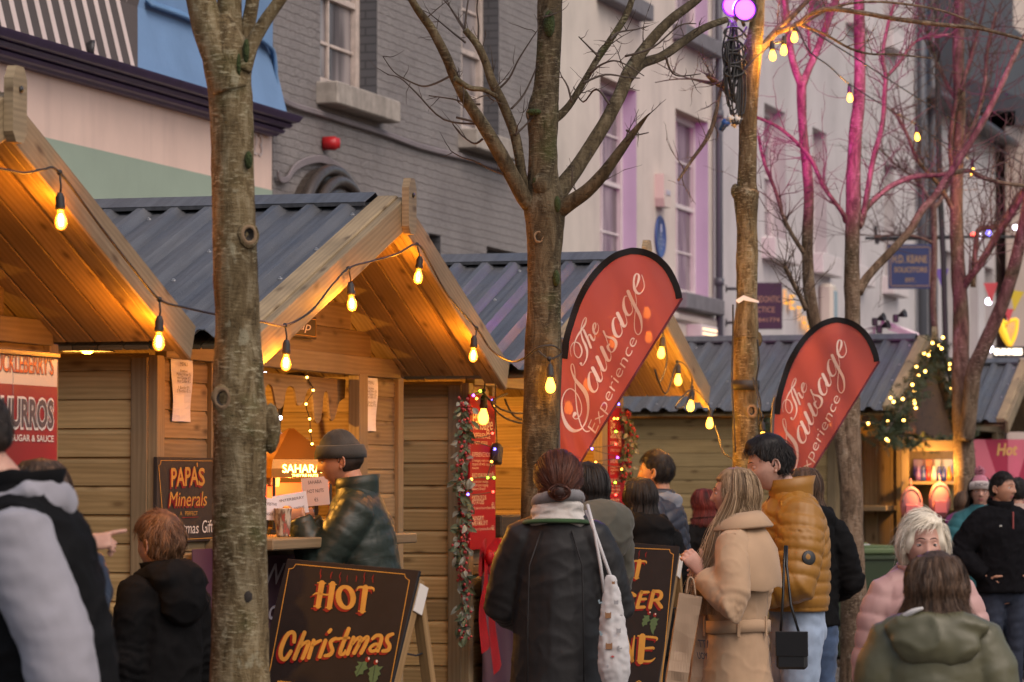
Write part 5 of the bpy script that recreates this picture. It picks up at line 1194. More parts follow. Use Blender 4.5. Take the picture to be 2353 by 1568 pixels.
def ft(mb, body, f, x0, y0, x1, y1, ch, l=.0025, **k):
    O = f(x0, y0, l); mb.text(body, O, f(x1, y1, l) - O, f(x0, y0 - ch, l) - O, lift=.0, **k)
mb.m = 2; ft(mb, "PAPA", f5, 340, 585, 820, 545, 335, .0016, bold=.03); ft(mb, "S", f5, 822, 560, 930, 558, 310, .0016, bold=.03)
mb.m = 1; ft(mb, "PAPA", f5, 362, 552, 838, 515, 335, bold=.02); ft(mb, "S", f5, 838, 528, 948, 526, 310, bold=.02); pen([[(812, 145, 20), (815, 205, 12)]], f5, mb, 3, .0025)
mb.m = 2; ft(mb, "Minerals", f5, 305, 930, 960, 915, 270, .0016, bold=.012, shear=.18)
mb.m = 1; ft(mb, "Minerals", f5, 325, 898, 985, 885, 270, bold=.0, shear=.18); ft(mb, "A   PERFECT", f5, 512, 1055, 822, 1052, 75)
mb.m = 2; pen([[(550, 1095, 16), (830, 1082, 12)]], f5, mb, 3, .0025)
mb.m = 3; ft(mb, "Christmas", f5, 240, 1375, 838, 1365, 210, shear=.12); ft(mb, "Gift", f5, 900, 1360, 1090, 1345, 230, shear=.1)
mb.build("board", [m_sign, m_yel, m_red, m_whitep], o)
m_paper = mat("white paper sheet", (.66, .66, .74), .45); m_inkb = mat("dark print", (.06, .05, .06), .7)
for (x0, y0, x1, y1, lab) in ((402, 822, 447, 968, "white paper drinks menu pinned left of the hatch, above the dark minerals board"), (838, 867, 872, 990, "white paper drinks menu pinned right of the hatch, above the woollen hat")):
    a, b, c, d = flat(hut2, x0, y0, x1, y1, .05); o = hung("paper_menu", hut2, lab, "menu", "paper menus beside the hatch")
    mb = MB(); n_ = 10
    for sgn in (0, 1):
        vs = [V((a + (b - a) * (i / 3.0), -.036 - .006 * math.sin(i * 1.3 + j * .5) + (.0015 if sgn else 0), c + (d - c) * j / n_)) for j in range(n_ + 1) for i in range(4)]
        mb._add(vs, [[j * 4 + i, j * 4 + i + 1, (j + 1) * 4 + i + 1, (j + 1) * 4 + i][::(-1 if sgn else 1)] for j in range(n_) for i in range(3)])
    mb.m = 1; W_ = b - a; H_ = d - c; z = d - H_ * .12
    for body, ww, hh, gap in (("MENU", .32, .018, .10), ("Festive", .3, .014, .055), ("Mulled Wine €6", .62, .014, .055), ("Hot Ginger €5", .58, .014, .055), ("Hot Cider €5", .56, .014, .10), ("1 Bottle €9", .46, .014, .055), ("2 Bottles €15", .56, .014, .05)):
        mb.text(body, ((a + b) / 2 - W_ * ww * .6, -.045, z), (W_ * ww * 1.2, 0, 0), (0, 0, hh), lift=.0); z -= H_ * gap
    mb.build("sheet", [m_paper, m_inkb], o)
o = hung("hanging_sign", hut2, "small black sign reading cup, high in the drinks hut's gable", "sign")
a, b, c, d = flat(hut2, 640, 718, 726, 770, .05); mb = MB(); mb.box(((a + b) / 2, -.045, (c + d) / 2), (b - a, .016, d - c), ch=.002)
mb.m = 1; e = .012
for q in (((a + b) / 2, c + e, b - a - .02, .003), ((a + b) / 2, d - e, b - a - .02, .003)): mb.box((q[0], -.054, q[1]), (q[2], .002, q[3]), ch=.0005)
for xx in (a + e, b - e): mb.box((xx, -.054, (c + d) / 2), (.003, .002, d - c - .02), ch=.0005)
mb.m = 2; mb.text("a cup", (a + (b - a) * .12, -.0545, c + (d - c) * .36), ((b - a) * .72, 0, 0), (0, 0, (d - c) * .42), shear=.25, lift=0)
mb.build("board", [m_sign, m_yel, m_whitep], o)
# snow-drip cut-out under the lintel
o = hung("icicle_board", hut2, "cream plywood cut-out of dripping snow along the top of the drinks hatch", "decoration")
a, b, c, d = flat(hut2, 560, 852, 792, 958, -.06); mb = MB(); pts = [(a, d), (b, d)]
drips = [(.99, .45), (.93, .55), (.89, .9), (.84, .95), (.81, .35), (.77, .4), (.74, .98), (.68, 1.0), (.65, .3), (.60, .34), (.56, .62), (.50, .66), (.47, .3), (.40, .3), (.36, .72), (.30, .75), (.26, .32), (.2, .3), (.16, .95), (.1, .98), (.07, .4), (0, .3)]
pts += [(a + (b - a) * x, d - (d - c) * y) for x, y in [(p[0], p[1]) for p in curve(drips, 3)]]
mb.prism(pts, .01, (0, .055, 0), (X_, Z_, Y_)); mb.build("cutout", m_wood2, o)
# nut roaster with its pyramid top
m_copper = mat("bronze sheet", (.42, .20, .05), .35, .75); m_litsign = emis("glowing cut-out lettering", (1, .55, .10), 8); m_redglow = emis("red heater glow", (1, .09, .02), 1.6); m_steel = mat("polished steel", (.5, .5, .5), .2, 1.0)
pc = hw(hut2) @ (hloc(hut2, 668, 1086, -.22)); o = tag(empty("nut_roaster", pc), "bronze pyramid topped hot nut roaster with glowing lettering on the hut counter", "roaster")
mb = MB(); s_ = .185; zt = .30
def frust(mb, a, za, b, zb): mb._add([V((x * q, y * q, z)) for q, z in ((a, za), (b, zb)) for x, y in ((-1, -1), (1, -1), (1, 1), (-1, 1))], [[0, 1, 5, 4], [1, 2, 6, 5], [2, 3, 7, 6], [3, 0, 4, 7], [4, 5, 6, 7], [3, 2, 1, 0]])
frust(mb, .155, .045, .012, .20); frust(mb, .17, .0, .16, .045); frust(mb, .172, -.045, .172, 0.0)
mb.m = 1; mb.text("SAHARAS", (-.115, -.1722, -.02), (.235, 0, 0), (0, 0, .042), bold=.02, lift=.002); mb.text("THEY'RE NUTS", (-.065, -.1722, -.040), (.14, 0, 0), (0, 0, .013), bold=.02, lift=.002)
mb.text("A", (.173, -.14, -.03), (.0, .09, 0), (0, 0, .055), bold=.03, lift=.002); mb.build("canopy", [m_copper, m_litsign], o)
mb = MB()
for x in (-.15, .15):
    for y in (-.15, .15): mb.beam((x, y, -.045), (x, y, -.30), .014, .014)
mb.build("frame", m_black, o)
mb = MB(); mb.smooth = True; mb.lathe([(.0, -.29), (.12, -.29), (.14, -.22), (.145, -.2), (.135, -.2), (.12, -.21), (0, -.22)], (0, 0, 0), 24); mb.lathe([(0, -.19), (.10, -.19), (.105, -.16), (.06, -.13), (0, -.125)], (0, 0, 0), 24); mb.build("pan", m_steel, o)
mb = MB(); mb.box((0, .13, -.17), (.28, .01, .2)); mb.build("heater", m_redglow, o)
mb = MB(); mb.box((0, 0, -.315), (.36, .36, .03)); mb.build("base", m_black, o); o.rotation_euler = (0, 0, ROT - R(48)); o.location.z = hloc(hut2, 668, 1098, -.22).z + .045
base_z = o.location.z - .33
lamp(o, (0, 0, -.08), 5.0, (1, .2, .03))
mb = MB(); mb.box((0, .0, 0), (.5, .42, .0001 + max(.02, base_z - 1.37)))
st = tag(mb.build("counter_box", m_black), "low black box on the hut counter carrying the nut roaster", "box"); st.location = (o.location.x, o.location.y, 1.37 + (base_z - 1.37) / 2); st.rotation_euler = (0, 0, ROT)
# price cards
def card(x0, y0, x1, y1, off, lines, lab, rot=0, m=m_paper):
    a, b, c, d = flat(hut2, x0, y0, x1, y1, off); o = tag(empty("price_card", hw(hut2) @ V(((a + b) / 2, -off, (c + d) / 2)), ROT - R(55)), lab, "price card", "price cards on the hut counter")
    w_ = (b - a) * .42; h_ = (d - c); mb = MB(); mb.box((0, 0, 0), (w_, .003, h_), ch=.0008); mb.m = 1
    n_ = len(lines)
    for k, (t_, ww) in enumerate(lines): mb.text(t_, (-w_ * ww / 2, -.0022, h_ * (.5 - (k + .72) / (n_ + .2))), (w_ * ww, 0, 0), (0, 0, h_ * .13), bold=.004, lift=0)
    mb.build("card", [m, m_inkb], o); mb = MB(); mb.beam((0, .004, -h_ / 2), (0, .03, -h_ / 2 - .06), .02, .003); mb.build("stand", m_black, o); o.rotation_euler = (0, R(rot), ROT - R(55)); return o
m_cup0 = mat('plain paper cup', (.5, .42, .34), .6)
m_pinkp = mat("pinkish white card", (.56, .42, .38), .5)
card(699, 1097, 750, 1163, .06, (("SAHARA", .5), ("HOT NUTS", .6), ("€5", .14)), "white card reading SAHARA HOT NUTS €5 in front of the roaster", -5, m_pinkp)
card(634, 1135, 700, 1185, .12, (("WINTERBERRY", .84), ("MULLED WINE", .78)), "white card reading WINTERBERRY above the hatted man's hands", -9)
card(596, 1145, 636, 1196, .1, (("HOT FESTIVE", .8), ("GINGER", .5)), "white card reading HOT FESTIVE, cut off by the thick tree trunk", 4)
for i_, (x_, y_) in enumerate(((617, 1068), (628, 1072))):
    c_ = hw(hut2) @ hloc(hut2, x_, y_, -.32); o = tag(empty("cup_stack", c_), ("taller" if i_ else "shorter") + " stack of paper cups beside the nut roaster inside the drinks hut", "cups"); mb = MB(); mb.smooth = True
    for q_ in range(9 + 3 * i_): mb.lathe([(.028, 0), (.040, .09), (.042, .094), (.039, .09)], (0, 0, .017 * q_ - .1), 16, None, False)
    mb.build("cups", m_cup0, o)
mbot = [mat("bottle " + n_, c_, .15) for n_, c_ in (("amber", (.12, .04, .01)), ("green", (.02, .07, .03)), ("clear", (.4, .38, .34)))]
for i_ in range(7):
    c_ = hw(hut2) @ V((.9 + .2 * i_, .62 + .05 * (i_ % 2), 1.37)); mb = MB(); mb.smooth = True; hh_ = .24 + .02 * (i_ % 3); mb.lathe([(0, 0), (.036, 0), (.038, .02), (.038, hh_ * .6), (.014, hh_ * .78), (.014, hh_), (0, hh_)], (0, 0, 0), 14); x_ = tag(mb.build("bottle", mbot[i_ % 3]), "glass bottle standing on the counter at the back of the drinks hut", "bottle", "bottles inside the drinks hut"); x_.location = c_
# bent black tube stand with white bulbs
mb = MB(); mb.smooth = True; q = [hw(hut2) @ hloc(hut2, x, y, -.5) for x, y in ((628, 1080), (636, 1000), (648, 920), (652, 880), (664, 862), (700, 866), (714, 900), (726, 960), (738, 1020), (748, 1080))]
mb.tube([V(p) for p in curve([tuple(p) for p in q], 5)], .013, 8); tag(mb.build("tube_arch", m_black), "bent black tube arch inside the drinks hut behind the roaster", "frame")
zz = lambda x, y: ((1000 + x * .5102) * .5745, (1400 + y * .5102) * .5745)
fairy("cool white round bulbs wound on the black tube arch", [hw(hut2) @ hloc(hut2, *zz(x, y), -.45) for x, y in ((118, 188), (160, 225), (238, 245), (213, 397), (236, 533), (233, 668), (243, 800), (597, 1268))], 'c' * 8, r=.012)
fairy("warm fairy lights draped down the drinks hut's back wall", [hw(hut2) @ hloc(hut2, *zz(x, y), -.05) for x, y in ((250, 130), (335, 65), (447, 22), (440, 98), (447, 215), (495, 317), (440, 425), (467, 541), (473, 635), (487, 737))], 'w' * 10, r=.007)
# snowman decoration
m_snow = mat("cream painted wood", (.55, .42, .25), .7); m_hat = cloth("red felt hat", (.30, .03, .02)); m_scarf = cloth("brown check scarf", (.20, .11, .05))
c = hw(hut2) @ hloc(hut2, 652, 1010, -.75); o = tag(empty("snowman_decoration", c), "wooden snowman with red hat, orange nose and brown scarf inside the hut", "decoration")
mb = MB(); mb.prism([(.17 * math.cos(a), .15 * math.sin(a) + .06) for a in [k * .314 for k in range(20)]], .02, (0, 0, 0), (X_, Z_, Y_)); mb.prism([(.2 * math.cos(a), .24 * math.sin(a) - .26) for a in [k * .314 for k in range(20)]], .02, (0, .022, 0), (X_, Z_, Y_)); mb.build("body", m_snow, o)
mb = MB(); mb.prism([(-.18, .15), (.18, .15), (.17, .2), (.12, .3), (.02, .36), (-.1, .32), (-.16, .22)], .03, (0, -.02, 0), (X_, Z_, Y_)); mb.build("hat", m_hat, o)
mb = MB(); mb.box((0, -.02, -.07), (.34, .04, .06), ch=.015); mb.box((.08, -.02, -.17), (.07, .035, .2), Matrix.Rotation(.3, 3, 'Y'), ch=.01); mb.build("scarf", m_scarf, o)
mb = MB(); mb.smooth = True; mb.lathe([(.022, 0), (.012, .04), (0, .08)], (0, -.0, .05), 10, V((.5, -1, 0))); mb.build("nose", mat("orange nose", (.6, .2, .03), .6), o)
for x in (-.06, .06): mb = MB(); mb.ball((x, -.004, .1), .011, 8); mb.build("eye", m_black, o)
o.rotation_euler = (0, 0, ROT - R(40))
# cup on the counter
zc = 1.372; pc = plane_hit(650, 1228, S(0, .17), OD); pc.z = zc
o = tag(empty("paper_cup", pc), "printed white paper cup on the hut counter under the hatted man's hands", "cup")
m_cup = mat("printed paper cup", (.5, .44, .36), .6); g = N(m_cup); g.col(g.ramp(g.noise(g.coord('Object', (30, 30, 12)), 1.4, 3), [(.45, (.5, .44, .36)), (.55, (.16, .12, .09)), (.62, (.35, .08, .06))]))
mb = MB(); mb.smooth = True; mb.lathe([(.0, .003), (.029, .0), (.031, .01), (.041, .125), (.043, .128), (.041, .131), (.038, .125), (.028, .012), (0, .01)], (0, 0, 0), 24); mb.build("body", m_cup, o)
# inside lamp of the two serving huts
for h_, e_, x_ in ((hut2, 120, 1.65), (hut3, 170, 1.4), (hut1, 60, 1.7), (hut4, 60, 1.7)):
    o = tag(empty("ceiling_lamp", hw(h_) @ V((x_, 1.0, 2.26)), ROT), {hut2: "warm lamp hanging inside the drinks hut", hut3: "warm lamp hanging inside the sausage hut", hut1: "warm lamp hanging inside the left hut", hut4: "warm lamp hanging inside the garlanded hut"}[h_], "lamp")
    mb = MB(); mb.smooth = True; mb.lathe([(.0, .12), (.02, .12), (.05, .06), (.13, 0), (.135, -.005), (.12, 0), (.04, .05), (0, .1)], (0, 0, 0), 20); mb.tube([(0, 0, .12), (0, 0, .5)], .004, 5); mb.build("shade", m_black, o)
    mb = MB(); mb.smooth = True; mb.ball((0, 0, .015), .035, 12); mb.build("lamp_bulb", m_glow, o); lamp(o, (0, 0, -.06), e_, (1, .42, .06), .05)
# purple skirts below the counters
m_skirt = cloth("purple banner cloth", (.055, .008, .034), .7, .2, 3)
def skirt(h, x0, x1, off, ztop, lab, words=()):
    o = hung("banner", h, lab, "banner", "purple counter banners"); mb = MB(); n_ = max(6, int((x1 - x0) * 16)); m_ = 8
    for sgn in (0, 1):
        vs = [V((x0 + (x1 - x0) * i / n_, -off - .008 * math.sin(i * .9 + j * .35) - (0 if sgn == 0 else -.003), .06 + (ztop - .06) * j / m_)) for j in range(m_ + 1) for i in range(n_ + 1)]
        mb.smooth = True; mb._add(vs, [[j * (n_ + 1) + i, j * (n_ + 1) + i + 1, (j + 1) * (n_ + 1) + i + 1, (j + 1) * (n_ + 1) + i][::(-1 if sgn else 1)] for j in range(m_) for i in range(n_)])
    mb.smooth = False; mb.m = 1
    for (body, x, z, w_, hh, k) in words: mb.text(body, (x, -off - .018, z), (w_, 0, 0), (0, 0, hh), lift=0, **k)
    mb.build("cloth", [m_skirt, mat("silver print", (.36, .33, .38), .6)], o); return o
xa = hloc(hut2, 440, 1400, .06).x; xb = hloc(hut2, 490, 1400, .06).x
skirt(hut2, xa, xb + .16, .06, hloc(hut2, 460, 1262, .06).z, "narrow purple banner with white stamp print right of the boy", (("P", xa + .07, .90, .13, .12, dict(bold=.06)), ("xxx", xa + .05, .86, .17, .03, {}), ("*", xa + .16, .66, .08, .12, dict(bold=.04))))
xc = hloc(hut2, 560, 1300, .06).x; xd_ = hloc(hut2, 800, 1300, .06).x
skirt(hut2, xb + .2, xd_, .05, hloc(hut2, 640, 1276, .06).z, "wide purple banner with slanted silver lettering under the drinks counter", (("Winter", hloc(hut2, 606, 1350, .06).x, hloc(hut2, 606, 1344, .06).z, .75, .10, dict(shear=.3, bold=.01)), ("pop", hloc(hut2, 600, 1430, .06).x - .08, hloc(hut2, 606, 1425, .06).z, .42, .10, dict(shear=.3, bold=.01))))
skirt(hut3, .12, 2.9, .07, 1.14, "long purple banner under the sausage hut's counter")

# ------------------------------------------------------------------ hut 3: menus, berry garlands, bow, lights
m_menu = mat("red menu board", (.27, .006, .010), .6, spec=.12); m_goldp = mat("cream print", (.62, .46, .28), .5)
for (x0, y0, x1, y1, lab) in ((1077, 906, 1136, 1264, "tall red menu board left of the sausage hut's hatch, above the red bow"), (1374, 936, 1420, 1146, "red menu board glimpsed right of the first red flag")):
    o = hung("menu_board", hut3, lab, "menu", "red menu boards"); off = .06
    if x0 < 1200: a, b, c, d = flat(hut3, x0, y0, x1, y1, off)
    else: a, b, c, d = 2.94, 3.34, 1.2, hloc(hut3, 1400, 936, off).z
    mb = MB(); mb.box(((a + b) / 2, -off, (c + d) / 2), (b - a, .014, d - c), ch=.002); mb.m = 1; w_ = b - a; z = d - .13; y = -off - .0078
    rows = [("The", .3, .05, .09), ("Sausage", .8, .075, .07), ("EXPERIENCE", .7, .03, .05), ("STREET FOOD", .6, .018, .10), ("EXPERIENCE BOX", .7, .026, .04), ("2 sausages, rustic mustard", .8, .016, .03), ("topped off with topping &", .85, .016, .03), ("sauce", .25, .016, .07), ("BUILD YOUR OWN ROLL", .8, .026, .04), ("choose your sausage", .62, .016, .03), ("choose your topping", .62, .016, .03), ("Bakery Bread", .5, .016, .08), ("PORTION OF OUR", .55, .026, .035), ("POTATOES", .45, .026, .04), ("with salad and sauces of your choice", .9, .016, .09), ("HUNGRY?", .45, .026, .04), ("MAKE A MEAL OF IT!", .6, .026, .04), ("portion of potatoes & a drink", .85, .016, .05)]
    for body, ww, hh, gap in rows:
        if z < c + .05: break
        mb.text(body, (a + w_ * .08, y, z), (w_ * ww, 0, 0), (0, 0, hh), bold=.006 if hh > .02 else 0, lift=0, shear=.2 if body in ("The", "Sausage") else 0); z -= gap * (d - c) / 1.25
    for zz_, t_ in ((.66, "€9"), (.47, "€6"), (.27, "€5"), (.12, "€12")): mb.text(t_, (a + w_ * .84, y, c + (d - c) * zz_), (w_ * .1, 0, 0), (0, 0, .028), lift=0, bold=.004)
    mb.build("board", [m_menu, m_goldp], o)
m_berry = mat("frosted red berry", (.30, .03, .035), .55); m_gleaf = mat("dusty green leaf", (.06, .085, .045), .7); m_gleaf2 = mat("frosted leaf", (.20, .22, .19), .8)
def leaf(mb, c, d, n_, L, w_):
    d = V(d).normalized(); s_ = d.cross(V(n_)).normalized(); up = s_.cross(d)
    pr = [(0, .05), (.25, .75), (.5, 1), (.75, .7), (1, 0.03)]; vs = []
    for t_, q in pr: p = V(c) + d * (L * t_) + up * (L * .12 * math.sin(t_ * 3)); vs += [p - s_ * w_ * q + up * w_ * .3 * q, p, p + s_ * w_ * q + up * w_ * .3 * q]
    mb._add(vs, [f for i in range(4) for f in ([i * 3, i * 3 + 1, i * 3 + 4, i * 3 + 3], [i * 3 + 1, i * 3 + 2, i * 3 + 5, i * 3 + 4])])
def berry_garland(label, pts, n_, rg):
    o = tag(empty("berry_garland", pts[0]), label, "garland", "berry garlands on the sausage hut"); c0 = V(pts[0]); q = [V(p) for p in curve([tuple(V(p) - c0) for p in pts], 8)]
    mf = MB(); mf.m = 3; mf.tube(q, .008, 5)
    for k in range(n_):
        p = q[rg.randrange(len(q))] + V((rg.gauss(0, .019), rg.gauss(-.03, .02), rg.gauss(0, .02)))
        if rg.random() < .5: mf.m = 2; mf.smooth = True; mf.ball(p, rg.uniform(.007, .0105), 7); mf.smooth = False
        else: mf.m = 0 if rg.random() < .6 else 1; leaf(mf, p, (rg.gauss(0, .7), rg.gauss(-.3, .4), rg.gauss(-.8, .6)), (rg.gauss(0, .4), -1, rg.gauss(0, .4)), rg.uniform(.03, .07), rg.uniform(.009, .017))
    mf.build("foliage", [m_gleaf, m_gleaf2, m_berry, m_twig], o); return o
rg = random.Random(21); gp = lambda pts, off: [onh(hut3, x, y, off) for x, y in pts]
berry_garland("long garland of frosted red berries and leaves down the sausage hut's near corner", gp([(1066, 925), (1068, 990), (1060, 1080), (1067, 1160), (1060, 1250), (1070, 1340), (1066, 1465)], .10), 560, rg)
berry_garland("short garland of red berries and leaves at the sausage hut's far corner", gp([(1440, 955), (1446, 1010), (1440, 1060), (1436, 1100)], .10), 240, rg)
m_satin = cloth("red satin", (.27, .004, .007), .45, .2, 10, sheen=0.0)
c = onh(hut3, 1112, 1282, .13); o = tag(empty("ribbon_bow", c, ROT), "big red satin bow with long tails under the left red menu board", "bow")
def strip(mb, pts, w0, w1, th=.004):
    q = [V(p) for p in curve(pts, 6)]; n_ = len(q); vs = []
    for i, p in enumerate(q):
        w_ = w0 + (w1 - w0) * i / (n_ - 1); t_ = (q[min(i + 1, n_ - 1)] - q[max(i - 1, 0)]).normalized(); s_ = t_.cross(V((0, -1, .0))).normalized()
        vs += [p - s_ * w_ / 2, p + V((0, -.012 * math.sin(i * .8), 0)), p + s_ * w_ / 2]
    mb.smooth = True; mb._add(vs, [f for i in range(n_ - 1) for f in ([i * 3, i * 3 + 1, i * 3 + 4, i * 3 + 3], [i * 3 + 1, i * 3 + 2, i * 3 + 5, i * 3 + 4])])
mb = MB(); strip(mb, [(0, 0, 0), (-.10, -.04, .07), (-.2, -.05, .03), (-.14, -.02, -.05), (0, 0, -.01)], .06, .12); mb.build("loop", m_satin, o)
mb = MB(); strip(mb, [(0, 0, 0), (.10, -.04, .07), (.22, -.05, .03), (.14, -.02, -.05), (0, 0, -.01)], .06, .12); mb.build("loop", m_satin, o)
mb = MB(); strip(mb, [(0, -.01, 0), (-.06, -.03, -.15), (-.10, -.02, -.30), (-.06, -.03, -.5)], .05, .17); mb.build("tail", m_satin, o)
mb = MB(); strip(mb, [(0, -.015, 0), (.07, -.04, -.15), (.05, -.03, -.35), (.13, -.04, -.62)], .05, .16); mb.build("tail", m_satin, o)
mb = MB(); mb.smooth = True; mb.ball((0, -.03, 0), (.035, .03, .045), 10); mb.build("knot", m_satin, o)
Z8 = lambda x, y: (1034.1 + .25646 * x, 861.75 + .25646 * y)
def fl3(label, L_, off=.10, wire=True):
    fairy(label, [onh(hut3, *Z8(x, y), off) for x, y, c in L_], [c for x, y, c in L_], wire=wire)
fl3("coloured fairy lights down the left red menu board", [(270, 145, 'g'), (210, 185, 'p'), (238, 212, 'o'), (378, 230, 'b'), (400, 270, 'o'), (380, 525, 'r'), (175, 575, 'b'), (400, 665, 'b'), (372, 778, 'o'), (337, 922, 'g'), (393, 922, 'g'), (193, 935, 'o'), (160, 1070, 'b'), (385, 1048, 'r')])
fl3("coloured fairy lights down the right red menu board", [(1510, 262, 'b'), (1375, 262, 'p'), (1470, 392, 'o'), (1500, 392, 'o'), (1487, 508, 'g'), (1484, 620, 'r'), (1272, 662, 'b'), (1500, 740, 'p'), (1305, 785, 'o'), (1537, 845, 'o'), (1480, 965, 'g'), (1485, 1075, 'r')])
mb = MB(); mb.smooth = True
for L_ in (((1160, 918), (1180, 955), (1215, 965), (1260, 940), (1300, 930)), ((1110, 902), (1150, 940), (1200, 950), (1240, 938)), ((1165, 905), (1130, 925), (1160, 960), (1215, 975), (1270, 970))):
    mb.tube([V(a) for a in curve([tuple(onh(hut3, x, y, .12)) for x, y in L_], 5)], .006, 5)
tag(mb.build("loose_cable", m_black_rub), "loose black cables looping across the sausage hut's hatch", "cable")
o = hung("shelf_board", hut3, "dark timber ledge across the sausage hut's hatch behind the leather coat", "shelf"); a, b, c, d = flat(hut3, 1138, 1184, 1216, 1236, .05); mb = MB(); mb.box(((a + b) / 2 + .63, -.05, (c + d) / 2), (b - a + 1.2, .06, d - c), ch=.01); mb.build("plank", wood("charred timber", (.02, .016, .012), (.05, .04, .03)), o)
c = onh(hut3, 1142, 1044, .1); mb = MB(); mb.box((0, 0, 0), (.07, .05, .11), Matrix.Rotation(.3, 3, 'Y'), ch=.008); mb.tube([(0, 0, .05), (-.02, 0, .2), (-.03, 0, .4)], .003, 4)
x_ = tag(mb.build("power_adapter", m_black_rub), "small black power adapter hanging beside the left red menu board", "adapter"); x_.location = c; x_.rotation_euler = (0, 0, ROT)
# hut 1: roll-up churros banner
YB = 12.85; o = tag(empty("roll_up_banner", P(40, 1300, YB).xy.to_3d()), "red and cream roll-up churros banner with black lettering at the left edge", "banner"); b0 = o.location.copy()
ax = SD.copy(); rt = P(130, 1000, YB); wd = .82; zt_ = P(130, 823, YB).z; zm = P(130, 890, YB).z
def bn(u, z, l=0): return V((rt.x, rt.y, 0)) + ax * (u - wd) + V((0, 0, z)) + V((ax.y, -ax.x, 0)) * l - b0
m_bred = mat("glossy banner red", (.30, .006, .01), .3); g = N(m_bred); g.col(g.ramp(g.noise(g.coord('Object', (3, 1, .5)), 1.5, 2), [(.3, (.20, .005, .008)), (.7, (.34, .008, .012))]))
m_bcream = mat("banner cream", (.58, .44, .33), .3); m_bor = mat("banner orange red", (.48, .05, .012), .5)
mb = MB(); Mx = Matrix((ax, V((-ax.y, ax.x, 0)), UP)).transposed(); cc_ = bn(wd / 2, 0)
mb.m = 0; mb.box(cc_ + V((0, 0, (zm + .1) / 2)), (wd, .003, zm - .1), Mx, .0005); mb.m = 1; mb.box(cc_ + V((0, 0, (zt_ + zm) / 2 + .0)), (wd, .0032, zt_ - zm), Mx, .0005)
def bt(body, u0, u1, z, h_, m_, l=.004, **k): mb.m = m_; mb.text(body, bn(u0, z, l), bn(u1, z, l) - bn(u0, z, l), V((0, 0, h_)), lift=0, **k)
px = lambda x: wd - (V((rt.x, rt.y, 0)) - plane_hit(x, 900, rt, OD)).dot(SD)
bt("HUCKLEBERRY'S", px(-24), px(122), P(130, 864, YB).z, .072, 3, bold=.01, l=.003); bt("HUCKLEBERRY'S", px(-25), px(120), P(130, 862, YB).z, .072, 2, bold=.005)
bt("CHURROS", px(-24), px(123), P(130, 984, YB).z, .105, 4, bold=.075, l=.003); bt("CHURROS", px(-21), px(121), P(130, 982, YB).z, .10, 3, bold=.03, l=.0045)
bt("WITH SUGAR & SAUCE", px(-16), px(122), P(130, 1016, YB).z, .024, 4, bold=.02)
mb.build("print", [m_bred, m_bcream, m_bor, m_inkb, m_whitep], o)
mb = MB(); mb.box(cc_ + V((0, 0, zt_ + .008)), (wd + .01, .025, .022), Mx, .004); mb.build("top_rail", m_black, o); mb = MB(); mb.box(cc_ + V((0, 0, .05)), (wd + .03, .12, .1), Mx, .01); mb.build("base", m_steel, o)
mb = MB(); mb.beam(cc_ + V((.0, .05, .1)), cc_ + V((0, .02, zt_)), .015, .015); mb.build("pole", m_steel, o)
# ------------------------------------------------------------------ people
def grow(mb, voxel, smooth=4, fac=.5):
    """voxel-union the builder's closed pieces into one smooth surface; returns (verts, faces)"""
    me = bpy.data.meshes.new("tmp"); me.from_pydata(mb.v, [], mb.f); me.update()
    o = bpy.data.objects.new("tmp", me); col.objects.link(o)
    m = o.modifiers.new("r", 'REMESH'); m.mode = 'VOXEL'; m.voxel_size = voxel; m.adaptivity = 0
    if smooth: s = o.modifiers.new("s", 'SMOOTH'); s.factor = fac; s.iterations = smooth
    ev = bpy.data.meshes.new_from_object(o.evaluated_get(bpy.context.evaluated_depsgraph_get()))
    vs = [v.co.copy() for v in ev.vertices]; ns = [v.normal.copy() for v in ev.vertices]; fs = [list(p.vertices) for p in ev.polygons]
    bpy.data.objects.remove(o); bpy.data.meshes.remove(me); bpy.data.meshes.remove(ev); return vs, ns, fs
def from_data(name, parts, mats, parent):
    """parts: [(verts, faces, material index)]"""
    v = []; f = []; mi = []
    for (a, b, k) in parts:
        n = len(v); v += [tuple(p) for p in a]; f += [[n + i for i in q] for q in b]; mi += ([k] * len(b) if isinstance(k, int) else k)
    me = bpy.data.meshes.new(name); me.from_pydata(v, [], f); me.polygons.foreach_set("material_index", mi); me.polygons.foreach_set("use_smooth", [True] * len(f))
    for m in mats: me.materials.append(m)
    me.update(); o = bpy.data.objects.new(name, me); col.objects.link(o)
    if parent is not None: o.parent = parent
    return o
def segdist(p, a, b):
    d = b - a; t = max(0, min(1, (p - a).dot(d) / max(d.length_squared, 1e-9))); return (p - a - d * t).length, t
def skin(name, c, lip=(.36, .12, .10)):
    m = mat(name, c, .48, spec=.35); g = N(m); b = g.b; b.inputs["Subsurface Weight"].default_value = .12; b.inputs["Subsurface Radius"].default_value = (.012, .005, .003)
    ob = g.coord('Object'); n1 = g.noise(ob, 26, 4); n2 = g.noise(ob, 150, 2)
    g.col(g.mix(1.0, c, g.ramp(n1, [(.3, (.86, .80, .78)), (.7, (1.08, 1.06, 1.05))]), 'MULTIPLY')); g.bump(n2, .15, .002); return m
SK = skin("fair skin", (.44, .25, .185)); SK2 = skin("warm skin", (.40, .22, .15)); SK3 = skin("pink skin", (.47, .27, .21)); SK4 = skin("pale skin", (.56, .36, .285)); m_lip = mat("lips", (.34, .12, .11), .4)
m_eyew = mat("eye white", (.62, .58, .55), .25); m_iris = mat("dark iris", (.05, .04, .035), .15)
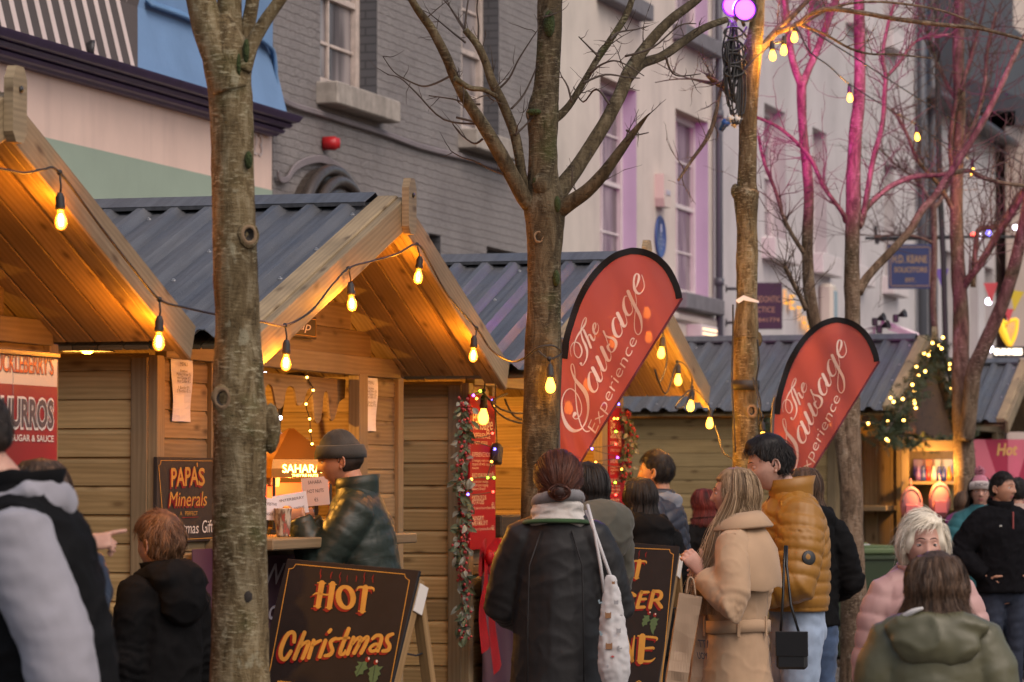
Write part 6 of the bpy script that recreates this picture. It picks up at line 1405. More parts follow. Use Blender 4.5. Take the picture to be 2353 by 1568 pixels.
def hairmat(name, a, b, rough=.5):  # lock colour paints in highlights on raised strands and shade in the gaps
    m = mat(name, b, rough, spec=.28); g = N(m); at = g.n('Attribute', attribute_name='lock'); n1 = g.noise(g.coord('Object', (30, 30, 9)), 2.0, 3, .6, .4)
    f = g.math('ADD', g.math('MULTIPLY', at.outputs['Fac'], 1.0), g.math('MULTIPLY', n1, .22)); g.col(g.ramp(f, [(.12, (a[0] * .55, a[1] * .55, a[2] * .55)), (.45, a), (1.0, (b[0] * 1.1, b[1] * 1.1, b[2] * 1.1))])); return m
HB = hairmat("near black hair", (.006, .005, .005), (.022, .017, .015)); HBR = hairmat("brown hair", (.035, .02, .012), (.11, .062, .036)); HRED = hairmat("auburn hair", (.035, .010, .006), (.10, .032, .016))
HBL = hairmat("blonde hair", (.17, .105, .055), (.44, .31, .19)); HWH = hairmat("white blonde hair", (.60, .52, .40), (.86, .80, .68)); HBOY = hairmat("light brown hair", (.07, .034, .016), (.20, .105, .055)); HDK = hairmat("dark brown hair", (.012, .008, .006), (.04, .025, .018))
def headsurf(u, e):
    """head surface point for azimuth u (0 = face) and elevation e, head centre at 0, face towards -y"""
    x = math.sin(u) * math.cos(e); y = -math.cos(u) * math.cos(e); z = math.sin(e)
    px, py, pz = x * .076, y * .098, z * .122
    if pz < -.015:
        t = min(1, (-.015 - pz) / .105); px *= 1 - .30 * t ** 1.3
        if py > 0: py *= 1 - .55 * t
        else: py *= 1 - .06 * t
    if py > 0 and pz > -.03: py *= 1.05
    if py < 0:
        fr = max(0, -y) ** 1.5; g_ = lambda cx, cz, sx, sz: math.exp(-((px - cx) / sx) ** 2 - ((pz - cz) / sz) ** 2)
        d = 0.0
        br = max(0, min(1, (.022 - pz) / .047))
        if -.05 < pz < .03: d += (.006 + .019 * br ** 1.4) * math.exp(-(px / (.0085 + .006 * br)) ** 2) * (1 if pz > -.026 else math.exp(-((pz + .026) / .007) ** 2))
        d += .006 * (g_(.013, -.027, .007, .007) + g_(-.013, -.027, .007, .007))
        d -= .010 * (g_(.031, .010, .016, .011) + g_(-.031, .010, .016, .011)); d += .005 * (g_(.028, .030, .022, .008) + g_(-.028, .030, .022, .008))
        d += .004 * (g_(.046, -.02, .02, .018) + g_(-.046, -.02, .02, .018)); d += .0075 * g_(0, -.053, .020, .0048) + .0075 * g_(0, -.0655, .017, .0052) - .003 * g_(0, -.059, .022, .0022)
        d += .008 * g_(0, -.096, .02, .014) - .004 * g_(0, -.079, .02, .006); py -= d * fr ** .5
    return V((px, py, pz))
def head_mesh(n=60, m=52):
    vs = []; fs = []; mi = []
    for j in range(m + 1):
        e = -math.pi / 2 + math.pi * j / m
        for i in range(n):
            u = 2 * math.pi * i / n; u2 = u - .35 * math.sin(u) if True else u      # denser at the face
            vs.append(headsurf(u2, e))
    for j in range(m):
        for i in range(n):
            i2 = (i + 1) % n; q = [j * n + i, j * n + i2, (j + 1) * n + i2, (j + 1) * n + i]; fs.append(q)
            c = sum((vs[k] for k in q), V((0, 0, 0))) / 4
            mi.append(1 if c.y < -.06 and ((c.x / .0245) ** 2 + ((c.z + .0592) / .0105) ** 2) < 1 else 0)
    return vs, fs, mi
HEAD = head_mesh()
def ear_mb(mb, s):
    Mx = Matrix.Rotation(-.35 * s, 3, 'Z') @ Matrix.Rotation(-.12, 3, 'X')
    mb.smooth = True; mb.ball((s * .076, .012, -.006), (.007, .017, .029), 12, Mx)
    mb.tube([V((s * .083, .012, -.006)) + Mx @ V((s * .002, .016 * math.cos(a), .028 * math.sin(a))) for a in [-.9 + 4.0 * k / 10 for k in range(11)]], .0042, 6)
    mb.ball((s * .078, .004, -.03), (.006, .008, .009), 8)
def cap_hair(mask, thick, n=84, m=60, streak=.12, seed=0, swirl=0.0):
    """closed hair cap: mask(u, e) 0..1 coverage, thick(u, e) in metres"""
    vs = []; fs = []; idx = {}
    for j in range(m + 1):
        e = -1.2 + (math.pi / 2 + 1.2) * j / m
        for i in range(n):
            u = 2 * math.pi * i / n; k = mask(u if u <= math.pi else u - 2 * math.pi, e); b = headsurf(u, e); nn = V((b.x / .0058, b.y / .0096, b.z / .0149)).normalized()
            t = thick(u if u <= math.pi else u - 2 * math.pi, e); st = 1 + streak * (noise.noise(V((math.sin(u + swirl * e) * 16, math.cos(u + swirl * e) * 16, e * 1.6 + seed))) + .6 * noise.noise(V((math.sin(u) * 38, math.cos(u) * 38, e * 2.4 + seed)))) + .25 * noise.noise(V((b.x * 30, b.y * 30, b.z * 30 + seed)))
            vs.append(b + nn * (t * st * k - .004 * (1 - k)))
            idx[(j, i)] = k
    for j in range(m):
        for i in range(n):
            i2 = (i + 1) % n
            if max(idx[(j, i)], idx[(j + 1, i)], idx[(j, i2)], idx[(j + 1, i2)]) > .01: fs.append([j * n + i, j * n + i2, (j + 1) * n + i2, (j + 1) * n + i])
    return vs, fs
def sstep(a, b, x): t = max(0, min(1, (x - a) / (b - a))); return t * t * (3 - 2 * t)
def short_mask(u, e):          # hairline: forehead above e ~ .62, sides above the ear, nape at -.75
    a = abs(u); lim = .62 if a < .75 else (.62 - (a - .75) * .9 if a < 1.25 else (.17 if a < 1.45 else (.17 - (a - 1.45) * 2.2 if a < 1.73 else -.46)))
    return sstep(lim - .05, lim + .07, e)
import numpy as np
def ribbons(name, S_, Nn, w, m, parent, Hm=None):
    """hair strands as thin flat ribbons: S_ (strands, points, 3), Nn outward normals"""
    n, K, _ = S_.shape
    if Hm is not None:
        M3 = np.array(Hm.to_3x3()); S_ = S_ @ M3.T + np.array(Hm.translation); Nn = Nn @ M3.T
    rs = np.random.RandomState(n); T = np.gradient(S_, axis=1); sd_ = unit(np.cross(T, Nn)); roll = rs.normal(0, .55, n)[:, None, None]; Nu = unit(np.cross(sd_, T)); sd_ = sd_ * np.cos(roll) + Nu * np.sin(roll)
    rt = S_[:, min(2, K - 1)]; cl = np.array([noise.noise(V((p[0] * 46, p[1] * 46, p[2] * 30 + 3))) + .6 * noise.noise(V((p[0] * 110, p[1] * 110, p[2] * 60))) for p in rt]); Nn2 = unit(Nn)
    S_ = S_ + Nn2 * (cl[:, None, None] * .0042 * np.linspace(.3, 1, K)[None, :, None]); fz = rs.uniform(0, 1, n) < .05; qq = np.linspace(0, 1, K)[None, :, None] ** 2; S_ = S_ + fz[:, None, None] * qq * (Nn2[:, :1] * rs.uniform(.006, .02, n)[:, None, None] + rs.normal(0, .010, (n, 1, 3))); lock = np.clip(.5 + .75 * cl + rs.normal(0, .16, n), 0, 1) 
    tp = (1 - .8 * np.linspace(0, 1, K) ** 2.5)[None, :, None] * w * .5
    v = np.stack([S_ - sd_ * tp, S_ + sd_ * tp], axis=2).reshape(-1, 3)
    b = (np.arange(n)[:, None] * K + np.arange(K - 1)[None, :]) * 2; f = np.stack([b, b + 1, b + 3, b + 2], axis=2).reshape(-1, 4)
    me = bpy.data.meshes.new(name); me.vertices.add(len(v)); me.vertices.foreach_set("co", v.ravel().astype(np.float32))
    me.loops.add(len(f) * 4); me.loops.foreach_set("vertex_index", f.ravel().astype(np.int32)); me.polygons.add(len(f)); me.polygons.foreach_set("loop_start", np.arange(0, len(f) * 4, 4, dtype=np.int32))
    me.polygons.foreach_set("use_smooth", np.ones(len(f), dtype=bool)); me.update(calc_edges=True); me.materials.append(m); me.attributes.new('lock', 'FLOAT', 'POINT').data.foreach_set('value', np.repeat(lock, K * 2).astype(np.float32))
    o = bpy.data.objects.new(name, me); col.objects.link(o); o.parent = parent; return o
def ell(d):
    p = d * np.array([.076, .098, .122]); p[..., 1] = np.where((p[..., 1] > 0) & (p[..., 2] > -.03), p[..., 1] * 1.05, p[..., 1])
    t = np.clip((-.015 - p[..., 2]) / .105, 0, 1); p[..., 0] *= 1 - .30 * t ** 1.3; p[..., 1] = np.where(p[..., 1] > 0, p[..., 1] * (1 - .55 * t), p[..., 1]); return p
UNIT_ = 0
def unit(a): return a / (np.linalg.norm(a, axis=-1, keepdims=True) + 1e-9)
def scalp_strands(mask, n, length, th0, th1, seed, crown=(0, .55, .83), K=7, jit=.3, swirl=.3, lift=.0, side=0.0, guard=1.05):
    """strands that lie along the scalp, combed away from the crown"""
    r = np.random.RandomState(seed); d = unit(r.normal(size=(n * 5, 3))); u = np.arctan2(d[:, 0], -d[:, 1]); e = np.arcsin(d[:, 2])
    k = np.array([mask(a, b) for a, b in zip(u, e)]); d = d[k > r.uniform(.15, .8, len(k))][:n]; n = len(d); c = unit(np.array(crown)); L = length * r.uniform(.55, 1.15, (n, 1))
    pts = []; nn = []; th = th0 + (th1 - th0) * r.uniform(0, 1, (n, 1)) ; a = r.normal(0, jit, (n, 1)) + swirl
    for i in range(K):
        q = i / (K - 1); nr = unit(d / np.array([.076, .098, .122])); pts.append(ell(d.copy()) + nr * (th * (.55 + .45 * min(1, q * 2.5)) + lift * q * q * L)); nn.append(nr)
        t = d * (d @ c)[:, None] - c; t = unit(t); t2 = np.cross(d, t); st = unit(t * np.cos(a) + t2 * np.sin(a) + np.array([side, 0, 0])); d = unit(d + st * (L / (K - 1) / .1))
    S_, nn = np.stack(pts, 1), np.stack(nn, 1)
    if guard:
        uu = np.arctan2(S_[..., 0] / .076, -S_[..., 1] / .098); bad = ((np.abs(uu) < guard) & (S_[..., 2] < .048) & (S_[..., 1] < 0)).any(axis=1); S_, nn = S_[~bad], nn[~bad]
    return S_, nn
def grid_strands(G, n, seed, wave=0.0, out=(.0, .010), fly=.006, K=16, r0=.35):
    """strands that follow the columns of a hanging-hair grid G (rows, columns, 3)"""
    r = np.random.RandomState(seed); m, w_, _ = G.shape; c = r.uniform(0, w_ - 1.001, n); a = r.uniform(0, 1, n) ** 1.6 * r0; b = r.uniform(.88, 1.0, n); o = r.uniform(out[0], out[1], n); ph = r.uniform(0, 6.28, n); fl_ = r.normal(0, fly, (n, 3)); pts = []
    for i in range(K):
        q = i / (K - 1); t = (a + (b - a) * q) * (m - 1.001); j = t.astype(int); fj = (t - j)[:, None]; cc = np.clip(c + wave * .9 * np.sin(q * 9 + ph) * q, 0, w_ - 1.001); k = cc.astype(int); fk = (cc - k)[:, None]
        p = (G[j, k] * (1 - fk) + G[j, k + 1] * fk) * (1 - fj) + (G[j + 1, k] * (1 - fk) + G[j + 1, k + 1] * fk) * fj
        rad = p * np.array([1, 1, 0]); rad = unit(rad); pts.append(p + rad * (o[:, None] * min(1, q * 4) + wave * .006 * np.sin(q * 11 + ph)[:, None]) + fl_ * q * q)
    S_ = np.stack(pts, 1); nn = unit(S_ * np.array([1, 1, .25])); return S_, nn
def long_hair(z_end, spread, back, rg, front=1.35, n=72, m=40, wave=.0, tuck=0.0, offs=0.0, t_top=.016):
    """hair hanging over the back of the head and shoulders: closed C-shaped curtain"""
    out = []; inn = []
    for j in range(m + 1):
        t = j / m; z = .138 + (z_end - .138) * t; row = []; row2 = []
        for i in range(n + 1):
            fr_ = front + (.25 if t > .4 else 0)
            u = fr_ + (2 * math.pi - 2 * fr_) * i / n
            if z > -.02: e = math.asin(max(-1, min(1, z / .14))); b = headsurf(u, e); r = V((b.x, b.y, 0)) * 1.0; r = r.normalized() * (r.length + t_top + .012 * (1 - t))
            else:
                k = min(1, (-.02 - z) / .12); b = headsurf(u, -.16); r0 = V((b.x, b.y, 0)); w_ = .076 + t_top + spread * k; d_ = .10 + t_top + back * k
                tgt = V((math.sin(u) * w_, -math.cos(u) * d_ + offs * k, 0)); r = (r0.normalized() * (r0.length + t_top)).lerp(tgt, k)
            if j == 0: r *= .05
            st = noise.noise(V((u * 4, 0, t * 1.3))) * .006 + noise.noise(V((u * 11, 3, t * 1.5))) * .002 + wave * .004 * math.sin(t * 12 + u * 3)
            p = V((r.x, r.y, z)); d = V((r.x, r.y, 0)).normalized() if r.length > 1e-4 else V((0, 1, 0))
            endz = rg.uniform(-.035, .02) * (1 if j == m else 0); row.append(p + d * st + V((0, 0, endz))); row2.append(p - d * (.012 if j else .0) + V((0, 0, endz)))
        out.append(row); inn.append(row2)
    vs = [p for r in out for p in r] + [p for r in inn for p in r]; w_ = n + 1; K = (m + 1) * w_; fs = []
    for j in range(m):
        for i in range(n):
            a = j * w_ + i; fs.append([a, a + w_, a + w_ + 1, a + 1]); fs.append([K + a, K + a + 1, K + a + w_ + 1, K + a + w_])
        for i in (0, n): a = j * w_ + i; q = [a, a + w_, K + a + w_, K + a]; fs.append(q if i else q[::-1])
    for i in range(n): a = m * w_ + i; fs.append([a, K + a, K + a + 1, a + 1])
    return vs, fs, np.array([[tuple(p) for p in r] for r in out])
def strands(vs_rows, cnt, L, r, rg, droop=1.0, seedv=None):
    mb = MB(); mb.smooth = True
    for _ in range(cnt):
        p = vs_rows[rg.randrange(len(vs_rows))]; d = V((p.x, p.y, 0)).normalized() if V((p.x, p.y, 0)).length > .01 else V((0, 1, 0)); d = (d * .5 + V((rg.gauss(0, .4), rg.gauss(0, .4), -droop))).normalized(); q = [p - d * .005]
        for k in range(4): q.append(q[-1] + d * (L * rg.uniform(.6, 1.2) / 4)); d = (d + V((rg.gauss(0, .14), rg.gauss(0, .14), -.15 * droop))).normalized()
        mb.tube(q, [r, r, r * .8, r * .6, r * .25], 3)
    return mb
def ik(s, h, la, lb, hint):
    d = h - s; L = min(d.length, la + lb - .004); dn = d.normalized(); h2 = s + dn * L
    x = (la * la - lb * lb + L * L) / (2 * L); y = math.sqrt(max(0, la * la - x * x)); hv = V(hint) - dn * V(hint).dot(dn); hv = hv.normalized() if hv.length > 1e-4 else V((0, 0, -1)); return s + dn * x + hv * y, h2
def hand_mb(mb, w, d, n_, side, curl=.5, s=1.0, fingers=(1, 1, 1, 1), spread=.12):
    """hand at wrist w: d along the palm, n_ palm-facing normal, thumb to the given side (+1/-1 of d x n)"""
    d = V(d).normalized(); n_ = (V(n_) - d * V(n_).dot(d)).normalized(); t = d.cross(n_).normalized() * side
    mb.loft([(w - d * .03 * s, .026 * s, .019 * s, t, n_), (w + d * .0, .027 * s, .018 * s, t, n_), (w + d * .035 * s + t * .003, .036 * s, .017 * s, t, n_), (w + d * .07 * s, .041 * s, .015 * s, t, n_), (w + d * .093 * s, .039 * s, .011 * s, t, n_)], 16)
    ln = (.070, .078, .073, .058)
    for k in range(4):
        o = w + d * (.084 * s - .004 * abs(k - 1.3) * s) + t * ((.028 - .0187 * k) * s); dd = (d + t * spread * (1.3 - k) * .7).normalized(); q = [o]; c = curl * fingers[k]
        for seg, fr in ((0, .45), (1, .32), (2, .26)):
            a = c * (.7 if seg == 0 else 1.0); ax = dd.cross(n_).normalized(); dd = Quaternion(ax, a) @ dd; n2 = dd; q.append(q[-1] + dd * (ln[k] * fr * s))
        mb.tube(q, [.0092 * s, .0086 * s, .0078 * s, .0062 * s], 9)
    o = w + d * .022 * s + t * .027 * s; dd = (d * .7 + t * .75 + n_ * .35).normalized(); q = [o - t * .012 * s, o + dd * .034 * s]; dd = (dd + d * .35 + n_ * .4 * curl).normalized(); q.append(q[-1] + dd * .030 * s); dd = (dd + n_ * .3 * curl).normalized(); q.append(q[-1] + dd * .024 * s); mb.tube(q, [.013 * s, .0112 * s, .0095 * s, .0072 * s], 9)

def person(label, x, Y, H, face, coat, legs, hair=None, lean=0.0, hy=0.0, hp=0.0, hands=(None, None), skin_m=SK, group=None, head=True, eyes='open', brow=HDK, shoe=None, child=1.0, hx=0.0, hands_fine=False, ears=True, build=1.0, hroll=0.0, hf=0.0):
    """face: world heading angle (0 = towards the camera, negative = photo left). Returns (empty, local->world, joints)"""
    k = H / 1.75
    base = P(x, 1110, Y).xy.to_3d(); o = empty("person", base, R(face)); tag(o, label, "person", group)
    Wm = Matrix.Translation(base) @ Matrix.Rotation(R(face), 4, 'Z'); Wi = Wm.inverted(); tl = math.tan(R(lean))
    def bd(p): p = V(p); return V((p.x, p.y - tl * max(0, p.z - .95 * k), p.z))
    hs = k * child
    hc = bd((hx, -.01 - hf, H - .118 * hs)) ; hc.z = H - .125 * hs
    nb = bd((0, .015 * k, 1.47 * k))
    Hm = Matrix.Translation(hc) @ Matrix.Rotation(R(hy), 4, 'Z') @ Matrix.Rotation(R(hp), 4, 'X') @ Matrix.Rotation(R(hroll), 4, 'Y') @ Matrix.Scale(hs * .97, 4)
    J = {}
    bw = .175 * k * build
    for s, nm in ((1, 'L'), (-1, 'R')):
        sh = bd((s * bw, .01, 1.388 * k)); hd = hands[0 if s > 0 else 1]
        if hd is None: tgt, hint = bd((s * (bw + .06), -.04, .80 * k)), (s * .3, .6, 0)
        else: tgt, hint = hd[0], hd[1]
        tgt = Wi @ V(tgt) if hd is not None and len(hd) > 2 and hd[2] == 'w' else V(tgt)
        el, wr = ik(sh, tgt, .285 * k, .255 * k, hint); J[nm] = (sh, el, wr)
    X, Yv = V((1, 0, 0)), V((0, 1, 0))
    # ---- body
    mb = MB(); q = lambda z, rx, ry, y=0: (bd((0, y * k, z * k)), rx * k, ry * k, X, Yv)
    mb.loft([q(.80, .10, .09), q(.90, .155, .105), q(1.02, .14, .10), q(1.20, .145, .105), q(1.34, .15, .10), q(1.42, .12, .085), q(1.47, .07, .065, .01)], 24)
    n0 = bd((0, .02 * k, 1.43 * k)); ht = hc + Hm.to_3x3() @ V((0, .02, -.05)); mb.tube([n0, (n0 + ht) / 2, ht], [.062 * k, .056 * k, .056 * k], 16)
    for s, nm in ((1, 'L'), (-1, 'R')):
        sh, el, wr = J[nm]; mb.tube([sh + V((-s * .04, 0, 0)), sh, sh.lerp(el, .5), el, el.lerp(wr, .4), wr], [.05 * k, .052 * k, .047 * k, .039 * k, .037 * k, .026 * k], 12)
        hp_ = V((s * .085 * k, 0, .90 * k)); kn = V((s * .09 * k, -.01, .48 * k)); an = V((s * .095 * k, .02, .08 * k)); mb.tube([hp_, hp_.lerp(kn, .5), kn, kn.lerp(an, .4), an], [.085 * k, .075 * k, .055 * k, .052 * k, .036 * k], 14)
        mb.loft([(V((s * .095 * k, .05, .05)), .035, .03, X, V((0, 0, 1))), (V((s * .095 * k, -.05, .045)), .042, .032, X, V((0, 0, 1))), (V((s * .1 * k, -.16, .03)), .035, .02, X, V((0, 0, 1)))], 12)
    bv, bn_, bf = grow(mb, .014, 3); parts = [(bv, bf, 0)]
    if head:
        hv, hf, hm = HEAD; parts.append(([Hm @ p for p in hv], hf, hm))
        if ears:
            em = MB(); ear_mb(em, 1); ear_mb(em, -1); parts.append(([Hm @ V(p) for p in em.v], em.f, 0))
    for s, nm in ((1, 'L'), (-1, 'R')):
        sh, el, wr = J[nm]; hd = hands[0 if s > 0 else 1]; ex = hd[3] if hd is not None and len(hd) > 3 else {}
        d = ex.get('d', (wr - el).normalized()); d = (Wi.to_3x3() @ V(d)) if 'd' in ex else d; n_ = (Wi.to_3x3() @ V(ex['n'])) if 'n' in ex else V((-s, 0, 0))
        hm_ = MB(); hand_mb(hm_, wr + (wr - el).normalized() * .01, d, n_, ex.get('side', -s), ex.get('curl', .45), k * .98, ex.get('f', (1, 1, 1, 1)))
        fv, fn_, ff = grow(hm_, .0042, 3); parts.append((fv, ff, 0))
    bo = from_data("body", parts, [skin_m, m_lip], o)
    if head and eyes:
        for s in (1, -1):
            e = MB(); e.smooth = True; c = V((s * .031, -.0755, .009))
            if eyes == 'open': e.ball(c, .0122, 14); e.m = 1; e.lathe([(.0062, .0103), (.004, .0116), (0, .0122)], c, 12, V((0, -1, -.05)))
            e.m = 2; Ml = Matrix.Rotation(R(-8 if eyes == 'open' else 0), 3, 'X')
            lid = MB(); lid.smooth = True; lid.ball((0, 0, 0), .0136, 16)
            lim = .16 if eyes == 'open' else -.75
            keep = [f for f in lid.f if sum((lid.v[i][2] for i in f)) / len(f) > .0136 * lim or sum((lid.v[i][2] for i in f)) / len(f) < -.0136 * .52]
            e._add([Ml @ V(p) + c for p in lid.v], keep); e.smooth = True
            eo = MB(); eo.v = [tuple(Hm @ V(p)) for p in e.v]; eo.f = e.f; eo.uv = e.uv; eo.mi = e.mi; eo.sm = [True] * len(e.f); eo.build("eye", [m_eyew, m_iris, skin_m], o)
        for s in (1, -1):
            b_ = MB(); b_.smooth = True
            qq = [Hm @ (headsurf(a, .27 + dz) + V((0, -.0015, 0))) for a, dz in ((s * .13, -.01), (s * .3, .03), (s * .48, .03), (s * .66, -.03))]
            b_.tube(qq, [.0014 * k, .0022 * k, .0020 * k, .0008 * k], 6); b_.build("eyebrow", brow, o)
    if hair: hair(o, Hm, k)
    # ---- trousers and shoes
    lm = legs['m']; mb = MB(); lr = legs.get('r', 1.0)
    mb.loft([(V((0, 0, .80 * k)), .09 * k, .09 * k, X, Yv), (V((0, 0.01, .86 * k)), .165 * k * lr, .125 * k * lr, X, Yv), (V((0, .01, .96 * k)), .165 * k * lr, .12 * k * lr, X, Yv), (V((0, 0, 1.04 * k)), .155 * k, .11 * k, X, Yv)], 22)
    for s in (1, -1): mb.tube([V((s * .088 * k, 0.01, .9 * k)), V((s * .09 * k, 0, .7 * k)), V((s * .092 * k, -.005, .48 * k)), V((s * .095 * k, .01, .25 * k)), V((s * .097 * k, .02, .09 * k))], [.097 * k * lr, .09 * k * lr, .07 * k * lr, .066 * k * lr, .06 * k * lr], 16)
    tv, tn, tf = grow(mb, .014, 3); tv = [p + n * (.007 * noise.noise(V((p.x * 12, p.y * 12, p.z * 24))) + .004 * noise.noise(p * 40)) for p, n in zip(tv, tn)]; from_data("trousers", [(tv, tf, 0)], [lm], o)
    for s in (1, -1):
        mb = MB(); z = V((0, 0, 1)); mb.loft([(V((s * .097 * k, .075, .045)), .03, .04, X, z), (V((s * .097 * k, .03, .06)), .044, .06, X, z), (V((s * .1 * k, -.08, .045)), .047, .045, X, z), (V((s * .103 * k, -.165, .035)), .042, .033, X, z), (V((s * .103 * k, -.19, .03)), .02, .02, X, z)], 14); mb.smooth = True; mb.build("shoe", shoe or m_black_rub, o)
    # ---- coat
    c = coat; mb = MB(); hem = c.get('hem', .84)
    hxy, wxy, cxy = c.get('h', (.19, .145)), c.get('w', (.185, .135)), c.get('c', (.195, .14)); yo = c.get('y', 0)
    rings = []
    if hem < .9: rings += [q(hem, hxy[0], hxy[1], yo), q(hem + .01, hxy[0] + .003, hxy[1] + .003, yo), q((hem + 1.02) / 2, (hxy[0] + wxy[0]) / 2, (hxy[1] + wxy[1]) / 2, yo)]
    else: rings += [q(hem, hxy[0], hxy[1], yo)]
    rings += [q(1.04, wxy[0], wxy[1], yo), q(1.24, cxy[0], cxy[1], yo), q(1.35, cxy[0], cxy[1] * .97, yo), q(1.42, cxy[0] * .86, cxy[1] * .82, .005), q(1.475, .115, .098, .012), q(1.51, .088, .088, .012), q(1.53, .075, .078, .01)]
    mb.loft(rings, 30); sr = c.get('s', (.075, .066, .052)); cuffs = c.get('cuff', .93)
    for s, nm in ((1, 'L'), (-1, 'R')):
        sh, el, wr = J[nm]; e2 = el.lerp(wr, cuffs)
        if c.get('sleeveless'): mb.tube([sh + V((-s * .07, 0, .01)), sh + V((s * .01, 0, -.005))], [.085 * k, .078 * k], 18); continue
        mb.tube([sh + V((-s * .10, 0, .045)), sh + V((-s * .02, 0, .008)), sh.lerp(el, .35), sh.lerp(el, .8), el + (el - sh.lerp(wr, .5)).normalized() * .008, el.lerp(wr, .3), e2], [sr[0] * k * .86, sr[0] * k * 1.0, sr[0] * k, sr[1] * k * 1.02, sr[1] * k, sr[1] * k * .97, sr[2] * k], 18)
    vx = c.get('vox', .0095); cv, cn, cf = grow(mb, vx, c.get('smooth', 5))
    amp = c.get('wr', .007); fq = c.get('fq', (7, 7, 13)); pf = c.get('puff'); out = []
    for p, n in zip(cv, cn):
        best = min(((segdist(p, J[nm][a], J[nm][a + 1]), nm, a) for nm in 'LR' for a in (0, 1)), key=lambda t_: t_[0][0]); arm = best[0][0] < .105 * k and not c.get('sleeveless') and (abs(p.x) > bw * .8 or best[2] == 1 or best[0][1] > .5)
        fo = (1 - abs(noise.noise(V((p.x * 6 + p.z * 4.5, p.y * 6, p.z * 4.5 - p.x * 3))))) ** 5 + .7 * (1 - abs(noise.noise(V((p.x * 11 - p.z * 8 + 5, p.y * 11, p.z * 9 + p.x * 6))))) ** 6
        dsp = (amp * 1.1 * (fo - .35) if not pf else 0) + amp * .7 * (noise.noise(V((p.x * fq[0], p.y * fq[1], p.z * fq[2] + x * .01))) + .55 * noise.noise(V((p.x * 17 + p.z * 11, p.y * 17, p.z * 25 - p.x * 9))) + .25 * noise.noise(p * 55))
        if arm:
            eb = min((p - J[nm][1]).length for nm in 'LR'); tt = best[0][1] * .27 + (.285 if best[2] else 0)
            if eb < .13 and not pf: dsp += amp * .9 * math.sin(tt * 150 + noise.noise(p * 14) * 3) * (1 - eb / .13)
        if pf:
            per, pa = pf; tt = (best[0][1] * (.255 if best[2] else .285) + (.285 if best[2] else 0)) * k if arm else p.z + .35 * abs(p.x) * (1 if p.z > 1.2 * k else 0)
            tt += .004 * noise.noise(V((p.x * 9, p.y * 9, p.z * 9))); dsp += pa * (abs(math.sin(math.pi * tt / per)) ** .42 - .65)
            dsp += pa * .18 * noise.noise(V((p.x * 34, p.y * 34, p.z * 12)))
        out.append(p + n * dsp)
    co = from_data("coat", [(out, cf, 0)], [c['m']], o)
    if c.get('sleeve_m'):
        for s, nm in ((1, 'L'), (-1, 'R')):
            sh, el, wr = J[nm]; mb = MB(); mb.tube([sh + V((-s * .05, 0, 0)), sh, sh.lerp(el, .4), sh.lerp(el, .85), el, el.lerp(wr, .35), el.lerp(wr, .9), el.lerp(wr, .96)], [sr[0] * k * .9, sr[0] * k, sr[0] * k, sr[1] * k * 1.05, sr[1] * k, sr[1] * k, sr[2] * k * 1.15, sr[2] * k * .8], 18)
            sv, sn, sf = grow(mb, .0095, 4); sv = [p + n * (.006 * noise.noise(V((p.x * 9, p.y * 9, p.z * 7))) + .005 * noise.noise(V((p.x * 14 + p.z * 16, p.y * 14, p.z * 22)))) for p, n in zip(sv, sn)]; from_data("sleeve", [(sv, sf, 0)], [c['sleeve_m']], o)
    if c.get('collar'):
        ch, cm, flare = c['collar']; mb = MB(); mb.smooth = True; n = 30; rows = []
        for (dz, r, th) in ((-.015, .094, 0), (ch * .5, .088 + flare * .4, 0), (ch, .086 + flare, 0), (ch, .080 + flare, 0), (ch * .4, .078 + flare * .3, 0), (-.01, .072, 0)):
            rows.append([nb + V((math.sin(2 * math.pi * i / n) * r * k, (math.cos(2 * math.pi * i / n) * r * 1.04 - .004) * k, (dz + .012 + (.012 * math.cos(2 * math.pi * i / n))) * k)) for i in range(n)])
        vs = [p for r in rows for p in r]; mb._add(vs, [[a * n + i, a * n + (i + 1) % n, (a + 1) * n + (i + 1) % n, (a + 1) * n + i] for a in range(5) for i in range(n)]); mb.build("collar", cm, o)
    if c.get('hood'):
        hm2, sz, drop, wx_ = (tuple(c['hood']) + (1.0,))[:4]; mb = MB(); ho = min(1.0, sz) if sz < .7 else 1.0; nn = nb + V((0, .055 * k * ho, 0))
        mb.ball(nn + V((0, .045, -.01 - drop * .3)) * k, (.125 * sz * k * wx_, .075 * sz * k, .075 * sz * k), 16); mb.ball(nn + V((0, .075 * ho, -.075 * ho - drop)) * k, (.105 * sz * k * wx_, .062 * sz * k, .10 * sz * k), 16)
        for s in (1, -1): mb.tube([nn + V((s * .03, .03, .02)) * k, nn + V((s * .105, -.01, .015)) * k, nn + V((s * .10, -.10, -.025)) * k, nn + V((s * .055, -.165, -.08)) * k], [.05 * sz * k, .042 * sz * k, .036 * sz * k, .022 * sz * k], 12)
        hv, hn, hf = grow(mb, .009, 6); hv = [p + n * (.009 * ((1 - abs(noise.noise(V((p.x * 9, p.y * 9 + p.z * 5, p.z * 11))))) ** 4 - .4) + .003 * noise.noise(p * 26)) for p, n in zip(hv, hn)]; from_data("hood", [(hv, hf, 0)], [hm2], o)
    return o, Wm, J, Hm, k

